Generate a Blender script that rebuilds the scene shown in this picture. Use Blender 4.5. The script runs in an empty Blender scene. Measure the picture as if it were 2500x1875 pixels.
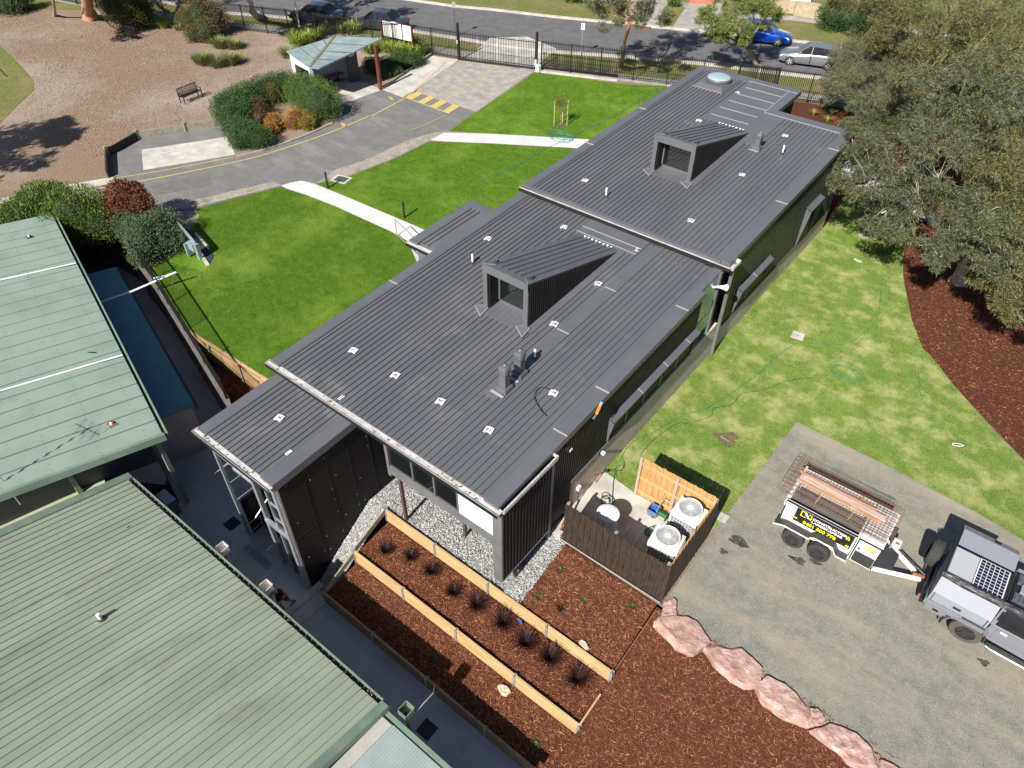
import bpy, bmesh, math, random
import numpy as np
from mathutils import Vector, Matrix
from mathutils.geometry import tessellate_polygon
R = math.radians
PI = math.pi
rng = random.Random(7)
nr = np.random.RandomState(11)
sc = bpy.context.scene
col = sc.collection

# ------------------------------------------------------------------ camera
TH, ROLL, HEAD, FPX, CH = R(43.44272293), R(0.28903579), R(38.12033592), 1760.7, 19.5
_f = np.array([-math.sin(HEAD), math.cos(HEAD), 0.]); _r = np.array([math.cos(HEAD), math.sin(HEAD), 0.]); _u = np.array([0, 0, 1.])
_fw = math.cos(TH)*_f - math.sin(TH)*_u; _up = math.sin(TH)*_f + math.cos(TH)*_u
_cx = math.cos(ROLL)*_r + math.sin(ROLL)*_up; _cy = -math.sin(ROLL)*_r + math.cos(ROLL)*_up
CM = np.array([_cx, -_cy, _fw]); CP = np.array([0, 0, CH])
cam = bpy.data.cameras.new('camera'); co = bpy.data.objects.new('camera', cam); col.objects.link(co)
cam.sensor_width = 36; cam.lens = 36*FPX/2500; cam.clip_end = 1500; cam.clip_start = 0.2
co.matrix_world = Matrix(((_cx[0], _cy[0], -_fw[0], 0), (_cx[1], _cy[1], -_fw[1], 0), (_cx[2], _cy[2], -_fw[2], CH), (0, 0, 0, 1)))
sc.camera = co
sc.render.resolution_x = 1024; sc.render.resolution_y = 768

# ------------------------------------------------------------------ light
w = bpy.data.worlds.new("World"); sc.world = w; w.use_nodes = True
wn = w.node_tree; bg = wn.nodes['Background']
sky = wn.nodes.new('ShaderNodeTexSky'); sky.sky_type = 'NISHITA'; sky.sun_disc = False
sky.sun_elevation = R(41); sky.sun_rotation = R(174.3); sky.altitude = 50; sky.air_density = 1.0; sky.dust_density = 0.6
wn.links.new(sky.outputs[0], bg.inputs[0]); bg.inputs[1].default_value = 0.054
sl = bpy.data.lights.new('sun', 'SUN'); sl.energy = 4.9; sl.angle = R(0.53); sl.color = (1, 0.95, 0.87)
so = bpy.data.objects.new('sun', sl); col.objects.link(so)
so.rotation_euler = Vector((0.1*math.cos(R(41)), -math.cos(R(41)), math.sin(R(41)))).to_track_quat('Z', 'Y').to_euler()
sc.view_settings.view_transform = 'Standard'; sc.view_settings.look = 'None'; sc.view_settings.gamma = 1
sc.view_settings.exposure = 0.64

# ------------------------------------------------------------------ points read off the photograph (2500 px wide), at height z
def P(x, y, z=0.):
    d = CM.T @ np.array([(x-1250)/FPX, (y-937.5)/FPX, 1.]); q = CP + d*((z-CH)/d[2]); return (float(q[0]), float(q[1]), float(z))
def crop(x0, y0, s): return lambda x, y, z=0.: P(x0+x/s, y0+y/s, z)
c = crop(0, 0, 2.458); r = crop(600, 0, 2.765); b = crop(1200, 0, 2.765); d = crop(1800, 0, 2.37); k = crop(0, 420, 2.86)
h = crop(0, 950, 2.37); g = crop(0, 1250, 1.8433); c4 = crop(650, 850, 2.5525); a = crop(700, 420, 2.765); e = crop(1350, 1000, 3.318)
c3 = crop(1300, 450, 2.37); t = crop(1850, 1050, 2.765); n3 = crop(2000, 300, 3.016); v = crop(1150, 1450, 3.687); ov = crop(0, 0, 1/1.1302)
z6 = crop(540, 1180, 4.607); s8 = crop(640, 80, 2.886); z4 = crop(980, 460, 6.506); t2 = crop(1450, 0, 2.765); gr8 = crop(360, 500, 5.29)

# ------------------------------------------------------------------ materials
MATS = {}
def mat(name, c1, c2=None, scale=5., rough=.6, metal=0., detail=4., bump=0., bscale=None, c3_=None, s3=.4, f3=.5, spec=.5, stretch=None, island=None, coat=0., alpha=None, emis=None, contrast=(.35, .65), world=True, w3=.18, sub=0., st3=None):
    m = bpy.data.materials.new(name); m.use_nodes = True; N = m.node_tree; bs = N.nodes['Principled BSDF']; L = N.links.new
    bs.inputs['Roughness'].default_value = rough; bs.inputs['Metallic'].default_value = metal
    bs.inputs['Specular IOR Level'].default_value = spec; bs.inputs['Coat Weight'].default_value = coat; bs.inputs['Coat Roughness'].default_value = .05
    bs.inputs['Base Color'].default_value = (*c1, 1)
    def vec(st):
        gn = N.nodes.new('ShaderNodeNewGeometry') if world else N.nodes.new('ShaderNodeTexCoord')
        o = gn.outputs['Position'] if world else gn.outputs['Object']
        if st:
            mp = N.nodes.new('ShaderNodeMapping'); L(o, mp.inputs[0]); mp.inputs['Scale'].default_value = st; o = mp.outputs[0]
        return o
    def noise(s, dt, st=None, rgh=.55):
        n = N.nodes.new('ShaderNodeTexNoise'); n.inputs['Scale'].default_value = s; n.inputs['Detail'].default_value = dt; n.inputs['Roughness'].default_value = rgh
        L(vec(st), n.inputs['Vector']); return n.outputs['Fac']
    def mix(fac, A, B):
        x = N.nodes.new('ShaderNodeMix'); x.data_type = 'RGBA'; L(fac, x.inputs[0])
        for i, q in ((6, A), (7, B)):
            if isinstance(q, tuple): x.inputs[i].default_value = (*q, 1)
            else: L(q, x.inputs[i])
        return x.outputs[2]
    def ramp(f, lo, hi):
        x = N.nodes.new('ShaderNodeMapRange'); L(f, x.inputs[0]); x.inputs[1].default_value = lo; x.inputs[2].default_value = hi; return x.outputs[0]
    cur = c1
    if c2 is not None:
        if island:
            gi = N.nodes.new('ShaderNodeNewGeometry'); cr = N.nodes.new('ShaderNodeValToRGB'); L(gi.outputs['Random Per Island'], cr.inputs[0])
            cols = [c1, c2] + list(island if isinstance(island, (list, tuple)) else [])
            while len(cr.color_ramp.elements) < len(cols): cr.color_ramp.elements.new(.5)
            for i, q in enumerate(cols):
                cr.color_ramp.elements[i].position = i/(len(cols)-1); cr.color_ramp.elements[i].color = (*q, 1)
            cur = cr.outputs[0]
        else:
            cur = mix(ramp(noise(scale, detail, stretch), *contrast), c1, c2)
    if sub:   # medium sized tonal patches
        mm = ramp(noise(scale*.09, 6, None, .6), .3, .7); x = N.nodes.new('ShaderNodeMix'); x.data_type = 'RGBA'; x.blend_type = 'MULTIPLY'; x.inputs[0].default_value = 1; L(cur, x.inputs[6]); L(mix(mm, (.72, .80, .75), (1.12, 1.08, 1.05)), x.inputs[7]); cur = x.outputs[2]
    if c3_ is not None: cur = mix(ramp(noise(s3, 9, st3, .68), f3, f3+w3), cur, c3_)
    if not isinstance(cur, tuple): L(cur, bs.inputs['Base Color'])
    if bump:
        bn = N.nodes.new('ShaderNodeBump'); bn.inputs['Strength'].default_value = 1; bn.inputs['Distance'].default_value = bump
        L(noise(bscale or scale, 5, stretch, .65), bn.inputs['Height']); L(bn.outputs[0], bs.inputs['Normal'])
    if emis: bs.inputs['Emission Color'].default_value = (*emis, 1); bs.inputs['Emission Strength'].default_value = 1
    MATS[name] = m; return m
def mnode(m): return m.node_tree.nodes, m.node_tree.links.new, m.node_tree.nodes['Principled BSDF']

grass_l = mat('lawn grass lush', (.062, .140, .014), (.165, .285, .034), 26, .95, bump=.03, bscale=45, c3_=(.25, .36, .055), s3=.3, f3=.48, spec=.05, detail=6, contrast=(.34, .66), w3=.3, sub=.8)
grass_r = mat('lawn grass patchy', (.098, .175, .030), (.27, .36, .085), 24, .95, bump=.03, bscale=45, c3_=(.50, .48, .22), s3=.9, f3=.47, spec=.05, detail=6, contrast=(.34, .66), w3=.26, sub=.8)
verge = mat('dry verge grass', (.10, .13, .035), (.21, .21, .07), 6, .95, bump=.04, bscale=20, c3_=(.25, .19, .10), s3=.5, f3=.48, spec=.1, detail=8)
dirt = mat('dry ground litter', (.19, .125, .08), (.31, .235, .175), 9, .95, bump=.05, bscale=14, c3_=(.38, .335, .29), s3=.09, f3=.46, w3=.25, spec=.1, detail=9, contrast=(.3, .7))
asph_drive = mat('worn driveway asphalt', (.15, .145, .145), (.20, .193, .188), 1.4, .9, bump=.012, bscale=60, c3_=(.26, .25, .235), s3=.5, f3=.52, st3=(.5, 1.4, 1), spec=.25, detail=10, contrast=(.25, .75))
asph_road = mat('street asphalt', (.115, .114, .118), (.15, .148, .15), 1.2, .9, bump=.01, bscale=50, spec=.25, detail=10)
asph_yard = mat('gritty yard surface', (.19, .18, .165), (.41, .385, .34), 28.0, .95, bump=.035, bscale=55, c3_=(.42, .37, .28), s3=.5, f3=.46, spec=.2, detail=5, contrast=(.25, .75), sub=.9, w3=.26, st3=(.35, 1.5, 1))
conc_white = mat('new white concrete', (.54, .535, .53), (.63, .625, .62), 1.2, .85, bump=.006, bscale=30, detail=6)
conc_old = mat('weathered concrete', (.27, .25, .225), (.40, .375, .34), 1.6, .9, bump=.01, bscale=40, c3_=(.20, .185, .165), s3=.6, f3=.55, detail=9)
conc_court = mat('courtyard concrete', (.40, .405, .41), (.50, .50, .495), 1.0, .7, bump=.004, bscale=20, c3_=(.30, .30, .305), s3=.5, f3=.56, detail=8)
conc_slab = mat('pale slab concrete', (.40, .375, .345), (.58, .55, .50), 1.3, .85, bump=.006, bscale=30, c3_=(.33, .30, .27), s3=.8, f3=.57, detail=8)
mulch_m = mat('bark mulch base', (.055, .020, .012), (.18, .064, .036), 38, .95, bump=.06, bscale=45, spec=.15, detail=6, contrast=(.4, .6))
chip_m = mat('bark chips', (.08, .026, .014), (.19, .07, .036), rough=.8, island=[(.10, .032, .018), (.30, .105, .052), (.15, .048, .026), (.24, .082, .042), (.46, .23, .11), (.12, .04, .022), (.27, .10, .05), (.09, .035, .022)], spec=.3)
gravel_m = mat('grey gravel base', (.20, .20, .20), (.48, .47, .46), 45, .95, bump=.06, bscale=50, detail=4, contrast=(.42, .58))
pebble_m = mat('gravel stones', (.24, .24, .24), (.48, .475, .46), rough=.85, island=[(.14, .14, .15), (.36, .355, .35), (.62, .61, .59)])
apr_m = mat('pale grey apron', (.40, .39, .35), (.48, .46, .41), 3, .8)
ystone = mat('yard grit stones', (.20, .20, .19), (.4, .39, .37), rough=.9, island=[(.12, .12, .12), (.30, .29, .27), (.46, .44, .41)])
ylw = mat('worn yellow paint', (.62, .47, .12), (.45, .37, .17), 6, .8, detail=8)
roof_m = mat('charcoal steel sheeting', (.105, .111, .125), (.126, .131, .144), .9, .45, metal=.0, spec=.5, detail=8, stretch=(1, .25, 1), c3_=(.185, .19, .198), s3=.5, f3=.57)
flash_m = mat('charcoal flashing', (.108, .114, .127), (.125, .130, .143), .7, .40, spec=.5, detail=6)
flash_l = mat('zinc grey flashing', (.125, .128, .13), (.16, .16, .16), 1.2, .45, spec=.5, detail=6)
clad_m = mat('black ribbed cladding', (.020, .019, .019), (.028, .026, .026), 2, .5, spec=.3)
panel_m = mat('black panel', (.013, .012, .012), (.018, .016, .016), 1.2, .6, spec=.22, detail=6)
gutter_w = mat('galvanised gutter', (.55, .52, .49), (.72, .70, .68), 3, .5, metal=.25, c3_=(.30, .22, .17), s3=2.2, f3=.58)
sealant = mat('pale sealant', (.36, .355, .34), rough=.7)
steel_m = mat('galvanised steel', (.42, .47, .50), (.58, .62, .64), 6, .38, metal=.6, detail=6)
brick_m = mat('grey block', (.25, .215, .185), rough=.9)
N_, L_, B_ = mnode(brick_m)
br = N_.new('ShaderNodeTexBrick'); gp = N_.new('ShaderNodeNewGeometry'); sp = N_.new('ShaderNodeSeparateXYZ'); ad = N_.new('ShaderNodeMath'); cb = N_.new('ShaderNodeCombineXYZ')
L_(gp.outputs['Position'], sp.inputs[0]); L_(sp.outputs[0], ad.inputs[0]); L_(sp.outputs[1], ad.inputs[1]); L_(ad.outputs[0], cb.inputs[0]); L_(sp.outputs[2], cb.inputs[1]); L_(cb.outputs[0], br.inputs[0])
br.inputs['Color1'].default_value = (.55, .46, .37, 1); br.inputs['Color2'].default_value = (.45, .375, .30, 1); br.inputs['Mortar'].default_value = (.62, .56, .50, 1)
br.inputs['Scale'].default_value = 1; br.inputs['Brick Width'].default_value = .40; br.inputs['Row Height'].default_value = .20; br.inputs['Mortar Size'].default_value = .012
L_(br.outputs[0], B_.inputs['Base Color'])
green_near = mat('pale green roof paint', (.275, .325, .25), (.345, .39, .305), 1.1, .5, detail=10, stretch=(1, .22, .22), c3_=(.19, .21, .155), s3=.7, f3=.54, w3=.25, st3=(1.6, .45, 1))
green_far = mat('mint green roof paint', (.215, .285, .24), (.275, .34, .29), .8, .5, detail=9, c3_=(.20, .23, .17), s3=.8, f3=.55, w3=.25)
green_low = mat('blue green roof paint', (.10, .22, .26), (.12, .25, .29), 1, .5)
green_trim = mat('green trim paint', (.15, .21, .165), (.20, .26, .21), 2, .45)
pale_roof = mat('pale aqua corrugated', (.31, .38, .36), (.38, .45, .43), 1.6, .45, detail=7)
render_pink = mat('pale rendered wall', (.40, .345, .34), (.46, .40, .39), .8, .9)
darkwall = mat('shade darkened navy sheeting', (.014, .017, .03), (.02, .024, .04), 2, .5)  # base colour darkened to stand for shade in the recess under the eave
white_m = mat('white paint', (.80, .80, .80), rough=.4)
white_p = mat('white plastic', (.82, .82, .80), rough=.35)
black_m = mat('black metal', (.018, .018, .02), rough=.4)
dark_r = mat('black rubber', (.028, .027, .027), (.05, .048, .045), 30, .85)
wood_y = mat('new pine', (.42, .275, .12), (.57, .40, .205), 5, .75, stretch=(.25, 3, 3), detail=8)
wood_side = mat('treated pine dark', (.22, .17, .10), (.33, .26, .16), 5, .8, detail=8)  # darker pine tone for the lowest sleeper wall
wood_pal = mat('orange pine palings', (.42, .235, .08), (.56, .34, .14), 7, .7, stretch=(3, 3, .4), detail=8, c3_=(.62, .42, .2), s3=3, f3=.6)
wood_dark = mat('dark stained palings', (.020, .013, .009), (.055, .037, .025), 6, .75, stretch=(4, 4, .5), detail=8)
wood_old = mat('grey weathered timber', (.20, .185, .14), (.30, .28, .22), 6, .9, detail=8)
glass_m = mat('dark window glass', (.008, .012, .011), rough=.015, spec=.5); glass_m.node_tree.nodes['Principled BSDF'].inputs['IOR'].default_value = 2.4
glass_d = mat('black window glass', (.004, .005, .005), rough=.35, spec=.1)
glass_t = mat('teal window glass', (.11, .25, .28), rough=.03, spec=.9, coat=.5)
rust_m = mat('rusty steel', (.15, .062, .030), (.27, .115, .05), 20, .85)
rock_m = mat('pink sandstone', (.34, .19, .155), (.50, .34, .295), 4, .9, bump=.09, bscale=4, detail=10, c3_=(.68, .55, .50), s3=2.2, f3=.55)
rock_w = mat('cream stone', (.45, .38, .28), (.62, .56, .44), 8, .9, bump=.04, bscale=12)

# ------------------------------------------------------------------ mesh helpers
OFF = {}
class MB:
    def __init__(s): s.v = []; s.f = []
    def add(s, vs, fs):
        o = len(s.v); s.v += [tuple(map(float, q)) for q in vs]; s.f += [tuple(i+o for i in q) for q in fs]; return s
    def box(s, x0, x1, y0, y1, z0, z1):
        return s.hexa([(x0, y0, z0), (x1, y0, z0), (x1, y1, z0), (x0, y1, z0)], [(x0, y0, z1), (x1, y0, z1), (x1, y1, z1), (x0, y1, z1)])
    def hexa(s, lo, hi):
        n = len(lo); return s.add(list(lo)+list(hi), [tuple(range(n-1, -1, -1)), tuple(range(n, 2*n))]+[(i, (i+1) % n, n+(i+1) % n, n+i) for i in range(n)])
    def obox(s, p, q, wd, ht, up=(0, 0, 1)):
        p = Vector(p); q = Vector(q); dr = (q-p).normalized(); upv = Vector(up)
        sd = dr.cross(upv)
        if sd.length < 1e-4: sd = dr.cross(Vector((1, 0, 0)))
        sd.normalize(); u2 = sd.cross(dr).normalized(); sd *= wd/2; u2 *= ht/2
        return s.hexa([p-sd-u2, p+sd-u2, p+sd+u2, p-sd+u2], [q-sd-u2, q+sd-u2, q+sd+u2, q-sd+u2])
    def prism(s, poly, z0, z1): 
        if sum(poly[i][0]*poly[(i+1) % len(poly)][1]-poly[(i+1) % len(poly)][0]*poly[i][1] for i in range(len(poly))) < 0: poly = poly[::-1]
        return s.hexa([(q[0], q[1], z0) for q in poly], [(q[0], q[1], z1) for q in poly])
    def tube(s, pts, rad, n=6, cap=True):
        pts = [Vector(q) for q in pts]; rr = rad if isinstance(rad, (list, tuple)) else [rad]*len(pts); vs = []; fs = []
        prev = None
        for i, q in enumerate(pts):
            dr = (pts[min(i+1, len(pts)-1)]-pts[max(i-1, 0)]); dr = dr.normalized() if dr.length > 1e-9 else Vector((0, 0, 1))
            if prev is None: x = dr.orthogonal().normalized()
            else:
                x = prev-dr*prev.dot(dr); x = x.normalized() if x.length > 1e-5 else dr.orthogonal().normalized()
            prev = x; y = dr.cross(x)
            vs += [q+(x*math.cos(2*PI*j/n)+y*math.sin(2*PI*j/n))*rr[i] for j in range(n)]
        for i in range(len(pts)-1):
            for j in range(n): fs.append((i*n+j, i*n+(j+1) % n, (i+1)*n+(j+1) % n, (i+1)*n+j))
        if cap: fs += [tuple(range(n-1, -1, -1)), tuple(range((len(pts)-1)*n, len(pts)*n))]
        return s.add(vs, fs)
    def lathe(s, prof, cx, cy, n=24, axis='z', cz=0., capit=True):
        vs = []; fs = []
        for (q, z) in prof:
            for j in range(n):
                A = 2*PI*j/n
                if axis == 'z': vs.append((cx+q*math.cos(A), cy+q*math.sin(A), z+cz))
                elif axis == 'y': vs.append((cx+q*math.cos(A), cy+z, cz+q*math.sin(A)))
                else: vs.append((cx+z, cy+q*math.cos(A), cz+q*math.sin(A)))
        m = len(prof)
        for i in range(m-1):
            for j in range(n): fs.append((i*n+j, i*n+(j+1) % n, (i+1)*n+(j+1) % n, (i+1)*n+j))
        if capit: fs += [tuple(range(n-1, -1, -1)), tuple(range((m-1)*n, m*n))]
        return s.add(vs, fs)
    def build(s, name, m, parent=None, smooth=False, bevel=0., local=False):
        me = bpy.data.meshes.new(name)
        off = Vector((0, 0, 0)) if (parent is None or local) else OFF[parent.name]
        me.from_pydata([(q[0]-off[0], q[1]-off[1], q[2]-off[2]) for q in s.v], [], s.f)
        bm = bmesh.new(); bm.from_mesh(me); bmesh.ops.recalc_face_normals(bm, faces=bm.faces); bm.to_mesh(me); bm.free()
        for i in (m if isinstance(m, list) else [m]): me.materials.append(i)
        if smooth:
            for p_ in me.polygons: p_.use_smooth = True
        o = bpy.data.objects.new(name, me); col.objects.link(o)
        if parent: o.parent = parent
        OFF[o.name] = off if parent else Vector((0, 0, 0))
        if bevel:
            bv = o.modifiers.new('bevel', 'BEVEL'); bv.width = bevel; bv.segments = 2; bv.limit_method = 'ANGLE'
        return o
def tag(o, label, cat, group=None):
    o['label'] = label; o['category'] = cat
    if group: o['group'] = group
    return o
def thing(name, loc, label, cat, group=None, rz=0.):
    o = bpy.data.objects.new(name, None); col.objects.link(o); o.location = loc; o.rotation_euler[2] = rz; o.empty_display_size = .2
    OFF[o.name] = Vector(loc); return tag(o, label, cat, group)
def kids(o): return [x for x in col.objects if x.parent == o]
def dup(o, loc, label, rz=None, group=None, scale=None):
    def cp(x, par):
        q = x.copy(); col.objects.link(q); q.parent = par; OFF[q.name] = Vector(loc)
        for y in kids(x): cp(y, q)
        return q
    q = cp(o, None); q.location = loc
    if rz is not None: q.rotation_euler[2] = rz
    if scale: q.scale = (scale,)*3
    q['label'] = label
    if group: q['group'] = group
    return q
def struct(o, kind='structure'): o['kind'] = kind; return o
def sheet(name, poly, z, m, holes=()):
    loops = [[Vector((q[0], q[1], 0)) for q in poly]]+[[Vector((q[0], q[1], 0)) for q in hh] for hh in holes]
    tri = tessellate_polygon(loops); vs = [(q[0], q[1], z) for lp in loops for q in lp]
    mb = MB(); mb.add(vs, [tuple(q) for q in tri]); o = mb.build(name, m)
    me = o.data
    if me.polygons and sum(p_.normal.z for p_ in me.polygons) < 0: me.flip_normals()
    return struct(o)
def smooth_path(pts, n=8):
    pts = [Vector(q) for q in pts]; out = []
    for i in range(len(pts)-1):
        p0 = pts[max(i-1, 0)]; p1 = pts[i]; p2 = pts[i+1]; p3 = pts[min(i+2, len(pts)-1)]
        for j in range(n):
            u = j/n; out.append(.5*((2*p1)+(-p0+p2)*u+(2*p0-5*p1+4*p2-p3)*u*u+(-p0+3*p1-3*p2+p3)*u**3))
    out.append(pts[-1]); return out
def ribbon(mb, pts, wd, z, z1=None):
    pts = [Vector((q[0], q[1], 0)) for q in pts]; L = []; Rr = []
    for i, q in enumerate(pts):
        dr = (pts[min(i+1, len(pts)-1)]-pts[max(i-1, 0)]).normalized(); nn = Vector((-dr.y, dr.x, 0))*wd/2; L.append(q+nn); Rr.append(q-nn)
    for i in range(len(pts)-1):
        if z1 is None: mb.add([(L[i].x, L[i].y, z), (Rr[i].x, Rr[i].y, z), (Rr[i+1].x, Rr[i+1].y, z), (L[i+1].x, L[i+1].y, z)], [(0, 1, 2, 3)])
        else: mb.hexa([(q.x, q.y, z) for q in (L[i], Rr[i], Rr[i+1], L[i+1])], [(q.x, q.y, z1) for q in (L[i], Rr[i], Rr[i+1], L[i+1])])
    return mb

def parts_of(mb):   # split a builder into its separate pieces
    n = len(mb.v); pr = list(range(n))
    def fd(i):
        while pr[i] != i: pr[i] = pr[pr[i]]; i = pr[i]
        return i
    for f_ in mb.f:
        for q in f_[1:]: pr[fd(q)] = fd(f_[0])
    gs = {}
    for f_ in mb.f: gs.setdefault(fd(f_[0]), []).append(f_)
    out = []
    for fs in gs.values():
        ids = sorted({i for f_ in fs for i in f_}); mp = {i: j for j, i in enumerate(ids)}; m_ = MB(); m_.v = [mb.v[i] for i in ids]; m_.f = [tuple(mp[i] for i in f_) for f_ in fs]; out.append(m_)
    return out
def each(mb, name, m, parent=None, **kw): return [q.build(name, m, parent, **kw) for q in parts_of(mb)]

# ================================================================== GROUND
fence_line = [(-110, 14.5), (-66, 31.5), (-55.4, 35.4), (-51.7, 36.95), (-39.9, 40.9)]
hole = [(-36.6, 12.95), (-32.5, 11.95), (-25.57, 10.12), (-20.7, 10.25), (-20.7, 10.4), (-13.1, 10.4), (-13.1, 13), (-7.45, 13), (-7.45, 11.5), (-3.25, 11.42), (-2.9, 11.3), (0, 11.25), (3.4, 10.95), (6.5, 10.6), (40, 8.5), (40, -45), (-36.6, -45)]
sheet('ground', [(-400, -350), (400, -350), (400, 450), (-400, 450)], 0, dirt, [hole])
sheet('courtyard', [(-90, 13.2), (-13.2, 13.2), (-13.2, 6.2), (20, 6.2), (20, -45), (-90, -45)], -2.3, conc_court)
# lawns
sheet('lawn', [c(1170, 1255), c(1400, 1190), c(1690, 1122), r(240, 1262), a(0, 113), a(330, 232), a(700, 400), a(820, 470), (-16.6, 17.5), (-16.6, 10.42), (-20.72, 10.36), (-25.55, 10.2), (-30, 11.45), (-31.6, 12.1), k(1040, 690), k(1140, 620), k(1260, 520), k(1390, 300)], .006, grass_l)
sheet('lawn', [r(470, 1245), r(700, 1190), r(1000, 1075), r(1240, 957), b(0, 972), b(580, 1005), (-16.5, 26), (-16.5, 19.5), a(930, 395), r(700, 1335), r(430, 1240)], .006, grass_l)
sheet('lawn', [r(1375, 885), r(1550, 762), r(1750, 630), r(1950, 490), b(300, 490), b(560, 520), b(850, 565), b(1180, 582), (-16.5, 42), (-16.5, 30), b(650, 942), b(0, 903)], .006, grass_l)
lawnR = [(-7.46, 14.7), (-7.46, 36.5), (-7.7, 38.9), n3(250, 500), n3(560, 640), n3(740, 760), n3(700, 830), n3(640, 900), n3(615, 1000), n3(620, 1150), n3(680, 1450), n3(760, 1659), P(2272, 870), P(2330, 945), P(2390, 1010), P(2440, 1065), P(2500, 1125), (6.5, 22.6), (6.5, 20.62), (4.7, 20.72), t(1797, 745), t(1450, 540), t(850, 230), t(400, 10), (-3.13, 21.2), (-3.28, 15.0), (-3.5, 14.62), (-6.1, 14.5)]
sheet('lawn', lawnR, .006, grass_r)
# driveway, aprons
sheet('driveway', [c(-300, 1290), c(0, 1232), c(560, 1127), c(690, 1100), c(668, 900), c(830, 810), c(1350, 755), c(1410, 940), c(1480, 935), c(1620, 890), c(2000, 745), c(2010, 640), r(615, 690), r(920, 605), r(1062, 662), r(1110, 627), r(1555, 757), r(1470, 815), r(1340, 900), r(1240, 957), r(1000, 1075), r(850, 1132), r(480, 1242), r(430, 1238), r(380, 1226), r(240, 1260), c(1690, 1120), c(1170, 1262), c(980, 1280), c(600, 1420), c(-300, 1550)], .010, asph_drive)
sheet('concrete_apron', [r(1440, 408), r(1950, 478), r(1555, 757), r(1150, 622), r(1170, 590)], .014, conc_old)
sheet('footpath', [r(1262, 378), r(1440, 404), r(1168, 592), r(1110, 627), r(1060, 660), r(920, 606), r(985, 545), r(1190, 430)], .014, conc_slab)
sheet('footpath', [s8(420, 380), s8(640, 320), s8(790, 380), s8(842, 404), s8(548, 512), s8(440, 400)], .018, conc_slab)
sheet('concrete_slab', [c(850, 900), c(1365, 822), c(1412, 930), c(860, 1022)], .014, conc_slab)
sheet('kerb_strip', [c(-300, 1250), c(350, 1120), c(680, 1062), c(690, 1098), c(560, 1123), c(0, 1228), c(-300, 1285)], .014, conc_slab)
mb = MB(); ribbon(mb, smooth_path([c(1420, 945), c(1600, 900), c(1800, 830), c(1995, 745)]), .14, 0, .10); struct(mb.build('kerb_strip', conc_old))
mb = MB(); ribbon(mb, [s8(845, 400), s8(960, 320), s8(1070, 245), s8(1195, 155)], .14, 0, .16); struct(mb.build('kerb_strip', wood_old))
sheet('grit_edge', [r(1375, 880), r(1240, 950), r(1000, 1070), r(700, 1185), r(480, 1236), r(600, 1150), r(860, 1060), r(1080, 950), r(1250, 900)], .014, mat('pale grit', (.26, .235, .20), (.38, .34, .27), 6, .95, bump=.02, detail=9, c3_=(.17, .16, .15), s3=1.2, f3=.5))
sheet('path', [r(240, 1256), r(300, 1235), r(375, 1222), r(430, 1233), a(200, 85), a(560, 235), a(930, 392), (-17.2, 18.6), (-17.2, 17.2), a(820, 472), a(700, 402), a(330, 235), a(120, 150), a(0, 116)], .022, conc_white)
sheet('path', [r(1245, 948), r(1340, 897), b(0, 905), b(655, 943), (-16.3, 30), (-16.3, 26.5), b(575, 1002), b(0, 970), r(1340, 957)], .022, conc_white)
# line markings
mk = MB()
ribbon(mk, smooth_path([c(-200, 1285), c(0, 1250), c(560, 1140), c(1000, 1060), c(1450, 965), c(1700, 895), c(2000, 790), c(2212, 700), r(840, 790), r(1050, 678), r(1090, 655), r(1200, 558), r(1290, 480), r(1360, 405)]), .10, .026)
ribbon(mk, smooth_path([c(700, 1070), c(1000, 1022), c(1400, 945)]), .08, .026)
ribbon(mk, [r(1355, 668), r(1540, 560), r(1700, 450)], .07, .026); ribbon(mk, [r(1360, 775), r(1200, 850), r(1110, 880)], .05, .026)
A_, B2, C_, D_ = [Vector(q) for q in (r(1155, 622), r(1445, 720), r(1370, 768), r(1080, 660))]
for p_, q_ in ((A_, B2), (D_, C_)): ribbon(mk, [p_, q_], .09, .027)
for i in range(4):
    u0 = i/3.5; u1 = u0+.5/3.5
    pa = A_.lerp(B2, u0); pb = A_.lerp(B2, u1); pc = D_.lerp(C_, u1); pd = D_.lerp(C_, u0)
    mk.add([(q.x, q.y, .0285) for q in (pa, pb, pc, pd)], [(0, 1, 2, 3)])
for q in (r(975, 660), r(985, 672), r(1298, 615), r(655, 838), r(663, 850)): mk.add([(q[0]-.2, q[1]-.08, .026), (q[0]+.2, q[1]-.04, .026), (q[0]+.2, q[1]+.1, .026), (q[0]-.2, q[1]+.06, .026)], [(0, 1, 2, 3)])
struct(mk.build('line_marking', ylw))
# right hand yard and slabs
yard = [(-3.28, 11.42), (-3.28, 14.98), (-3.12, 21.2), t(400, 12), t(850, 232), t(1450, 542), t(1797, 748), (4.7, 20.72), (6.5, 20.6), (60, 18), (60, 7.3), (40, 8.6), (6.5, 10.6), (3.4, 10.95), (0, 11.25), (-2.9, 11.3)]
sheet('yard', yard, .010, asph_yard)
oil = mat('oil stain', (.035, .028, .024), (.10, .085, .07), 6, .6, detail=8)
def blot(cx, cy, rx, ry, rot, z=.014, seed=1):
    q = random.Random(seed); ph = [q.uniform(0, 6) for _ in range(4)]
    return [(cx+(rx*(1+.22*math.sin(3*A+ph[0])+.15*math.sin(5*A+ph[1])+.1*math.sin(9*A+ph[2]))*math.cos(A))*math.cos(rot)-ry*(1+.2*math.sin(4*A+ph[3]))*math.sin(A)*math.sin(rot),
             cy+(rx*math.cos(A))*math.sin(rot)+ry*(1+.25*math.sin(3*A+ph[1])+.12*math.sin(7*A+ph[0]))*math.sin(A)*math.cos(rot)) for A in [2*PI*i/40 for i in range(40)]]
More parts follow.
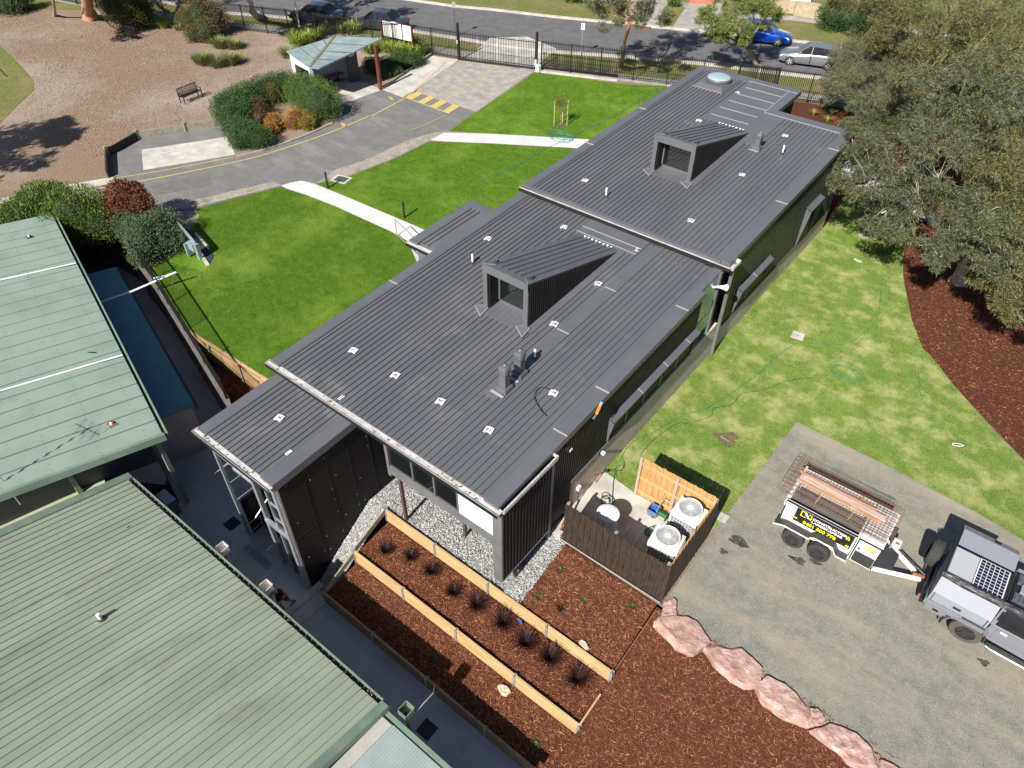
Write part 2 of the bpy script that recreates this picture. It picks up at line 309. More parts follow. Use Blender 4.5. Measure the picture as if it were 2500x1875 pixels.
for i, (q, rx, ry) in enumerate([(t(270, 880), .24, .12), (t(385, 892), .2, .07), (t(1525, 1570), .13, .10), (e(1500, 1070), .30, .18), (e(1380, 1150), .12, .10)]): struct(sheet('oil_stain', blot(q[0], q[1], rx, ry, .1, seed=i), .0145, oil))
sheet('concrete_slab', [(-7.46, 11.47), (-3.36, 11.47), (-3.36, 14.58), (-6.1, 14.56), (-7.46, 14.72)], .02, conc_slab)
sheet('concrete_slab', [e(1330, 810), e(1430, 870), e(1390, 925), e(1300, 880)], .014, conc_slab)
# mulch bed on the right, path through it
bed = [P(2500, 1123), P(2440, 1063), P(2390, 1008), P(2330, 943), P(2272, 868), n3(760, 1659), n3(680, 1450), n3(620, 1150), n3(615, 1000), n3(640, 900), n3(700, 830), n3(740, 760), n3(560, 640), n3(250, 500), (-7.7, 38.9), (-7.46, 36.4), (-7.46, 35.2), (-11.6, 35.2), (-11.6, 39), (-16, 44), (-16.5, 49.2), (6, 57), (30, 66), (30, 23)]
sheet('mulch_bed', bed, .013, mulch_m)
sheet('path', [n3(130, 420), n3(200, 270), n3(350, 290), n3(480, 440), n3(640, 565), n3(890, 690), n3(840, 748), n3(600, 640), n3(420, 540), n3(200, 480)], .03, conc_white)
pathp = [n3(130, 420), n3(200, 270), n3(350, 290), n3(480, 440), n3(640, 565), n3(890, 690), n3(840, 748), n3(600, 640), n3(420, 540), n3(200, 480)]
# street: near verge, footpath, kerbs, road, far verge
kerbN = [P(-600, -90), P(0, -75), P(430, 12), c(1340, 80), c(1620, 100), r(1050, 200), b(0, 300), b(400, 352), b(900, 388), b(1400, 432), b(1935, 498), b(2212, 530), P(2300, 240), P(2700, 310)]
kerbF = [P(-300, -260), P(600, -60), r(1060, -4), r(1400, 45), b(0, 68), b(400, 115), b(900, 165), b(1500, 222), b(2212, 300), P(2400, 190), P(2800, 260)]
sheet('road', kerbN + kerbF[::-1], .006, asph_road)
sheet('verge', [P(-600, -80), P(0, -62), c(1340, 95), c(1620, 112), r(1050, 212), b(0, 312), b(400, 362), b(900, 398), b(1400, 442), b(1935, 508), b(2212, 540), P(2300, 250), P(2700, 320), P(2700, 400), P(2300, 310), d(500, 545), b(1180, 545), b(400, 452), r(1450, 350), r(700, 228), c(1380, 130), c(850, 60), P(-600, 20)], .010, verge)
mb = MB()
ribbon(mb, [q for q in kerbN], .34, 0, .12); struct(mb.build('kerb', conc_slab))
mb = MB(); ribbon(mb, kerbF, .34, 0, .12); struct(mb.build('kerb', conc_slab))
fpn = [P(-600, 10), P(0, -30), c(850, 82), c(1380, 142), c(1700, 185), r(700, 237), r(1230, 330), r(1500, 372), b(0, 410), b(400, 470), b(1180, 560), d(450, 565), d(640, 600), P(2400, 330)]
mb = MB(); ribbon(mb, fpn, 1.3, .016); struct(mb.build('footpath', conc_old))
sheet('crossover', [r(1450, 385), r(1955, 455), r(2100, 330), r(1900, 250), r(1650, 255), r(1560, 340)], .024, conc_slab)
sheet('verge', [P(-300, -262), P(600, -62), r(1060, -8), r(1400, 40), b(0, 63), b(400, 110), b(900, 160), b(1500, 217), b(2212, 295), P(2400, 187), P(2800, 256), P(2900, 60), P(2100, -160), P(900, -160)], .006, verge)
for poly in ([b(880, 170), b(940, 40), b(1010, -20), b(1230, -20), b(1160, 60), b(1130, 165), b(1150, 200)], [b(1210, 200), b(1330, 20), b(1560, 20), b(1500, 225), b(1350, 232)]): sheet('crossover', poly, .014, conc_old)
mb = MB(); ribbon(mb, [b(-400, -55), b(600, -10), b(1180, 10), b(1700, 110), d(300, 105), d(700, 150), d(1300, 210)], 1.3, .018); struct(mb.build('footpath', conc_old))

# ------------------------------------------------------------------ terraces and mulch slope (a height field)
def hz(x, y):
    if x < -3.42:
        if y > 9.02:
            u = min(1, max(0, (y-9.0)/2.4)); return -.52+.40*u
        if y > 7.5: return -1.18+.14*(y-7.5)/1.5
        return -1.82+.18*(y-6.0)/1.45
    u = (11.4-y)/5.8; return -.12-1.62*u
def field(name, xs, ys, m, f=hz):
    mb = MB(); nx = len(xs); vs = [(x, y, f(x, y)+.012*math.sin(x*7+y*3)*math.cos(y*6-x)) for y in ys for x in xs]
    fs = [(j*nx+i, j*nx+i+1, (j+1)*nx+i+1, (j+1)*nx+i) for j in range(len(ys)-1) for i in range(nx-1)]
    return struct(mb.add(vs, fs).build(name, m, smooth=True))
ln = np.linspace
field('mulch_bed', ln(-12.45, -3.44, 60), ln(7.53, 9.0, 12), mulch_m)
field('mulch_bed', ln(-12.45, -3.44, 60), ln(6.02, 7.42, 12), mulch_m)
field('mulch_bed', ln(-7.1, -3.44, 26), list(ln(9.1, 11.52, 16)), mulch_m)
field('mulch_bed', ln(-3.41, 6, 60), ln(2.0, 11.4, 50), mulch_m)
mb = MB(); mb.box(-3.43, -3.40, 4.5, 7.4, -3, -1.62); mb.box(-5.2, -3.4, 4.5, 6.0, -3, -2.31); struct(mb.build('soil_edge', mulch_m))
def gz(x, y):
    if x < -12.5 and y < 9: return -.55-1.75*min(1, (9-y)/2.6)
    return -.55+.0*x
field('gravel_bed', list(ln(-13.3, -12.6, 8)), list(ln(6.1, 13, 40)), gravel_m, gz)
field('gravel_bed', list(ln(-12.6, -7.08, 50)), list(ln(9.05, 13, 40)), gravel_m, lambda x, y: -.55)
field('gravel_bed', list(ln(-7.45, -6.72, 8)), list(ln(9.1, 11.45, 20)), gravel_m, lambda x, y: hz(x, y)+.035-.05*max(0, (x+7.0)/.28))
sheet('mulch_bed', [(-25.4, 10.15), (-20.6, 10.2), (-16.7, 10.3), (-16.7, 8.6), (-20.6, 8.9)], -.95, mulch_m)

# chips and stones: uncountable, one object per bed
def chips(name, n, sampler, size, m, thick=.18, tilt=.5, seed=3):
    q = np.random.RandomState(seed); pts = np.array(sampler(q, n)); n = len(pts)
    L = size*(.5+q.rand(n)); W = L*thick*(.7+.8*q.rand(n)); T = W*.5
    yaw = q.rand(n)*2*PI; tl = (q.rand(n)-.5)*2*tilt; rl = (q.rand(n)-.5)*1.2
    dx = np.stack([np.cos(yaw)*np.cos(tl), np.sin(yaw)*np.cos(tl), np.sin(tl)], 1)
    sy = np.stack([-np.sin(yaw), np.cos(yaw), np.zeros(n)], 1); up = np.cross(dx, sy)
    s2 = sy*np.cos(rl)[:, None]+up*np.sin(rl)[:, None]; u2 = np.cross(dx, s2)
    P0 = pts+np.array([0, 0, 1])*(T*.8+np.abs(np.sin(tl))*L*.3)[:, None]
    cs = [(-.5, -.5, 0), (.5, -.35, 0), (.5, .35, 0), (-.5, .5, 0), (-.42, 0, .5), (.42, 0, .5)]
    V = np.stack([P0+dx*(x*L)[:, None]+s2*(y*W)[:, None]+u2*(z*T*2)[:, None] for x, y, z in cs], 1).reshape(-1, 3)
    base = (np.arange(n)*6)[:, None]
    tri = np.array([[0, 1, 5], [0, 5, 4], [2, 3, 4], [2, 4, 5], [1, 2, 5], [3, 0, 4]])
    F = (base[:, :, None]+tri[None]).reshape(-1, 3)
    me = bpy.data.meshes.new(name); me.from_pydata(V, [], F.tolist()); me.materials.append(m)
    o = bpy.data.objects.new(name, me); col.objects.link(o); return struct(o, 'stuff')
def inpoly(px, py, poly):
    ins = np.zeros(len(px), bool); n = len(poly); j = n-1
    for i in range(n):
        xi, yi = poly[i][:2]; xj, yj = poly[j][:2]
        cnd = ((yi > py) != (yj > py)) & (px < (xj-xi)*(py-yi)/(yj-yi+1e-12)+xi); ins ^= cnd; j = i
    return ins
def rect(x0, x1, y0, y1, f): return lambda q, n: [(x, y, f(x, y)) for x, y in zip(q.uniform(x0, x1, n), q.uniform(y0, y1, n))]
chips('mulch_chips', 8500, rect(-12.4, -3.46, 7.55, 8.95, hz), .08, chip_m, seed=1)
chips('mulch_chips', 8000, rect(-12.4, -3.46, 6.05, 7.38, hz), .08, chip_m, seed=2)
chips('mulch_chips', 6400, rect(-7.0, -3.46, 9.15, 11.45, hz), .08, chip_m, seed=3)
chips('mulch_chips', 24000, rect(-3.38, 3.2, 5.0, 11.35, hz), .075, chip_m, seed=4)
chips('mulch_chips', 2600, rect(-24, -16.8, 9.0, 10.15, lambda x, y: -.94), .08, chip_m, seed=5)
def bedsamp(q, n):
    x = q.uniform(-12, 6, n); y = q.uniform(23.5, 50, n); kk = inpoly(x, y, bed) & ~inpoly(x, y, pathp); return np.stack([x[kk], y[kk], np.full(kk.sum(), .015)], 1)
chips('mulch_chips', 60000, bedsamp, .08, chip_m, seed=6)
chips('gravel_stones', 20000, lambda q, n: [(x, y, (gz(x, y) if x < -7.4 else hz(x, y)+.035) if y > 9.1 or x < -12.6 else -2.6) for x, y in zip(q.uniform(-13.25, -6.8, n), q.uniform(9.0, 11.6, n))], .045, pebble_m, thick=.7, seed=7)
chips('gravel_stones', 4500, lambda q, n: [(x, y, gz(x, y)) for x, y in zip(q.uniform(-13.28, -12.6, n), q.uniform(6.2, 9.2, n))], .045, pebble_m, thick=.7, seed=8)
litter_m = mat('leaf litter', (.30, .21, .15), (.45, .40, .36), rough=.9, island=[(.20, .13, .085), (.48, .41, .34), (.17, .105, .07), (.26, .18, .12)])
litp = [c(0, 90), c(500, 150), c(850, 110), c(1400, 190), c(1700, 240), c(1740, 430), c(1500, 540), c(1310, 600), c(1330, 700), c(830, 780), c(640, 900), c(650, 1060), c(0, 1180), c(0, 760), c(200, 560), c(190, 420), c(0, 280)]
def lit(q, n):
    x = q.uniform(-75, -38, n); y = q.uniform(16, 38, n); kk = inpoly(x, y, litp); return np.stack([x[kk], y[kk], np.full(kk.sum(), .008)], 1)
chips('leaf_litter', 42000, lit, .065, litter_m, thick=.35, seed=9)

# turf blades: uncountable, one object per lawn
def turf(poly, n, L, Wd, m, seed):
    q = np.random.RandomState(seed); A = np.array([p_[:2] for p_ in poly]); x = q.uniform(A[:, 0].min(), A[:, 0].max(), n); y = q.uniform(A[:, 1].min(), A[:, 1].max(), n); kk = inpoly(x, y, poly); x = x[kk]; y = y[kk]; n = len(x)
    yaw = q.rand(n)*2*PI; ln_ = L*(.5+q.rand(n)); le = q.uniform(.3, 1.2, n); dx = np.cos(yaw); dy = np.sin(yaw)
    V = np.stack([np.stack([x-dy*Wd/2, y+dx*Wd/2, np.full(n, .006)], 1), np.stack([x+dy*Wd/2, y-dx*Wd/2, np.full(n, .006)], 1), np.stack([x+dx*ln_*le, y+dy*ln_*le, .006+ln_*(.9-.35*le)], 1)], 1).reshape(-1, 3)
    me = bpy.data.meshes.new('grass_blades'); me.vertices.add(3*n); me.vertices.foreach_set('co', V.astype(np.float32).ravel()); me.loops.add(3*n); me.loops.foreach_set('vertex_index', np.arange(3*n, dtype=np.int32)); me.polygons.add(n); me.polygons.foreach_set('loop_start', np.arange(0, 3*n, 3, dtype=np.int32)); me.update(calc_edges=True); me.materials.append(m)
    o = bpy.data.objects.new('grass_blades', me); col.objects.link(o); struct(o, 'stuff')
lawnL = [c(1170, 1255), c(1400, 1190), c(1690, 1122), r(240, 1262), a(0, 113), a(330, 232), a(700, 400), a(820, 470), (-16.6, 17.5), (-16.6, 10.42), (-20.72, 10.36), (-25.55, 10.2), (-30, 11.45), (-31.6, 12.1), k(1040, 690), k(1140, 620), gr8(700, 860), gr8(800, 790), gr8(870, 665), gr8(770, 530), gr8(620, 365), k(1390, 300)]
lawnM = [r(470, 1245), r(700, 1190), r(1000, 1075), r(1240, 957), b(0, 972), b(580, 1005), (-16.9, 26), (-16.9, 19.5), a(930, 395), r(700, 1335), r(430, 1240)]
lawnU = [r(1375, 885), r(1550, 762), r(1750, 630), r(1950, 490), b(300, 490), b(560, 520), b(850, 565), b(1180, 582), (-16.9, 38), (-16.9, 30), b(650, 942), b(0, 903)]
turf(lawnR, 560000, .045, .011, grass_r, 1); turf(lawnL, 330000, .055, .014, grass_l, 2); turf(lawnM, 200000, .06, .018, grass_l, 3); turf(lawnU, 160000, .06, .02, grass_l, 4)
# ================================================================== CHARCOAL BUILDING
def ribroof(mb, x0, x1, y0, y1, zf, sp=.212, rh=.055, rw=.028):
    n = max(1, int(round((x1-x0)/sp))); sp = (x1-x0)/n
    prof = []
    for i in range(n+1):
        x = x0+i*sp; L_x = max(x0, x-rw/2); R_x = min(x1, x+rw/2)
        prof += [(L_x, 0), (L_x, rh), (R_x, rh), (R_x, 0)]
    V = []
    for (x, dz) in prof: V += [(x, y0, zf(x, y0)+dz), (x, y1, zf(x, y1)+dz)]
    mb.add(V, [(2*i, 2*i+1, 2*i+3, 2*i+2) for i in range(len(prof)-1)])
    mb.hexa([(x0, y0, zf(x0, y0)-.12), (x1, y0, zf(x1, y0)-.12), (x1, y1, zf(x1, y1)-.12), (x0, y1, zf(x0, y1)-.12)], [(x0, y0, zf(x0, y0)-.004), (x1, y0, zf(x1, y0)-.004), (x1, y1, zf(x1, y1)-.004), (x0, y1, zf(x0, y1)-.004)])
def slab(mb, x0, x1, y0, y1, zf, lo, hi):
    q = [(x0, y0), (x1, y0), (x1, y1), (x0, y1)]
    return mb.hexa([(x, y, zf(x, y)+lo) for x, y in q], [(x, y, zf(x, y)+hi) for x, y in q])
def ribwall_x(mb, X, y0, y1, z0f, z1f, sp=.11, dp=.028, out=1, wd=.5):   # ribbed wall in plane x = X
    n = max(1, int(round((y1-y0)/sp))); s_ = (y1-y0)/n; V = []
    for i in range(n):
        for yy, o_ in ((0, 0), (wd, 0), (wd, dp), (1, dp)):
            y = y0+(i+yy)*s_; V += [(X+out*o_, y, z0f(y)), (X+out*o_, y, z1f(y))]
    mb.add(V, [(2*i, 2*i+1, 2*i+3, 2*i+2) for i in range(len(V)//2-1)])
def ribwall_y(mb, Y, x0, x1, z0f, z1f, sp=.11, dp=.028, out=-1, wd=.5):
    n = max(1, int(round((x1-x0)/sp))); s_ = (x1-x0)/n; V = []
    for i in range(n):
        for xx, o_ in ((0, 0), (wd, 0), (wd, dp), (1, dp)):
            x = x0+(i+xx)*s_; V += [(x, Y+out*o_, z0f(x)), (x, Y+out*o_, z1f(x))]
    mb.add(V, [(2*i, 2*i+1, 2*i+3, 2*i+2) for i in range(len(V)//2-1)])
zA = lambda x, y: 4.02+.027*(y-8.9)
zB = lambda x, y: 4.64+.031*(y-22.4)
zE = lambda x, y: 3.28+.027*(y-5.9)
K = lambda v_: (lambda *q: v_)
bld = thing('classroom_building', (-12, 15, 0), 'long charcoal metal clad building with ribbed skillion roofs and two roof dormers across the middle', 'building')
XL, XR = -16.85, -7.4
# --- front wing roof
mb = MB(); ribroof(mb, XL+.35, XR-.45, 8.92, 22.3, zA); front_roof = mb.build('roof', roof_m, bld); front_roof['label'] = 'lower front roof of dark ribbed sheets'
mb = MB(); slab(mb, XL, XL+.42, 8.86, 22.3, zA, -.2, .046); slab(mb, XR-.50, XR, 8.86, 20.5, zA, -.2, .046); slab(mb, XR-.50, XR-.17, 20.5, 22.3, zA, -.2, .046)
slab(mb, -10.42, -9.95, 11.9, 21.9, zA, .0, .052)
slab(mb, -13.3, -10.6, 20.95, 22.28, zA, .0, .056); slab(mb, XL+.4, XR-.36, 22.16, 22.34, zA, .0, .30)
mb.build('flashing', flash_m, front_roof)
mb = MB()
for (x0, x1, y) in ((XL, XL+.42, 14.2), (XR-.5, XR, 14.2), (XR-.5, XR, 12.0), (XR-.5, XR, 19.2), (-10.42, -9.95, 15.7), (-10.42, -9.95, 18.6), (-13.3, -10.6, 21.4)): slab(mb, x0, x1, y, y+.045, zA, .047, .061)
slab(mb, -13.3, -10.6, 21.0, 21.03, zA, .056, .064)
each(mb, 'sealant_joint', sealant, front_roof)
def gutter(parent, x0, x1, y, z, side=None, back=.17, lab=None):
    m1 = MB(); m1.box(x0, x1, y-.06, y+back, z-.05, z-.035); m1.box(x0, x1, y-.07, y-.06, z-.12, z+.015); m1.box(x0-.02, x0, y-.06, y+back, z-.13, z+.01)
    o = m1.build('gutter', gutter_w, parent); m2 = MB(); m2.box(x0-.02, x1, y-.078, y-.071, z-.15, z-.0); m2.build('gutter_face', black_m, o); return o
gutter(front_roof, XL-.08, XR+.12, 8.76, zA(0, 8.8)-.02)
mb = MB(); mb.box(XR+.0, XR+.17, 8.9, 11.35, 3.88, 3.90); mb.box(XR+.15, XR+.18, 8.9, 11.37, 3.88, 4.03); mb.box(XR+.0, XR+.17, 11.35, 11.37, 3.88, 4.02); mb.build('side_gutter', gutter_w, front_roof)
# --- walls of the front wing
mb = MB(); mb.box(-16.6, -11.75, 10.3, 22.3, -.9, 3.8); mb.box(-11.8, -7.60, 9.05, 22.0, 2.2, 3.85); mb.box(-13.3, -7.62, 12.6, 22.0, -2.3, 2.3)
mb.build('wall', panel_m, bld)
mb = MB(); ribwall_x(mb, -7.47, 12.6, 20.42, K(1.6), lambda y: zA(0, y)-.02); ribwall_x(mb, -7.47, 11.3, 12.6, K(1.6), lambda y: zA(0, y)-.02); ribwall_x(mb, -7.33, 8.95, 11.2, K(.52), K(3.92), sp=.15, wd=.8)
mb.box(-7.60, -7.34, 8.95, 11.2, .5, 3.9); mb.box(-7.6, -7.34, 11.2, 11.3, .5, 3.9)
w_ = mb.build('cladding', clad_m, bld)
mb = MB(); mb.box(-7.62, -7.3, 8.88, 8.95, .48, 3.85); mb.box(-11.75, -7.62, 8.88, 9.02, 2.22, 2.58); mb.box(-11.8, -11.68, 8.87, 9.0, 2.1, 3.85); mb.box(-7.6, -7.29, 8.95, 11.22, .48, .52); mb.box(-7.47, -7.41, 12.5, 20.4, 1.57, 1.6)
mb.build('trim', flash_l, bld)
mb = MB(); mb.box(-7.6, -7.45, 11.35, 12.55, .25, 1.6); mb.build('dark_panel', panel_m, bld)
mb = MB(); mb.box(-7.75, -7.46, 12.5, 22.7, -.2, 1.6); mb.box(-7.9, -7.47, 22.7, 35.1, -.2, 1.21); bw = mb.build('block_wall', brick_m, bld)
MB().box(-7.42, -7.33, 11.24, 11.36, .02, 3.9).build('downpipe', flash_l, bld); MB().box(-7.44, -7.32, 22.62, 22.74, 0, 4.5).build('downpipe', flash_l, bld)
stl = mat('primed steel post', (.06, .045, .04), (.13, .08, .065), 6, .7)
for x, y in ((-7.44, 9.7), (-9.73, 9.95), (-11.7, 9.2)): MB().box(x-.05, x+.05, y-.05, y+.05, -.6, 2.25).build('stilt', stl, bld)
win = MB().box(-11.68, -8.9, 8.93, 8.96, 2.6, 3.75).build('window', glass_m, bld)
mb = MB()
for x in (-10.7, -9.82, -8.92): mb.box(x-.03, x+.03, 8.89, 8.93, 2.58, 3.8)
mb.box(-11.68, -7.6, 8.9, 8.935, 3.72, 3.8); mb.build('frame', flash_m, win)
MB().box(-8.88, -7.62, 8.895, 8.96, 2.585, 3.72).build('white_window_panel', mat('pale blind', (.70, .76, .80), rough=.3), bld)
# hooded windows on the right wall
def hood(x, y0, y1, zb, zt, pr, joints=()):
    o = MB().box(x-.06, x+.012, y0+.04, y1-.04, zb, zt-.05).build('window', glass_d, bld)
    m1 = MB()
    m1.hexa([(x, y0, zt-.06), (x+pr, y0, zt-.16), (x+pr, y1, zt-.16), (x, y1, zt-.06)], [(x, y0, zt), (x+pr, y0, zt-.10), (x+pr, y1, zt-.10), (x, y1, zt)])
    for y in (y0, y1-.04): m1.hexa([(x, y, zb), (x+.03, y, zb), (x+.03, y+.04, zb), (x, y+.04, zb)], [(x, y, zt-.03), (x+pr, y, zt-.12), (x+pr, y+.04, zt-.12), (x, y+.04, zt-.03)])
    m1.box(x-.02, x+.04, y0, y1, zb-.03, zb); m1.build('window_hood', flash_m, o)
    m2 = MB()
    for y in joints: m2.hexa([(x, y, zt+.001), (x+pr, y, zt-.099), (x+pr, y+.03, zt-.099), (x, y+.03, zt+.001)], [(x, y, zt+.009), (x+pr, y, zt-.091), (x+pr, y+.03, zt-.091), (x, y+.03, zt+.009)])
    for i in range(1, int((y1-y0)/1.15)): m2.box(x+.012, x+.03, y0+i*1.15-.02, y0+i*1.15+.02, zb, zt-.08)
    if joints: each(m2, 'sealant_joint', sealant, o)
    return o
hood(-7.44, 14.55, 20.4, 1.75, 2.82, .21, (16.3, 18.0, 19.6)); hood(-7.44, 24.05, 27.1, 1.4, 2.55, .21, (25.4,)); hood(-7.44, 30.65, 32.25, 1.15, 3.2, .26)
# glazed corner between wings
gw = MB().box(-7.75, -7.56, 20.5, 21.9, 2.0, 4.25).build('corner_window', glass_t, bld)
mb = MB(); mb.box(-7.66, -7.50, 21.86, 22.02, 1.6, 4.38); mb.box(-7.8, -7.48, 20.45, 22.02, 1.55, 1.66); mb.box(-7.56, -7.55, 20.5, 21.9, 2.70, 2.74); mb.build('frame', flash_l, gw)
MB().box(-7.95, -7.47, 20.40, 20.5, 1.6, 4.2).build('return_wall', clad_m, bld); MB().box(-8.3, -7.62, 22.04, 22.6, 1.5, 4.4).build('return_wall', clad_m, bld)
mb = MB(); mb.box(-7.8, -7.48, 20.42, 22.7, 1.0, 1.56); mb.build('plinth', brick_m, bld)
# --- rear wing
mb = MB(); ribroof(mb, XL+.3, -11.7, 22.3, 37.6, zB); ribroof(mb, -11.7, XR-.45, 22.3, 34.6, zB); rear_roof = mb.build('roof', roof_m, bld); rear_roof['label'] = 'higher rear roof of dark ribbed sheets with a round skylight'
mb = MB(); slab(mb, XL-.05, XL+.38, 22.24, 38.1, zB, -.2, .046); slab(mb, XR-.5, XR, 22.24, 35.2, zB, -.2, .046); slab(mb, XL+.38, -11.25, 37.6, 38.1, zB, -.2, .047); slab(mb, -11.7, -11.25, 34.6, 37.6, zB, -.2, .046); slab(mb, -11.25, XR-.5, 34.6, 35.2, zB, -.2, .047)
slab(mb, -13.85, -11.7, 32.4, 37.6, zB, 0, .052); slab(mb, -11.7, -10.6, 31.2, 34.6, zB, 0, .050)
slab(mb, -16.05, -14.35, 35.4, 37.5, zB, 0, .055)
mb.build('flashing', flash_m, rear_roof)
mb = MB()
for y in (32.95, 33.9, 34.85, 35.8, 36.75): slab(mb, -13.7, -11.75, y, y+.035, zB, .053, .066)
for x0, x1, y in ((XL, XL+.4, 26.9), (XL, XL+.4, 31.5), (XR-.5, XR, 27.3), (XR-.5, XR, 32.9)): slab(mb, x0, x1, y, y+.05, zB, .047, .062)
slab(mb, -13.9, -11.3, 37.6, 37.63, zB, .05, .064); slab(mb, -11.72, -11.69, 34.6, 37.6, zB, .05, .064); slab(mb, -11.7, -8, 34.6, 34.63, zB, .05, .064); slab(mb, -16.05, -14.35, 35.4, 35.43, zB, .056, .066)
each(mb, 'sealant_joint', sealant, rear_roof)
gutter(rear_roof, XL-.1, XR+.12, 22.08, zB(0, 22.1)-.02, back=.06)
mb = MB(); mb.box(XR, XR+.17, 22.2, 22.85, 4.44, 4.46); mb.box(XR+.15, XR+.18, 22.2, 22.87, 4.44, 4.58); mb.box(XR, XR+.17, 22.85, 22.87, 4.44, 4.58); mb.build('side_gutter', gutter_w, rear_roof)
mb = MB(); mb.box(-16.7, -11.5, 22.5, 37.9, 0, 4.45); mb.box(-11.6, -7.6, 22.5, 35.0, 0, 4.45); mb.build('wall', panel_m, bld)
mb = MB(); ribwall_x(mb, -7.47, 22.7, 35.05, K(1.2), lambda y: zB(0, y)-.05, sp=.20, dp=.02, wd=.9); ribwall_y(mb, 35.06, -11.6, -7.47, K(0), K(4.8), sp=.2, dp=.02, out=1, wd=.9); ribwall_x(mb, -11.47, 35.0, 37.95, K(0), K(4.9), sp=.2, dp=.02, wd=.9)
cl2 = mb.build('cladding', mat('dark green black cladding', (.020, .028, .018), (.026, .034, .023), 2, .25, spec=.6), bld)
mb = MB(); mb.box(-7.49, -7.42, 22.75, 35.1, 1.18, 1.21); mb.build('trim', mat('green trim line', (.06, .09, .05), rough=.5), bld)
# round skylight
sk = MB().hexa([(-16.0, 35.42, 5.06), (-14.4, 35.42, 5.06), (-14.4, 37.5, 5.12), (-16.0, 37.5, 5.12)], [(-15.85, 35.75, 5.22), (-14.55, 35.75, 5.22), (-14.55, 37.3, 5.24), (-15.85, 37.3, 5.24)]).build('skylight', flash_m, rear_roof)
MB().lathe([(.60, 5.22), (.66, 5.25), (.68, 5.34), (.66, 5.38), (.60, 5.38)], -15.16, 36.6, 40).build('skylight_ring', roof_m, sk, smooth=False)
MB().lathe([(.62, 5.36), (.58, 5.41), (.45, 5.45), (.25, 5.475), (.01, 5.48)], -15.16, 36.6, 40).build('skylight_lens', mat('pale skylight lens', (.30, .40, .42), rough=.6, spec=.3), sk, smooth=True)
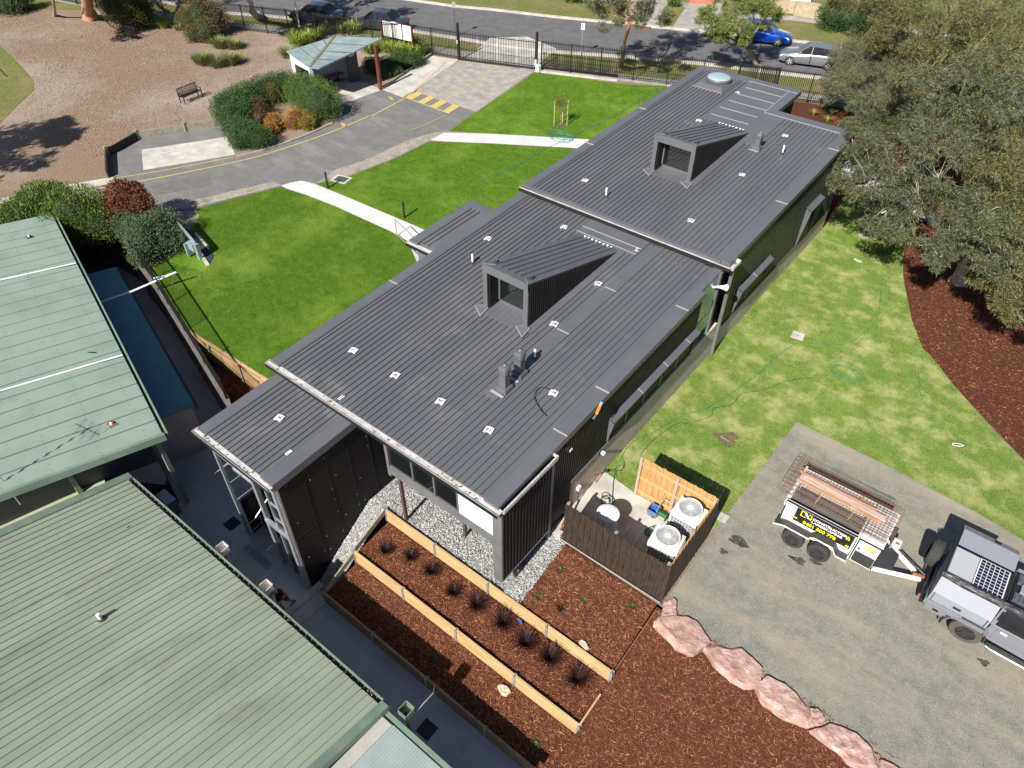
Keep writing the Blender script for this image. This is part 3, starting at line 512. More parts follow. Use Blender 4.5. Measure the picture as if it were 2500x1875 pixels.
# dormers
def dormer(x0, x1, y0, y1, zf, zt, nrib):
    dm = thing  # noqa
    zb0 = zf(0, y0); zb1 = zf(0, y1); wl = lambda y: zt+(zb1+.03-zt)*(y-y0)/(y1-y0)
    parent = front_roof if y0 < 20 else rear_roof
    o = MB()
    o.hexa([(x0, y0, zt-.08), (x1, y0, zt-.08), (x1, y1, zb1-.05), (x0, y1, zb1-.05)], [(x0, y0, zt), (x1, y0, zt), (x1, y1, zb1+.03), (x0, y1, zb1+.03)])
    o.hexa([(x0, y0, zb0), (x0+.18, y0, zb0), (x0+.18, y0+.06, zb0), (x0, y0+.06, zb0)], [(x0, y0, zt-.01), (x0+.18, y0, zt-.01), (x0+.18, y0+.06, zt-.01), (x0, y0+.06, zt-.01)])
    o.hexa([(x1-.18, y0, zb0), (x1, y0, zb0), (x1, y0+.06, zb0), (x1-.18, y0+.06, zb0)], [(x1-.18, y0, zt-.01), (x1, y0, zt-.01), (x1, y0+.06, zt-.01), (x1-.18, y0+.06, zt-.01)])
    o.box(x0, x1, y0-.004, y0+.06, zt-.30, zt-.02)
    D = o.build('dormer', flash_m, bld); D['label'] = 'wedge dormer with one dark window on the %s roof' % ('front' if y0 < 20 else 'rear')
    m1 = MB(); n = nrib
    for i in range(n):
        x = x0+.30+(x1-x0-.6)*i/(n-1); ya = y0+.3
        m1.hexa([(x-.014, ya, wl(ya)+.0), (x+.014, ya, wl(ya)), (x+.014, y1-.1, wl(y1-.1)), (x-.014, y1-.1, wl(y1-.1))], [(x-.014, ya, wl(ya)+.04), (x+.014, ya, wl(ya)+.04), (x+.014, y1-.1, wl(y1-.1)+.04), (x-.014, y1-.1, wl(y1-.1)+.04)])
    m1.build('roof_rib', roof_m, D)
    m2 = MB(); ribwall_x(m2, x1-.02, y0+.06, y1-.05, lambda y: zf(0, y)+.02, lambda y: wl(y)-.02, sp=.115); ribwall_x(m2, x0+.02, y0+.06, y1-.05, lambda y: zf(0, y), lambda y: wl(y)-.02, out=-1)
    ribwall_x(m2, x0+.19, y0+.06, y0+.62, K(zb0), K(zt-.1), out=1, sp=.09); m2.box(x1-.2, x1-.17, y0+.06, y0+.62, zb0, zt-.1)
    m2.build('side_cladding', clad_m, D)
    W_ = MB().box(x0+.25, x1-.2, y0+.60, y0+.63, zb0+.16, zt-.25).build('window', glass_m, D)
    m3 = MB(); m3.box(x0+.2, x1-.18, y0+.57, y0+.66, zb0+.02, zb0+.17); m3.box(x0+.2, x0+.27, y0+.57, y0+.6, zb0+.1, zt-.3); m3.box(x1-.26, x1-.19, y0+.57, y0+.6, zb0+.1, zt-.3); m3.build('frame', flash_m, W_)
    m4 = MB()
    m4.hexa([(x1-.02, y0-.1, zf(0, y0-.1)+.03), (x1+.25, y0-.1, zf(0, y0-.1)+.03), (x1+.25, y1, zb1+.04), (x1-.02, y1, zb1+.04)], [(x1-.02, y0-.1, zf(0, y0-.1)+.10), (x1+.25, y0-.1, zf(0, y0-.1)+.045), (x1+.25, y1, zb1+.055), (x1-.02, y1, zb1+.1)])
    for xx in (x0+.05, x1-.05): m4.hexa([(xx-.35, y0-.12, zb0+.02), (xx+.2, y0-.5, zb0+.01), (xx+.2, y0+.03, zb0+.02), (xx-.2, y0+.03, zb0+.02)], [(xx-.3, y0-.1, zb0+.055), (xx+.18, y0-.42, zb0+.05), (xx+.15, y0+.03, zb0+.13), (xx-.15, y0+.03, zb0+.13)])
    slab(m4, x0+.2, x1-.2, y0-.25, y0+.6, zf, .02, .045)
    m4.build('base_flashing', flash_m, D)
    m5 = MB()
    for xx in (x0+.05, x1-.05):
        m5.obox((xx-.33, y0-.12, zb0+.06), (xx+.18, y0-.45, zb0+.06), .025, .01); m5.obox((xx+.18, y0-.45, zb0+.06), (xx+.15, y0, zb0+.13), .02, .01)
    m5.obox((x0+.02, y0-.006, zt+.006), (x0+.32, y0+.3, wl(y0+.3)+.006), .014, .008); m5.obox((x1-.02, y0-.006, zt+.006), (x1-.3, y0+.3, wl(y0+.3)+.006), .014, .008)
    each(m5, 'sealant_line', sealant, D)
    m6 = MB()
    for i in range(8):
        x = x0+.35+(x1-x0-.7)*i/7; m6.box(x-.05, x+.04, y1-.10, y1-.03, wl(y1-.1)+.01, wl(y1-.1)+.035)
    m6.build('foam_closer', white_p, D)
dormer(-13.12, -11.22, 15.1, 20.9, zA, 6.05, 6)
dormer(-13.25, -11.33, 26.45, 32.35, zB, 6.46, 6)
# square flues and pipes
def flue(x, y, zf, hgt, wd, par, lab=None):
    z = zf(x, y); q = wd/2
    o = MB().box(x-q, x+q, y-q, y+q, z, z+hgt*.7)
    o.hexa([(x-q*1.7, y-q*1.7, z), (x+q*1.7, y-q*1.7, z), (x+q*1.7, y+q*1.7, z), (x-q*1.7, y+q*1.7, z)], [(x-q*1.5, y-q*1.5, z+.16), (x+q*1.5, y-q*1.5, z+.16), (x+q*1.5, y+q*1.5, z+.16), (x-q*1.5, y+q*1.5, z+.16)])
    D = o.build('roof_flue', flash_m, bld, bevel=.008)
    MB().hexa([(x-q*1.35, y-q*1.35, z+hgt*.66), (x+q*1.35, y-q*1.35, z+hgt*.66), (x+q*1.35, y+q*1.35, z+hgt*.66), (x-q*1.35, y+q*1.35, z+hgt*.66)], [(x-q*1.3, y-q*1.3, z+hgt), (x+q*1.3, y-q*1.3, z+hgt), (x+q*1.3, y+q*1.3, z+hgt), (x-q*1.3, y+q*1.3, z+hgt)]).build('cowl', flash_m, D, bevel=.09)
    m1 = MB(); m1.box(x-.03, x+.03, y-.03, y+.03, z+hgt+.001, z+hgt+.012); m1.obox((x-q*2.2, y-q*2.6, z+.05), (x+q*1.8, y-q*2.8, z+.05), .10, .01); m1.build('seal', sealant, D)
flue(-10.06, 12.45, zA, .98, .25, front_roof); flue(-10.1, 13.25, zA, .98, .25, front_roof); flue(-10.42, 31.0, zB, .78, .22, rear_roof)
def vpipe(x, y, zf, hgt=.42):
    z = zf(x, y); o = MB().lathe([(.036, z+.03), (.036, z+hgt*.7), (.046, z+hgt*.72), (.04, z+hgt*.95), (.012, z+hgt)], x, y, 12).build('vent_pipe', white_m, bld, smooth=False)
    MB().lathe([(.10, z+.01), (.09, z+.05), (.05, z+.09)], x, y, 10).build('rubber_boot', dark_r, o)
for q in ((-10.15, 14.12, zA), (-15.16, 16.9, zA)): vpipe(*q)
for q in (b(772, 1325), b(1962, 1035)):
    # unproject onto the rear roof
    px = 0
def onroof(cr, x, y, zf):
    z = 4.3
    for _ in range(6): q = cr(x, y, z); z = zf(q[0], q[1])
    return q
for q in (onroof(b, 772, 1330, zB), onroof(b, 1962, 1040, zB)): vpipe(q[0], q[1], zB)
# white curled tags fixed to the roofs, with their numbers
tagm = mat('white tag', (.80, .80, .79), rough=.6); ink = mat('black ink', (.02, .02, .02), rough=.6)
SEG = {'0': 'abcdef', '1': 'bc', '3': 'abcdg', '4': 'bcfg', '6': 'acdefg', '7': 'abc', '9': 'abcdfg'}
SP = {'a': (0, 2, 1, 2), 'b': (1, 1, 1, 2), 'c': (1, 0, 1, 1), 'd': (0, 0, 1, 0), 'e': (0, 0, 0, 1), 'f': (0, 1, 0, 2), 'g': (0, 1, 1, 1)}
def roof_tag(q, zf, txt, rz=.25):
    x, y = q[0], q[1]; ca, sa = math.cos(rz), math.sin(rz); L = .13
    def W(u, v_, dz): X = x+u*ca-v_*sa; Y = y+u*sa+v_*ca; return (X, Y, zf(X, Y)+dz)
    mb = MB(); N = 8; vs = []
    for j in range(2):
        for i in range(N+1): 
            u = -L+2*L*i/N; vs.append(W(u, (-L if j == 0 else L)*(1-.12*math.sin(PI*i/N)*(1-j)), .045+.035*math.cos(2.2*(u/L))**2*(1-.3*j)))
    mb.add(vs, [(i, i+1, N+2+i, N+1+i) for i in range(N)])
    o = mb.build('roof_tag', tagm, bld); so_ = o.modifiers.new('s', 'SOLIDIFY'); so_.thickness = .006
    m2 = MB(); hgt = .04; x_ = -.06
    for ch in txt:
        for s_ in SEG[ch]:
            u0, v0, u1, v1 = SP[s_]; m2.obox(W(x_+u0*.04, -.05+v0*hgt, .088), W(x_+u1*.04, -.05+v1*hgt, .088), .014, .004)
        x_ += .07
    m2.build('number', ink, o)
for (x, y), s_ in zip([(450, 1212), (733, 1380), (1037, 1556), (1800, 1500), (1805, 1033), (2100, 762), (1872, 378), (1358, 456)], ['91', '19', '34', '19', '19', '10', '17', '71']): roof_tag(onroof(a, x, y, zA), zA, s_)
roof_tag(onroof(c4, 1387, 517, zA), zA, '01')
for (x, y), s_ in zip([(630, 1225), (1345, 1497), (1690, 1187), (1980, 923), (1663, 632), (1398, 820)], ['14', '10', '71', '17', '11', '13']): roof_tag(onroof(b, x, y, zB), zB, s_)
roof_tag(onroof(crop(460, 850, 4.147), 922, 717, zE), zE, '14')
roof_tag(onroof(c3, 602, 386, zA), zA, '10')
for q in (onroof(c4, 470, 313, zA), onroof(c4, 143, 655, zE)): MB().box(q[0]-.05, q[0]+.05, q[1]-.12, q[1]+.1, q[2]+.04, q[2]+.05).build('tape_patch', tagm, bld)
# loose black cable on roof
cb_ = [onroof(c4, x, y, zA) for x, y in ((1770, 270), (1730, 252), (1690, 265), (1670, 310), (1690, 360), (1720, 405), (1745, 430))]
MB().tube([(q[0], q[1], q[2]+.06) for q in smooth_path(cb_, 5)], .012, 5).build('roof_cable', black_m, bld)
# --- annex on the left side
zN = lambda x, y: zA(x, y)-.03
mb = MB(); ribroof(mb, -17.75, -16.85, 16.75, 19.9, zN)
ax = mb.build('roof', roof_m, bld); mb = MB(); slab(mb, -18.15, -17.72, 16.6, 20.3, zN, -.2, .046); slab(mb, -17.72, -16.6, 19.85, 20.3, zN, -.2, .047); slab(mb, -17.1, -16.45, 16.75, 19.85, zA, 0, .052); mb.build('flashing', flash_m, ax)
gutter(ax, -18.2, -16.95, 16.5, zN(0, 16.6)-.02)
mb = MB(); mb.box(-18.0, -16.7, 16.85, 20.1, 0, 4.1); mb.build('annex_wall', panel_m, bld)
mb = MB(); ribwall_y(mb, 16.84, -18.0, -16.7, K(0), K(4.1), sp=.16, dp=.02, wd=.9); mb.build('cladding', mat('mid grey cladding', (.17, .17, .165), rough=.5), bld)
mb = MB(); mb.box(-18.0, -17.92, 20.9, 22.6, 2.3, 3.1); mb.box(-18.0, -16.8, 22.52, 22.6, 2.3, 3.1); mb.box(-18.0, -16.8, 20.9, 22.6, 2.2, 2.3); mb.build('entry_canopy', flash_m, bld)
mb = MB(); mb.lathe([(.10, 0), (.10, .12), (.02, .17)], -17.6, 22.3, 12, cz=3.1); mb.build('camera_dome', white_p, bld, smooth=True)
# --- low stair tower at front left
mb = MB(); ribroof(mb, XL+.4, -13.75, 5.95, 9.05, zE); ex = mb.build('roof', roof_m, bld); ex['label'] = 'small lowest roof over the stair tower'
mb = MB(); slab(mb, XL-.02, XL+.42, 5.9, 9.9, zE, -.25, .046); slab(mb, -13.8, -13.25, 5.9, 9.2, zE, -.25, .046); slab(mb, XL+.4, -13.3, 8.95, 9.1, zE, 0, .14); mb.box(XL, -13.1, 9.0, 9.1, 3.3, 3.85); mb.build('flashing', flash_m, ex)
gutter(ex, XL-.06, -13.25, 5.8, zE(0, 5.9)-.0)
mb = MB(); mb.box(-13.45, -13.32, 6.05, 10.3, -2.32, 3.15)
mb.build('side_wall', panel_m, bld); mb = MB()
q = random.Random(5)
for i in range(1, 5): mb.box(-13.32, -13.305, 6.05+i*.85-.003, 6.05+i*.85+.003, -2.2, 3.1)
mb.box(-13.32, -13.305, 6.05, 10.1, .4, .406); mb.build('panel_joint', black_m, bld); mb = MB()
for i in range(26):
    y = q.choice([6.3, 6.9, 7.1, 7.75, 8.0, 8.6, 8.85, 9.4, 9.8]); z = q.uniform(-1.8, 3.0); mb.lathe([(.014, 0), (.012, .01)], y, z, 8, axis='x') if 0 else mb.box(-13.32, -13.306, y-.012, y+.012, z-.012, z+.012)
mb.build('screw_head', steel_m, bld)
mb = MB(); mb.box(-16.7, -13.4, 9.4, 9.5, -2.3, 3.2); mb.box(-16.75, -16.65, 6.2, 10.3, -2.3, -.5); mb.build('stair_wall', panel_m, bld)
mb = MB(); mb.box(-13.55, -13.32, 5.98, 6.06, -2.3, 3.2); mb.box(-13.48, -13.34, 5.9, 5.98, -2.3, 3.2); mb.box(-14.86, -14.72, 6.02, 6.16, -2.3, 3.2); mb.box(-16.72, -16.62, 6.0, 6.1, -2.3, 3.2); mb.box(-14.8, -13.45, 5.98, 6.1, .2, .34); mb.box(-16.7, -14.8, 6.03, 6.09, 2.2, 2.28)
for z in (.9, 1.7, 2.5): mb.box(-14.1, -13.55, 6.02, 6.06, z, z+.05)
mb.box(-14.12, -14.07, 6.0, 6.06, -2.2, 3.1)
mb.build('steel_frame', steel_m, bld)
mb = MB(); mb.box(-14.07, -13.55, 6.05, 6.07, -2.1, 3.0); mb.build('stair_window', glass_m, bld)
mb = MB()
for i in range(13): mb.box(-16.5, -14.95, 6.6+i*.27, 6.9+i*.27, -2.3, -2.12+i*.17)
mb.build('stairs', black_m, bld)
mb = MB()
for x in (-16.35, -15.0):
    mb.tube([(x, 5.9, -1.75), (x, 5.75, -1.35), (x, 6.3, -1.3), (x, 9.0, .5)], .022, 6); mb.tube([(x, 5.9, -1.75), (x, 6.5, -1.75)], .018, 5)
    for y, z in ((6.5, -1.2), (7.7, -.4)): mb.tube([(x, y, z-.85), (x, y, z)], .018, 5)
for z in (-.2, .7, 1.5, 2.3): mb.tube([(-16.6, 6.1, z), (-16.6, 9.3, z+.02)], .02, 5)
mb.build('handrail', steel_m, bld)
# loudspeaker, door light boxes, tool on the wall
ls = thing('loudspeaker', (-7.45, 21.7, 3.95), 'white horn loudspeaker fixed beside the teal corner window', 'loudspeaker')
MB().tube([(-7.6, 21.45, 4.0), (-7.45, 21.6, 3.98)], [.04, .04], 8).build('bracket', white_p, ls)
MB().tube([(-7.48, 21.6, 3.98), (-7.40, 21.7, 3.95), (-7.28, 21.85, 3.9), (-7.22, 21.93, 3.87)], [.04, .055, .09, .13], 16).build('horn', white_m, ls, smooth=False)
mb = MB(); mb.box(-7.42, -7.30, 12.62, 12.78, 2.15, 2.25); wl_ = thing('wall_light', (-7.4, 12.7, 2.2), 'small black floodlight fixed high near the front corner', 'light'); mb = MB(); mb.box(-7.42, -7.28, 12.0, 12.16, 3.55, 3.65); mb.build('lamp_housing', black_m, wl_, bevel=.02); MB().box(-7.28, -7.26, 12.02, 12.14, 3.56, 3.64).build('lens', white_p, wl_)
# orange grip of a tool leaning over the edge
tl = thing('ladder_clamp', (-7.3, 13.3, 4.1), 'orange handled tool hooked over the roof edge', 'tool')
q1 = Vector((-7.33, 13.62, 4.18)); q2 = Vector((-7.27, 13.35, 4.08)); MB().obox(q1, q2, .09, .08).build('grip', mat('orange plastic', (.85, .22, .02), rough=.5), tl, bevel=.02)
MB().obox(q1, q1+(q1-q2)*.45, .08, .05).build('shaft', mat('pale blue steel', (.35, .45, .5), rough=.4, metal=.3), tl)
for dx in (-.03, .03): MB().tube([q2, q2+Vector((dx, -.18, -.06))], .012, 5).build('prong', steel_m, tl)

# ================================================================== GREEN ROOFED BUILDINGS
gb = thing('green_roofed_building', (-13, 0, -2.3), 'near building with pale green ribbed roof filling the bottom left', 'building')
zG = lambda x, y: .55+.25*(4.2-y)
mb = MB(); ribroof(mb, -19.5, -7.5, -8, 4.08, zG, sp=.235, rh=.05, rw=.036); gr = mb.build('roof', green_near, gb)
slab(MB(), -7.55, -7.3, -8, 4.2, zG, -.22, .05).build('barge_cap', green_trim, gr); slab(MB(), -19.75, -19.45, -8, 4.25, zG, -.22, .06).build('barge_cap', green_trim, gr)
mb = MB(); mb.box(-19.7, -7.3, 4.08, 4.26, .37, .39); mb.box(-19.7, -7.3, 4.215, 4.26, .39, .54)
for i in range(52): mb.box(-19.5+i*.235, -19.47+i*.235, 4.16, 4.215, .50, .535)
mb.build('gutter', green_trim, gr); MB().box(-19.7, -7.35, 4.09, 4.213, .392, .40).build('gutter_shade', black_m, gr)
mb = MB(); mb.box(-19.3, -7.5, -8, 3.75, -2.3, .2); mb.build('wall', render_pink, gb)
for x in (-14.9, -12.75, -6.95):
    y = 4.43; mb = MB(); S = .16; z0 = .22; z1 = .46
    for bx in ((x-S, x+S, y-.14, y-.12), (x-S, x+S, y+.18, y+.2), (x-S, x-S+.02, y-.14, y+.2), (x+S-.02, x+S, y-.14, y+.2)): mb.box(*bx, z0, z1)
    mb.box(x-S, x+S, y-.14, y+.2, z0-.02, z0); o = mb.build('rainwater_head', gutter_w if x < -8 else green_trim, gb); MB().lathe([(.05, -2.3), (.05, z0)], x, y, 10).build('downpipe', green_trim, o); MB().lathe([(.05, z0+.002), (.05, z0+.01)], x, y, 12).build('outlet', black_m, o)
def onG(cr, x, y):
    z = 1.
    for _ in range(12): q = cr(x, y, z); z = zG(q[0], q[1])
    return q
q = onG(g, 455, 483); o = MB().lathe([(.05, q[2]), (.05, q[2]+.26)], q[0], q[1], 12).build('vent_pipe', white_p, gb, smooth=False); MB().lathe([(.12, q[2]+.01), (.06, q[2]+.05)], q[0], q[1], 12).build('rubber_boot', dark_r, o)
q = onG(g, 580, 72); MB().lathe([(.05, q[2]+.03), (.02, q[2]+.05)], q[0], q[1], 12).build('roof_plug', black_m, gb)
zL = lambda x, y: .34+.16*(4.2-y)
mb = MB(); N = 46; V = []
for i in range(N*4+1): 
    x = -7.28+i*.08/4*1.0; dz = .012*math.sin(2*PI*i/4); V += [(x, -6, zL(x, -6)+dz), (x, 3.98, zL(x, 3.98)+dz)]
mb.add(V, [(2*i, 2*i+1, 2*i+3, 2*i+2) for i in range(len(V)//2-1)]); lr = mb.build('lower_roof', pale_roof, gb)
mb = MB(); slab(mb, -7.3, -6.95, -6, 3.95, zL, .014, .04); mb.build('apron_flashing', apr_m, lr)
mb = MB(); mb.box(-7.3, -3.5, 4.03, 4.16, .17, .35); mb.build('gutter', green_trim, lr)
MB().box(-7.25, -3.6, -6, 3.6, -2.3, -.1).build('wall', render_pink, gb)
# lower yellowish roof beyond the left barge
mb = MB(); mb.hexa([(-24.5, 0.5, -.2), (-19.8, -4, .3), (-19.75, 3.4, .25), (-21.0, 3.9, .15)], [(-24.5, 0.5, -.1), (-19.8, -4, .42), (-19.75, 3.4, .37), (-21.0, 3.9, .27)]); mb.build('side_roof', mat('yellow green roof paint', (.36, .39, .24), (.42, .45, .30), 1, .55), gb)
# far green roof
A0 = Vector((-19.33, 5.65, 0)); U = Vector((-.9622, .2722, 0)); Nn = Vector((-.2722, -.9622, 0)); LE = 17.6
def FG(u, n_, dz=0): q = A0+U*u+Nn*n_; return (q.x, q.y, 1.6+.0714*n_+dz)
fb = thing('mint_roofed_building', (-28, 3, -2.3), 'building with mint green corrugated roof at the left edge', 'building')
mb = MB(); W = .15; V = []; cnt = int(LE/W)
for i in range(cnt):
    for uu, dz in ((0, 0), (.42, 0), (.55, .034), (.87, .034)): V += [FG((i+uu)*W, -.0, dz), FG((i+uu)*W, 16, dz)]
mb.add(V, [(2*i, 2*i+1, 2*i+3, 2*i+2) for i in range(len(V)//2-1)])
mb.hexa([FG(0, 0, -.1), FG(LE, 0, -.1), FG(LE, 16, -.1), FG(0, 16, -.1)], [FG(0, 0, -.005), FG(LE, 0, -.005), FG(LE, 16, -.005), FG(0, 16, -.005)])
fr = mb.build('roof', green_far, fb); mb = MB()
for i in range(1, int(LE/.75)): mb.hexa([FG(i*.75, 0, .03), FG(i*.75+.02, 0, .03), FG(i*.75+.02, 16, .03), FG(i*.75, 16, .03)], [FG(i*.75, 0, .038), FG(i*.75+.02, 0, .038), FG(i*.75+.02, 16, .038), FG(i*.75, 16, .038)])
o = mb.build('sheet_lap', mat('dark green lap', (.10, .14, .11), rough=.8), fr); o['kind'] = 'stuff'
mb = MB(); q_ = random.Random(4)
for n_ in (.5, 1.9, 3.3, 4.7, 6.1, 7.5):
    for i in range(58):
        P0 = FG(.15+i*.30, n_+q_.uniform(-.02, .02), .036); mb.box(P0[0]-.012, P0[0]+.012, P0[1]-.012, P0[1]+.012, P0[2], P0[2]+.012)
o = mb.build('roof_screws', mat('screw heads', (.10, .12, .10), rough=.7), fr); o['kind'] = 'stuff'
mb = MB(); mb.hexa([FG(-.05, -.16, -.22), FG(LE, -.16, -.22), FG(LE, -.02, -.22), FG(-.05, -.02, -.22)], [FG(-.05, -.16, -.0), FG(LE, -.16, -.0), FG(LE, -.13, -.0), FG(-.05, -.13, -.0)]); mb.hexa([FG(-.12, -.05, -.22), FG(0, -.05, -.22), FG(0, 16, -.22), FG(-.12, 16, -.22)], [FG(-.12, -.05, .05), FG(0, -.05, .05), FG(0, 16, .05), FG(-.12, 16, .05)]); mb.build('gutter', green_trim, fr)
mb = MB(); mb.hexa([(*FG(.5, .5)[:2], -2.3), (*FG(LE-.6, .5)[:2], -2.3), (*FG(LE-.6, 16)[:2], -2.3), (*FG(.5, 16)[:2], -2.3)], [FG(.5, .5, -.11), FG(LE-.6, .5, -.11), FG(LE-.6, 16, -.11), FG(.5, 16, -.11)]); mb.build('wall', darkwall, fb)
mb = MB()
for n_ in (.25, 3.0, 6.0): q = FG(.35, n_, -.1); mb.box(q[0]-.07, q[0]+.07, q[1]-.07, q[1]+.07, -2.3, q[2])
mb.build('post', green_trim, fb)
def onF(cr, x, y):
    z = 1.7
    for _ in range(10): q = cr(x, y, z); z = 1.6+.0714*((Vector(q)-A0).dot(Nn)); 
    return (q[0], q[1], z)
for (p_, q_) in (((535, 645), (0, 765)), ((860, 1288), (0, 1540))):
    A1 = Vector(onF(k, *p_)); A2 = Vector(onF(k, *q_)); MB().tube([A1+Vector((0, 0, .07)), A2+(A2-A1)*.4+Vector((0, 0, .07))], .035, 8).build('roof_conduit', white_m, fb)
for cr, x, y in ((k, 207, 458), (h, 648, 208)):
    q = onF(cr, x, y); o = MB().box(q[0]-.16, q[0]+.16, q[1]-.12, q[1]+.12, q[2]+.02, q[2]+.04).build('vent_base', rust_m if x > 300 else black_m, fb); MB().lathe([(.05, q[2]+.03), (.05, q[2]+.11), (.02, q[2]+.13)], q[0], q[1], 10).build('vent_cap', white_p, o)
q = onF(k, 635, 1268); MB().obox((q[0]-.1, q[1]-.05, q[2]+.04), (q[0]+.1, q[1]+.1, q[2]+.05), .03, .03).build('roof_bracket', black_m, fb)
# lower teal roofed store in front
S0 = Vector((-21.35, 7.72, 0)); 
def FS(u, n_, z): q = S0+U*u+Nn*n_; return (q.x, q.y, z)
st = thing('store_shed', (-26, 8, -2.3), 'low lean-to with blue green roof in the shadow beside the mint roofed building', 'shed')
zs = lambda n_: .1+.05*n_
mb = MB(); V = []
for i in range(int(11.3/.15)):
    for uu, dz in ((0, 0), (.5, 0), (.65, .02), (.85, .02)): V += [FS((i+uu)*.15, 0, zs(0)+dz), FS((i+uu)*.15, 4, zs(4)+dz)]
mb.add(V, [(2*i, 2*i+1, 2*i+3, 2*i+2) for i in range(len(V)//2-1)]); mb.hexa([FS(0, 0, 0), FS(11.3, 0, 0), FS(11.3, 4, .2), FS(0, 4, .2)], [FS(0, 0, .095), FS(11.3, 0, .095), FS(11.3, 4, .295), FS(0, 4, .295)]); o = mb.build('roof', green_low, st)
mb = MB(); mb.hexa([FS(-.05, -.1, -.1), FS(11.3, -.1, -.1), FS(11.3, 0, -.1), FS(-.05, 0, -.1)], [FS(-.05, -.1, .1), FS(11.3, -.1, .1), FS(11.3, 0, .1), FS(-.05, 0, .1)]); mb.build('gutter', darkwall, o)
mb = MB(); mb.hexa([FS(.1, .1, -2.3), FS(11, .1, -2.3), FS(11, 3.5, -2.3), FS(.1, 3.5, -2.3)], [FS(.1, .1, 0), FS(11, .1, 0), FS(11, 3.5, .1), FS(.1, 3.5, .1)]); mb.build('wall', render_pink, st)
cd = thing('overhead_conduit', (-27, 9, .2), 'white conduit spanning from the lean-to roof to the retaining wall', 'conduit')
MB().tube([FS(8.3, 2.5, .42), FS(8.3, 0, .42), (-28.6, 11.9, .75), P(375, 680, .75)], .045, 8).build('pipe', white_m, cd)
# tv antenna
am = P(0+125/5.183, 1080+610/5.183, 1.5); an = thing('tv_antenna', am, 'thin tv antenna mast at the lower edge of the mint roof', 'antenna')
MB().tube([(am[0], am[1], .8), (am[0], am[1], 4.3)], .022, 6).build('mast', steel_m, an)
mb = MB(); mb.tube([(am[0]-.55, am[1]-.1, 4.2), (am[0]+.55, am[1]+.1, 4.2)], .014, 5)
for i in range(10): x = am[0]-.5+i*.11; mb.tube([(x, am[1]-.25-.02*i, 4.2), (x, am[1]+.25+.02*i, 4.2)], .008, 4)
mb.build('yagi', steel_m, an)
# wall mounted condenser in the courtyard
ac = thing('air_conditioner', (-17.6, 4.0, -1.2), 'grey wall hung condenser under the corner of the near green roof', 'air conditioner')
MB().box(-19.1, -18.4, 4.5, 4.85, -1.1, -.35).build('casing', mat('blue grey enamel', (.35, .38, .42), rough=.5), ac, bevel=.02); mb = MB()
for i in range(7): mb.box(-18.42, -18.38, 4.52, 4.84, -1.05+i*.1, -1.0+i*.1)
mb.build('grille', black_m, ac); MB().box(-19.0, -18.5, 4.2, 4.9, -1.14, -1.1).build('bracket', steel_m, ac)

# leaf debris caught in gutters and behind the roof step
deb = mat('dry leaf debris', (.20, .08, .04), (.30, .16, .09), rough=.9, island=[(.14, .06, .03), (.36, .22, .13)])
def debris(q, n):
    out = [(q.uniform(XL, XR), 8.75+q.uniform(0, .12), zA(0, 8.8)-.05) for _ in range(n//3)]+[(q.uniform(XL, -13.3), 5.78+q.uniform(0, .14), zE(0, 5.9)-.03) for _ in range(n//8)]
    out += [(q.normal(-9.9, .25), q.uniform(21.6, 22.15), zA(0, 22)+.05) for _ in range(n//12)]+[(q.normal(-9.0, .2), q.uniform(21.3, 22.1), zA(0, 22)+.02) for _ in range(n//12)]+[(q.uniform(-16.5, -14), 22.15-abs(q.normal(0, .15)), zA(0, 22)+.03) for _ in range(n//8)]
    return out+[(q.uniform(-19.5, -7.4), q.uniform(4.0, 4.15), .57) for _ in range(n//4)]
chips('leaf_debris', 160, debris, .05, deb, thick=.5, seed=21)
# ================================================================== SMALL STRUCTURES AND OBJECTS
# --- timber retaining walls of the terraces: sleepers held by steel posts
def sleeper_wall(label, x0, x1, y, zt, nrow, woodm, grp, step=2.15, row=.2, th=.075):
    T = thing('sleeper_wall', ((x0+x1)/2, y, zt-nrow*row), label, 'retaining wall', grp)
    q = random.Random(int(x0*10+y*7)); n = max(1, round((x1-x0)/step)); dx = (x1-x0)/n
    for i in range(n):
        for j in range(nrow):
            j1, j2 = q.uniform(-.012, .012), q.uniform(-.012, .012); mb = MB(); a0 = x0+i*dx+.02; a1 = x0+(i+1)*dx-.02; z = zt-j*row
            mb.hexa([(a0, y-th/2+j1*.5, z-row+.004+j1*.3), (a1, y-th/2, z-row+.004), (a1, y+th/2, z-row+.004), (a0, y+th/2, z-row+.004)], [(a0, y-th/2+j1*.5, z+j1), (a1, y-th/2, z+j2), (a1, y+th/2, z+j2), (a0, y+th/2, z+j1)]); mb.build('sleeper', woodm, T, bevel=.006)
    for i in range(n+1):
        mb = MB(); x = x0+i*dx; mb.box(x-.045, x+.045, y-th/2-.028, y-th/2-.016, zt-nrow*row, zt+.005); mb.box(x-.008, x+.008, y-th/2-.016, y+th/2+.016, zt-nrow*row, zt+.01); mb.box(x-.045, x+.045, y+th/2+.016, y+th/2+.026, zt-nrow*row, zt+.005); mb.build('steel_post', steel_m, T)
    return T
GW = 'pine sleeper walls of the garden terraces'
sleeper_wall('upper pine sleeper wall between the gravel and the burgundy plants', -12.5, -3.42, 9.02, -.40, 3, wood_y, GW)
sleeper_wall('middle pine sleeper wall below the row of burgundy plants', -12.5, -3.42, 7.46, -1.02, 4, wood_y, GW)
sleeper_wall('lowest sleeper wall in shade beside the sunken concrete path', -12.5, -3.3, 6.0, -1.72, 3, wood_side, GW)
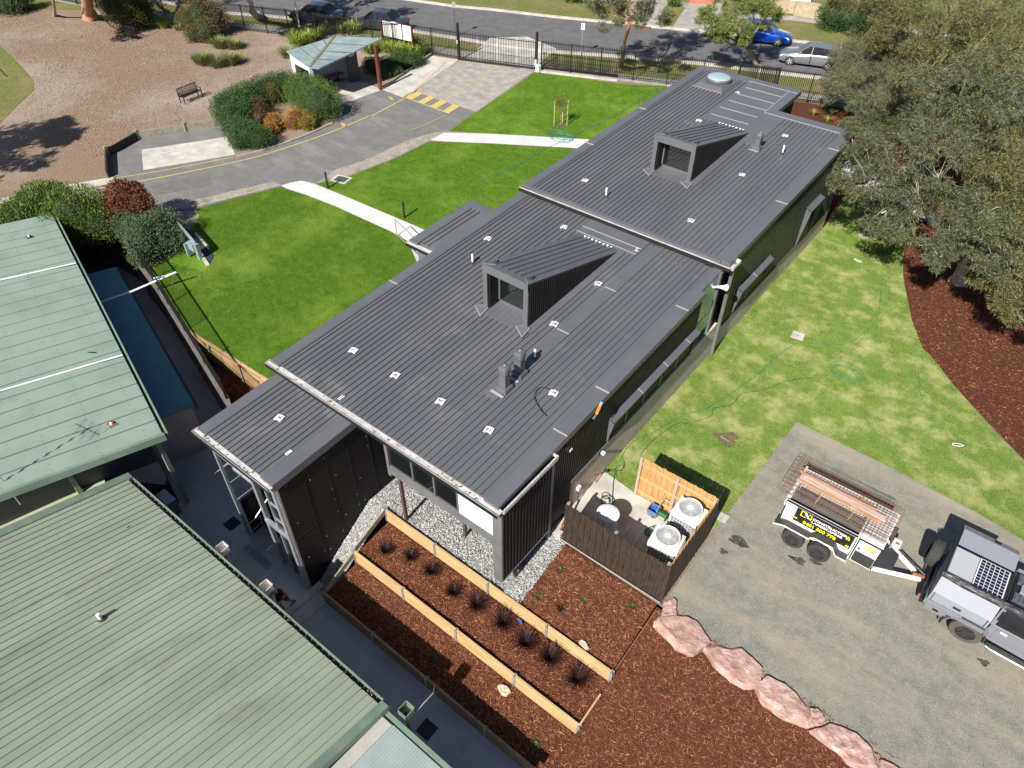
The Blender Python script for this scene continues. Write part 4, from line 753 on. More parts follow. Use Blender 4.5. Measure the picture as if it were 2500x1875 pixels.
for (p_, q_, lab) in (((-12.5, 9.0, -.46), (-12.5, 7.5, -1.04), 'thin timber edging closing the left end of the upper terrace'), ((-12.5, 7.4, -1.2), (-12.5, 6.05, -1.74), 'thin timber edging closing the left end of the lower terrace'), ((-3.42, 7.48, -1.06), (-3.42, 8.5, -1.0), 'short loose edging board at the right end of the middle wall')):
    T = MB().obox(p_, q_, .045, .22).build('edging_board', wood_y if p_[0] > -5 else wood_old); tag(T, lab, 'edging board')
T = MB().obox((-3.40, 9.1, -.52), (-3.38, 11.3, -.16), .03, .08).build('edging_board', rust_m); tag(T, 'rusty steel edging running from the upper wall end to the boulders', 'garden edging')
# curved-off retaining wall and timber wall beside the left lawn
ret_m = mat('dark aged sleepers', (.10, .09, .08), (.17, .155, .135), 4, .9)
T = thing('retaining_wall', (-27, 10.5, -2.3), 'long weathered retaining wall along the sunken strip beside the lawn', 'retaining wall')
pl = [(-36.2, 13.1), (-34.2, 12.7), (-32.5, 11.9), (-30, 11.35), (-25.57, 10.1), (-20.75, 8.72), (-19.9, 8.35)]
mb = MB(); ribbon(mb, pl, .16, -2.3, .03)
for q in parts_of(mb): q.build('wall_section', ret_m, T)
T = thing('picket_railing', (-27, 10.5, 0), 'low black steel fence on top of the retaining wall beside the lawn', 'fence')
def picket_run(T, p_, q_, z0, hgt, sp=.12, pk=.014, rail=.022, over=.07, m=black_m, n2=1, fan=True):
    p_ = Vector(p_).to_3d() if len(p_) == 2 else Vector(p_); q_ = Vector(q_).to_3d() if len(q_) == 2 else Vector(q_); p_.z = q_.z = 0
    L = (q_-p_).length; n = int(L/sp); mb = MB()
    for i in range(1, n):
        s_ = p_+(q_-p_)*(i/n); mb.box(s_.x-pk, s_.x+pk, s_.y-pk, s_.y+pk, z0+.06, z0+hgt+over)
    for zz in (z0+.22, z0+hgt-.06): mb.obox((p_.x, p_.y, zz), (q_.x, q_.y, zz), rail*1.4, rail*2)
    return mb.build('picket_panel', m, T)
def post(T, x, y, z0, hgt, s_=.035, m=black_m): return MB().box(x-s_, x+s_, y-s_, y+s_, z0, z0+hgt).build('post', m, T)
def fence_poly(T, pts, z0, hgt, step=2.5, **kw):
    for i in range(len(pts)-1):
        A = Vector(pts[i]).to_2d(); B = Vector(pts[i+1]).to_2d(); n = max(1, round((B-A).length/step))
        for j in range(n):
            picket_run(T, A.lerp(B, j/n), A.lerp(B, (j+1)/n), z0, hgt, **kw); q = A.lerp(B, j/n); post(T, q.x, q.y, z0, hgt+.05)
    q = Vector(pts[-1]); post(T, q[0], q[1], z0, hgt+.05)
fence_poly(T, [pl[2], pl[3], pl[4], pl[5]], .03, 1.0, over=.0)
T = thing('picket_railing', (-35, 12.4, -2.3), 'short dark fence under the conifer at the end of the sunken strip', 'fence')
fence_poly(T, [(-36.0, 12.6), (-34.3, 11.6), (-32.6, 11.7)], -1.3, 1.2, over=.0)
T = thing('pine_wall', (-23, 10.25, -1), 'new slatted pine wall below the lawn beside the stair tower', 'retaining wall')
q1, q2, q3 = Vector((-25.5, 10.16)), Vector((-24.0, 10.22)), Vector((-20.0, 10.32))
for (A, B) in ((q1, q2), (q2, q3)):
    n = max(1, int((B-A).length/1.35))
    for i in range(n):
        a0 = A.lerp(B, i/n); a1 = A.lerp(B, (i+1)/n); MB().obox((a0.x, a0.y+.05, -.12), (a1.x, a1.y+.05, -.12), .12, .28).build('capping_sleeper', wood_y, T, bevel=.01)
        mb = MB(); m_ = int((a1-a0).length/.11)
        for j in range(m_): s_ = a0.lerp(a1, (j+.5)/m_); mb.box(s_.x-.045, s_.x+.045, s_.y-.07, s_.y-.03, -1.0, -.12)
        mb.build('paling', wood_y, T); post(T, a0.x, a0.y-.08, -1, 1.0, .05, wood_old)

# --- timber screen round the plant area
T = thing('paling_screen', (-5, 12, 0), 'timber paling screen stained dark outside around the air conditioning units', 'fence')
def palings(p_, q_, hgt, m, off=0, sp=.105):
    p_ = Vector(p_); q_ = Vector(q_); dr = (q_-p_).normalized(); nn = Vector((-dr.y, dr.x)); L = (q_-p_).length; n = int(L/sp); mb = MB(); qq = random.Random(3)
    for i in range(n):
        s0 = p_+dr*(i*L/n+.003)+nn*(off+(.012 if i % 2 else 0)); s1 = p_+dr*((i+1)*L/n-.003)+nn*(off+(.012 if i % 2 else 0)); hh = hgt+qq.uniform(-.02, .02); w2 = nn*.008
        mb.hexa([(*(s0-w2), -.1), (*(s1-w2), -.1), (*(s1+w2), -.1), (*(s0+w2), -.1)], [(*(s0-w2), hh), (*(s1-w2), hh), (*(s1+w2), hh), (*(s0+w2), hh)])
    return mb.build('palings', m, T)
palings((-6.97, 11.55), (-3.38, 11.55), 1.82, wood_dark); palings((-3.36, 11.56), (-3.36, 14.6), 1.82, wood_dark, 0); palings((-6.07, 14.6), (-3.4, 14.6), 1.84, wood_pal)
palings((-6.97, 11.575), (-3.38, 11.575), 1.78, wood_pal, .012); palings((-3.40, 11.6), (-3.40, 14.55), 1.78, wood_pal, .012)
for x, y in ((-6.9, 11.63), (-5.2, 11.63), (-3.47, 11.66), (-6.07, 14.54), (-4.75, 14.53), (-3.46, 14.53), (-3.46, 13.1)): MB().box(x-.045, x+.045, y-.05, y+.04, 0, 1.86).build('post', wood_old if y < 14 else mat('post wood', (.50, .34, .24), rough=.8) if 'post wood' not in MATS else MATS['post wood'], T)
for z in (.28, .95, 1.62):
    MB().box(-6.02, -3.5, 14.51, 14.575, z-.04, z+.04).build('rail', wood_y, T); MB().box(-6.9, -3.5, 11.6, 11.64, z-.04, z+.04).build('rail', wood_pal, T); MB().box(-3.47, -3.43, 11.7, 14.5, z-.04, z+.04).build('rail', wood_pal, T)
MB().box(-6.99, -3.33, 11.50, 11.535, -.12, .05).build('base_board', wood_dark, T)
# air conditioning outdoor units
grille = mat('pale grille', (.62, .62, .61), rough=.5); dk = mat('shadowy fan interior', (.05, .05, .052), rough=.6); fin = mat('condenser fins', (.16, .17, .18), rough=.5); blade_m = mat('fan blade grey', (.22, .22, .22), rough=.5)
def acunit(loc, lab, rz):
    T = thing('heat_pump', loc, lab, 'air conditioner', 'outdoor fan units behind the screen', rz); W2, D2, Hh = .46, .38, 1.45
    mb = MB(); mb.box(-W2, W2, -D2, D2, .08, Hh); mb.build('casing', white_m, T, local=True, bevel=.025)
    for x in (-W2+.05, W2-.15): MB().box(x, x+.1, -D2-.0, D2, 0, .08).build('foot', black_m, T, local=True)
    MB().box(-W2+.06, W2-.06, -D2-.008, -D2-.002, .2, Hh-.12).build('coil_face', fin, T, local=True)
    mb = MB()
    for i in range(9): mb.box(-W2+.06+i*.1, -W2+.075+i*.1, -D2-.02, -D2-.008, .2, Hh-.12)
    for i in range(11): mb.box(-W2+.06, W2-.06, -D2-.02, -D2-.008, .2+i*.11, .212+i*.11)
    mb.build('guard_grille', grille, T, local=True); MB().box(W2+.002, W2+.008, -D2+.05, D2-.05, .2, Hh-.12).build('coil_face', fin, T, local=True)
    mb = MB()
    for i in range(8): mb.box(W2+.008, W2+.02, -D2+.05+i*.09, -D2+.06+i*.09, .2, Hh-.12)
    for i in range(11): mb.box(W2+.008, W2+.02, -D2+.05, D2-.05, .2+i*.11, .215+i*.11)
    mb.build('guard_grille', grille, T, local=True)
    o = MB().lathe([(.38, Hh-.01), (.38, Hh+.16), (.36, Hh+.18), (.345, Hh+.16), (.345, Hh+.01)], 0, 0, 40).build('fan_shroud', white_m, T, local=True, smooth=False)
    MB().lathe([(.345, Hh+.02), (.34, Hh+.03)], 0, 0, 32).build('fan_well', dk, o, local=True); mb = MB()
    for i in range(6):
        A = i*PI/3; mb.hexa([(.05*math.cos(A), .05*math.sin(A), Hh+.06), (.32*math.cos(A-.25), .32*math.sin(A-.25), Hh+.05), (.32*math.cos(A+.3), .32*math.sin(A+.3), Hh+.09), (.06*math.cos(A+.8), .06*math.sin(A+.8), Hh+.09)], [(.05*math.cos(A), .05*math.sin(A), Hh+.065), (.32*math.cos(A-.25), .32*math.sin(A-.25), Hh+.055), (.32*math.cos(A+.3), .32*math.sin(A+.3), Hh+.095), (.06*math.cos(A+.8), .06*math.sin(A+.8), Hh+.095)])
    mb.build('fan_blades', blade_m, o, local=True); mb = MB()
    for rr in [.09+.032*i for i in range(9)]:
        mb.tube([(rr*math.cos(2*PI*j/28), rr*math.sin(2*PI*j/28), Hh+.165) for j in range(29)], .0055, 4, cap=False)
    for i in range(36): A = i*PI/18; mb.tube([(.08*math.cos(A), .08*math.sin(A), Hh+.165), (.36*math.cos(A), .36*math.sin(A), Hh+.165)], .005, 4)
    mb.build('fan_guard', grille, o, local=True); MB().lathe([(.09, Hh+.165), (.085, Hh+.185), (.01, Hh+.19)], 0, 0, 24).build('hub_cap', white_m, o, local=True); return T
A1 = acunit((-4.02, 12.62, 0), 'white outdoor fan unit nearest the front of the dark paling screen', .12)
acunit((-3.98, 13.95, 0), 'white outdoor fan unit at the back against the orange paling panel', 0)
T = thing('water_tank', (-6.03, 12.6, 0), 'short white cylindrical hot water tank standing on the slab', 'tank')
MB().lathe([(.33, 0), (.34, .05), (.34, .98), (.33, 1.02), (.2, 1.03), (.01, 1.035)], -6.03, 12.6, 40).build('tank_body', mat('tank blue white', (.72, .77, .82), rough=.3), T, smooth=False, bevel=.01)
MB().lathe([(.36, .99), (.365, 1.03), (.35, 1.05), (.2, 1.06), (.01, 1.065)], -6.03, 12.6, 40).build('tank_lid', white_m, T, smooth=True)
bl = mat('blue grey plastic', (.13, .18, .30), rough=.5); bb = mat('bright blue plastic', (.02, .13, .55), rough=.4)
T = thing('storage_tub', (-5.17, 14.2, 0), 'open blue grey plastic tub by the orange palings', 'tub')
mb = MB(); 
def openbox(mb, x0, x1, y0, y1, z0, z1, t_=.015, fl=.03):
    for q in (((x0, y0), (x1, y0)), ((x1, y0), (x1, y1)), ((x1, y1), (x0, y1)), ((x0, y1), (x0, y0))):
        (ax_, ay), (bx, by) = q; cx_, cy_ = (x0+x1)/2, (y0+y1)/2; f_ = lambda X, Y, s_: (cx_+(X-cx_)*s_, cy_+(Y-cy_)*s_)
        i_, o_ = 1-fl*2, 1; mb.hexa([(*f_(ax_, ay, i_*.9), z0), (*f_(bx, by, i_*.9), z0), (*f_(bx, by, i_*.84), z0), (*f_(ax_, ay, i_*.84), z0)], [(*f_(ax_, ay, o_), z1), (*f_(bx, by, o_), z1), (*f_(bx, by, o_*.93), z1), (*f_(ax_, ay, o_*.93), z1)])
    mb.box(x0+.05, x1-.05, y0+.05, y1-.05, z0, z0+.015)
openbox(mb, -5.36, -5.0, 14.02, 14.36, .02, .34); mb.build('tub_wall', bl, T)
T = thing('bucket', (-5.17, 14.15, .04), 'bright blue bucket lying inside the open tub', 'bucket')
MB().lathe([(.09, .05), (.12, .28), (.13, .29), (.11, .27), (.085, .07)], -5.17, 14.18, 20).build('bucket_body', bb, T); MB().tube([(-5.29, 14.18, .28), (-5.2, 14.28, .33), (-5.05, 14.18, .28)], .008, 5).build('handle', bb, T)
grn = mat('green plastic', (.01, .11, .045), rough=.4); hosem = mat('teal garden hose', (.02, .20, .11), rough=.4); hosec = mat('turquoise hose', (.03, .27, .30), rough=.35); hoseb = mat('dark hose', (.02, .035, .03), rough=.4)
T = thing('hose_reel_cart', (-4.9, 14.3, 0), 'green hose reel cart with grey handle beside the rear fan unit', 'hose reel')
MB().lathe([(.04, -.16), (.17, -.16), (.17, -.14), (.08, -.13), (.08, .13), (.17, .14), (.17, .16), (.04, .16)], -4.86, 14.2, 22, axis='x', cz=.24).build('reel', grn, T)
MB().tube([(-5.1, 14.05, .05), (-5.08, 14.25, .3), (-5.02, 14.42, .72), (-4.7, 14.42, .72), (-4.64, 14.25, .3), (-4.6, 14.05, .05)], .018, 6).build('handle', steel_m, T)
for x in (-5.12, -4.58): MB().lathe([(.02, -.03), (.085, -.03), (.085, .03), (.02, .03)], x, 14.08, 18, axis='x', cz=.09).build('wheel', grn, T)
def coil(name, cx, cy, rad, turns, m, lab, th=.011, z=.035, tail=None, seed=1, sx=1.):
    q = random.Random(seed); pts = []; N = int(turns*18); ox = oy = 0
    for i in range(N):
        if i % 18 == 0: ox, oy, rr = q.uniform(-.4, .4)*rad, q.uniform(-.4, .4)*rad, rad*q.uniform(.45, 1.1)
        A = 2*PI*i/18; pts.append((cx+(ox+rr*math.cos(A))*sx, cy+oy+rr*math.sin(A), z+.03*(i/N)+.006*math.sin(i)))
    if tail: pts += tail
    o = MB().tube(smooth_path(pts, 3), th, 6).build(name, m, smooth=True); return tag(o, lab, 'hose')
coil('garden_hose', -4.82, 13.55, .24, 7, hosem, 'coiled green hose on the slab between tub and fan units', seed=4)
coil('garden_hose', -6.75, 13.75, .26, 3, hoseb, 'dark hose lying in loops on the slab by the wall tap', seed=8, th=.013, tail=[e(500, 520, .03), e(560, 490, .03), e(580, 440, .03)])
T = thing('wall_tap', (-7.4, 14.1, 0), 'copper riser and wall tap beside the block wall', 'tap')
MB().tube([(-7.38, 14.1, 0), (-7.38, 14.1, .65), (-7.28, 14.1, .65)], .018, 6).build('riser', mat('copper', (.55, .2, .1), rough=.4, metal=.6), T); MB().box(-7.32, -7.22, 14.07, 14.13, .62, .70).build('tap_body', rust_m, T); MB().tube([(-7.42, 14.0, .5), (-7.1, 14.5, .55)], .012, 5).build('branch_pipe', black_m, T)
T = thing('service_box', (-7.3, 13.0, .6), 'small white box mounted low on the block wall', 'service box'); MB().box(-7.46, -7.36, 12.95, 13.1, .7, .86).build('box_cover', white_p, T); MB().tube([(-7.4, 13.02, .7), (-7.4, 13.02, 0)], .015, 6).build('cable_duct', black_m, T)
T = thing('service_box', (-7.3, 14.3, 1.6), 'tiny white wall light above the tap', 'wall light'); MB().box(-7.45, -7.3, 14.25, 14.37, 1.35, 1.43).build('box_cover', white_p, T); MB().box(-7.46, -7.44, 14.2, 14.4, 1.3, 1.47).build('back_plate', black_m, T)
T = thing('pipe_set', (-7.2, 11.7, 0), 'bundle of pipes and a white drain box between the building and the dark screen', 'pipes')
MB().tube([(-7.3, 12.4, .5), (-7.15, 11.75, .35), (-7.1, 11.6, .05)], .03, 6).build('pipe', rust_m, T); MB().box(-7.22, -7.0, 11.45, 11.62, -.2, .28).build('drain_box', conc_slab, T); MB().tube([(-7.36, 12.6, .5), (-7.2, 12.0, .42)], .04, 6).build('pipe', black_m, T)

# --- hoses, lids, patches and sprinklers on the lawns
def hose(pts, lab, m=hosem, th=.011): o = MB().tube([(q.x, q.y, .035) for q in smooth_path(pts, 5)], th, 5).build('garden_hose', m, smooth=True); return tag(o, lab, 'hose')
hose([e(515, 550), e(505, 480), e(575, 440), e(560, 380), e(640, 270), e(760, 205), c3(640, 1475), c3(850, 1350), c3(1000, 1305), c3(1040, 1285), c3(1060, 1300), c3(1030, 1320), c3(1010, 1300), c3(1100, 1245), c3(1280, 1120), c3(1430, 985), c3(1530, 920)], 'green hose running from the plant slab along the lawn to the round pit lid')
hose([e(700, 380), e(800, 260), e(1000, 120), c3(900, 1385), c3(1030, 1345), c3(1045, 1300), c3(1150, 1280), c3(1210, 1215), c3(1330, 1195), c3(1480, 1140), c3(1620, 1120)], 'second faint green hose looping across the patchy lawn', hoseb, .008)
coil('garden_hose', *c3(1800, 1075)[:2], .55, 5, hosem, 'loose tangle of teal hose in the middle of the patchy lawn', seed=9, th=.006, sx=1.3)
hose([n3(320, 1028), n3(350, 1005), n3(380, 995), n3(480, 1050), n3(515, 1090), n3(460, 1170), n3(450, 1300), n3(430, 1430), n3(370, 1510), n3(240, 1610), n3(100, 1640), c3(1700, 935), c3(1580, 900)], 'teal hose curving from the white sprinkler down the lawn')
hose([P(2242, 910), P(2247, 965), P(2275, 1005), P(2300, 1035), P(2345, 1080)], 'short teal hose leading to the lower white sprinkler', hosem, .009)
hose([b(1130, 560), b(1125, 600), b(1000, 680), b(800, 800), b(545, 920), b(470, 960), b(360, 1010), b(160, 1130), b(0, 1185), r(1580, 1218)], 'long turquoise hose from the fence across the upper path to the middle lawn', hosec, .012)
coil('garden_hose', *b(470, 930)[:2], .62, 5, hosec, 'heap of turquoise hose lying on the narrow upper path', seed=2, th=.011, z=.05, sx=1.4)
def lid(q, w_, d_, rz, m, lab, slots=0):
    T = thing('pit_lid', (q[0], q[1], 0), lab, 'pit lid', None, rz); MB().box(-w_/2, w_/2, -d_/2, d_/2, 0, .03).build('surround', m, T, local=True, bevel=.01)
    if slots:
        MB().box(-w_*.34, w_*.34, -d_*.34, d_*.34, .03, .036).build('frame', dk, T, local=True); mb = MB()
        for i in range(slots): mb.box(-w_*.32+i*w_*.64/slots, -w_*.32+i*w_*.64/slots+.012, -d_*.33, d_*.33, .036, .042)
        mb.build('grate', steel_m, T, local=True)
    else: MB().lathe([(.025, .03), (.02, .034)], 0, 0, 10).build('lifting_hole', dk, T, local=True)
    return T
lid(c3(1535, 877), .50, .50, .15, conc_slab, 'square concrete pit lid in the patchy lawn beside the hose'); lid(n3(620, 710), .62, .45, .1, conc_slab, 'concrete pit lid near the path under the tree shade'); lid(n3(325, 832), .45, .4, .4, conc_slab, 'round edged pale pit lid further from the path'); lid(r(645, 1212), 1.0, .8, .25, conc_slab, 'pale framed drain grate at the driveway edge by the white path', 9)
for (x, y), lab in (((-17.6, 5.95), 'square black grate in the courtyard slab'), ((-7.06, 5.06), 'square black grate in the sunken path near the lower roof')):
    T = thing('drain_grate', (x, y, -2.3), lab, 'drain'); MB().box(x-.24, x+.24, y-.24, y+.24, -2.299, -2.29).build('grate_frame', black_m, T); mb = MB()
    for i in range(9): mb.box(x-.21+i*.05, x-.19+i*.05, y-.22, y+.22, -2.29, -2.282)
    mb.build('bars', darkwall, T)
T = thing('drain_grate', (-15.7, 5.66, -2.3), 'long mesh floor grate in front of the stair tower', 'drain'); MB().box(-16.42, -15.05, 5.52, 5.80, -2.299, -2.292).build('grate_frame', black_m, T); mb = MB()
for i in range(24): mb.box(-16.4+i*.057, -16.385+i*.057, 5.52, 5.8, -2.292, -2.28)
for i in range(6): mb.box(-16.42, -15.05, 5.53+i*.05, 5.543+i*.05, -2.292, -2.281)
mb.build('mesh', steel_m, T)
for xx, lab in ((-13.15, 'low concrete kerb across the courtyard end'), (-12.6, 'second low concrete kerb where the path begins')):
    o = MB().hexa([(xx-.12, 4.2, -2.3), (xx+.12, 4.2, -2.3), (xx+.16, 6.3 if xx < -13 else 5.95, -2.3), (xx-.1, 6.3 if xx < -13 else 5.95, -2.3)], [(xx-.1, 4.2, -2.2), (xx+.1, 4.2, -2.2), (xx+.14, 6.3 if xx < -13 else 5.95, -2.2), (xx-.08, 6.3 if xx < -13 else 5.95, -2.2)]).build('concrete_nib', conc_slab); tag(o, lab, 'kerb')
sp_ = e(1410, 240)
struct(sheet('dirt_patch', blot(sp_[0]-.02, sp_[1]+.02, .40, .36, .2, seed=6), .0105, mat('bare soil', (.10, .065, .045), (.19, .13, .09), 14, .95, bump=.03)))
o = MB().obox((sp_[0]-.25, sp_[1]-.02, .02), (sp_[0]+.12, sp_[1]-.08, .02), .05, .02).build('timber_offcut', wood_old); tag(o, 'small timber offcut lying on the bare soil patch', 'timber')
def sprinkler(q, rz, lab):
    T = thing('sprinkler', (q[0], q[1], 0), lab, 'sprinkler', None, rz); mb = MB(); mb.tube([(-.19, 0, .02), (-.15, .055, .02), (.1, .055, .02), (.2, 0, .02), (.1, -.055, .02), (-.15, -.055, .02), (-.19, 0, .02)], .013, 6); mb.build('sled_frame', white_p, T, local=True)
    MB().tube([(-.12, 0, .035), (.12, 0, .035)], .012, 6).build('spray_bar', black_m, T, local=True)
sprinkler(n3(282, 1015), -.2, 'white sled sprinkler on the upper part of the patchy lawn'); sprinkler(P(2338, 1087), .5, 'white sled sprinkler near the gravel yard edge')
def bollard(q, lab):
    T = thing('bollard_light', (q[0], q[1], 0), lab, 'bollard', 'black bollards along the white path'); MB().lathe([(.055, 0), (.055, .86)], 0, 0, 16).build('post', black_m, T, local=True); MB().lathe([(.058, .86), (.058, .93), (.05, .95)], 0, 0, 16).build('cap', black_m, T, local=True); return T
bo = bollard(r(555, 1270), 'black bollard between the driveway drain grate and the path start'); dup(bo, (*z4(48, 470)[:2], 0), 'black bollard beside the path nearer the annex')
T = thing('handrail', (-19.5, 18.2, 0), 'grey tubular handrail at the end of the white path by the annex', 'handrail')
h1, h2 = a(745, 432), a(905, 400+60)
hp = [Vector(a(745, 432)), Vector(a(868, 432)), Vector(a(990, 480))]; hp = [hp[0], hp[0]+(Vector((-17.3, 18.9, 0))-hp[0])*.5, Vector((-17.3, 18.9, 0))]
for q in hp[:2]: MB().tube([q, q+Vector((0, 0, .95))], .022, 8).build('upright', steel_m, T)
for z in (.95, .12): MB().tube([hp[0]+Vector((0, 0, z)), hp[2]+Vector((0, 0, z))], .022, 8).build('rail', steel_m, T)
def galv(q1, q2, lab):
    T = thing('guard_rail', (q1[0], q1[1], 0), lab, 'guard rail'); gp_ = mat('dull galvanised', (.30, .37, .38), rough=.5, metal=.2) if 'dull galvanised' not in MATS else MATS['dull galvanised']
    A = Vector(q1); B = Vector(q2)
    for q in (A, B):
        MB().box(q.x-.09, q.x+.09, q.y-.09, q.y+.09, 0, .85).build('post', gp_, T); MB().box(q.x-.55, q.x-.08, q.y-.16, q.y+.10, .42, .82).build('bracket_plate', gp_, T); MB().box(q.x-.62, q.x-.5, q.y-.30, q.y+.05, .1, .75).build('end_plate', gp_, T)
    for z in (.92, .78): MB().tube([A+Vector((0, 0, z)), B+Vector((0, 0, z))], .05, 8).build('rail', steel_m, T)
    return T
galv(gr8(470, 440)[:2]+(0,), gr8(690, 700)[:2]+(0,), 'galvanised rail on square posts above the dark slot in the lawn')
pitp = [gr8(400, 270), gr8(620, 365), gr8(770, 530), gr8(868, 660), gr8(820, 765), gr8(785, 792), gr8(740, 700), gr8(690, 640), gr8(520, 430), gr8(430, 350)]
struct(sheet('service_slot', pitp, .012, mat('dark slot floor', (.03, .035, .045), rough=.8))); mb = MB(); ribbon(mb, [gr8(520, 430), gr8(600, 530), gr8(690, 640), gr8(785, 790)], .16, 0, .06); o = mb.build('kerb_stone', conc_slab); tag(o, 'pale concrete edge beside the dark slot in the lawn', 'kerb'); mb = MB(); ribbon(mb, [gr8(620, 370), gr8(700, 460), gr8(800, 580)], .10, 0, .05); o = mb.build('kerb_stone', conc_slab); tag(o, 'outer pale concrete edge of the dark slot', 'kerb')

# --- boulders, stones
def blob_mesh(name, cx, cy, z, pts, hgt, m, seed, lab, cat='boulder', grp=None):
    q = np.random.RandomState(seed); bm = bmesh.new(); bmesh.ops.create_icosphere(bm, subdivisions=4, radius=1)
    ptsv = [Vector((p_[0], p_[1])) for p_ in pts]; cen = sum(ptsv, Vector((0, 0)))/len(ptsv); cuts = [(Vector(q.normal(size=3)).normalized(), q.uniform(.55, .85)) for _ in range(12)]
    for vv in bm.verts:
        for nn, dd in cuts:
            s_ = vv.co.dot(nn)
            if s_ > dd: vv.co -= nn*(s_-dd)*.9
        A = math.atan2(vv.co.y, vv.co.x); rr = math.hypot(vv.co.x, vv.co.y); best = .3
        dr = Vector((math.cos(A), math.sin(A)))
        for i in range(len(ptsv)):
            p0 = ptsv[i]-cen; p1 = ptsv[(i+1) % len(ptsv)]-cen; ed = p1-p0; den = dr.x*ed.y-dr.y*ed.x
            if abs(den) > 1e-9:
                tt = (p0.x*ed.y-p0.y*ed.x)/den; uu = (p0.x*dr.y-p0.y*dr.x)/den
                if tt > 0 and 0 <= uu <= 1: best = tt
        zz = vv.co.z; rr = min(1, rr*1.3)
        nz = .05*math.sin(9*vv.co.x+seed)*math.cos(8*vv.co.y)*hgt
        vv.co = Vector((dr.x*rr*best*1.06, dr.y*rr*best*1.06, (min(zz, .34)/.34*.5+.5)*hgt-.25*hgt+nz))
    me = bpy.data.meshes.new(name); bm.to_mesh(me); bm.free(); me.materials.append(m)
    o = bpy.data.objects.new(name, me); col.objects.link(o); o.location = (cen.x, cen.y, z); OFF[o.name] = Vector(o.location); return tag(o, lab, cat, grp)
BG = 'pink sandstone boulders edging the yard'
def vl(L, z=.15): return [v(*q, z) for q in L]
O = lambda L, z=.15: [ov(*q, z) for q in L]
blob_mesh('boulder', 0, 0, -.10, vl([(1715, 180), (1850, 175), (1865, 90), (1830, 10), (1745, 70)]), .27, rock_m, 1, 'small pink boulder at the corner of the dark screen', 'boulder', BG)
blob_mesh('boulder', 0, 0, -.10, vl([(1660, 235), (1720, 185), (1850, 165), (2030, 240), (2145, 420), (1990, 530), (1900, 480), (1780, 370)]), .27, rock_m, 2, 'largest pink boulder with a white crusted top', 'boulder', BG)
blob_mesh('boulder', 0, 0, -.10, O([(1520, 1395), (1540, 1380), (1600, 1398), (1645, 1440), (1640, 1475), (1610, 1480), (1560, 1450)]), .27, rock_m, 3, 'third boulder from the dark screen, cracked across', 'boulder', BG)
blob_mesh('boulder', 0, 0, -.10, O([(1637, 1480), (1660, 1460), (1700, 1480), (1755, 1525), (1752, 1560), (1700, 1540), (1650, 1505)]), .27, rock_m, 4, 'long low boulder in the middle of the row', 'boulder', BG)
blob_mesh('boulder', 0, 0, -.10, O([(1752, 1530), (1768, 1527), (1787, 1550), (1780, 1562), (1755, 1563)]), .27, rock_m, 5, 'smallest boulder wedged between two long ones', 'boulder', BG)
blob_mesh('boulder', 0, 0, -.10, O([(1758, 1570), (1790, 1555), (1840, 1575), (1890, 1620), (1905, 1659), (1870, 1655), (1800, 1610)]), .27, rock_m, 6, 'long reddish boulder cut by the bottom edge', 'boulder', BG)
blob_mesh('boulder', 0, 0, -.10, O([(1905, 1640), (1960, 1665), (2010, 1720), (1960, 1740), (1900, 1700)]), .27, rock_m, 7, 'last boulder mostly below the bottom edge', 'boulder', BG)
blob_mesh('garden_stone', 0, 0, -1.72, [v(*q, -1.65) for q in [(240, 845), (270, 820), (330, 850), (355, 890), (320, 930), (270, 900)]], .22, rock_w, 8, 'cream stone lying in the lower mulch terrace', 'stone')
blob_mesh('garden_stone', 0, 0, -.50, [v(*q, -.42) for q in [(970, 430), (1000, 415), (1035, 440), (1060, 490), (1030, 500), (1000, 465)]], .14, rock_w, 9, 'pale stone in the mulch above the upper sleeper wall', 'stone')
o = MB().tube([v(430, 225, -.95), v(445, 245, -.95), v(458, 272, -.95)], [.03, .045, .03], 8).build('drink_bottle', bb); tag(o, 'small blue bottle lying by the upper sleeper wall', 'bottle')

# --- trailer
chk = mat('black checker plate', (.03, .03, .032), (.05, .05, .052), 60, .45, bump=.004)
def wheel(T, x, y, z, rad, wd, tyre, rim, spokes=8, face=-1, lab=None, tread=True):
    o = MB().lathe([(rad*.62, -wd/2), (rad*.93, -wd/2), (rad, -wd/2+.03), (rad, wd/2-.03), (rad*.93, wd/2), (rad*.62, wd/2)], x, y, 36, axis='y', cz=z, capit=False).build('tyre', tyre, T, smooth=False)
    mb = MB(); mb.lathe([(rad*.63, -wd/2+.02), (rad*.60, -wd/2+.05), (rad*.60, wd/2-.02)], x, y, 30, axis='y', cz=z, capit=False); mb.lathe([(.01, face*wd*.30), (rad*.6, face*wd*.30)], x, y, 24, axis='y', cz=z, capit=False); rr = mb.build('rim', dk if rim is black_m else rim, o)
    m2 = MB()
    for i in range(spokes):
        A = 2*PI*i/spokes; m2.obox((x+.05*math.cos(A), y+face*wd*.36, z+.05*math.sin(A)), (x+rad*.6*math.cos(A), y+face*wd*.42, z+rad*.6*math.sin(A)), .035, .02, up=(0, 1, 0))
    m2.lathe([(.01, face*wd*.44), (.05, face*wd*.44), (.06, face*wd*.36)], x, y, 12, axis='y', cz=z); m2.build('spokes', rim, rr if 0 else o); return o
rimd = mat('gunmetal rim', (.07, .07, .075), rough=.3, metal=.5)
T = thing('box_trailer', (-.35, 16.9, 0), 'white tandem trailer with black sign panel parked behind the silver ute', 'trailer'); TR = T
x0, x1, y0, y1 = -1.80, 1.14, 16.12, 17.72
mb = MB(); mb.box(x0, .44, y0, y0+.05, .5, 1.58); mb.box(x0, .44, y1-.05, y1, .5, 1.58); mb.box(x0, x0+.05, y0, y1, .5, 1.35); mb.box(.40, .46, y0, y1, .5, 1.5); mb.box(x0, .44, y0, y1, .48, .55); mb.build('tray_body', white_m, T, bevel=.006)
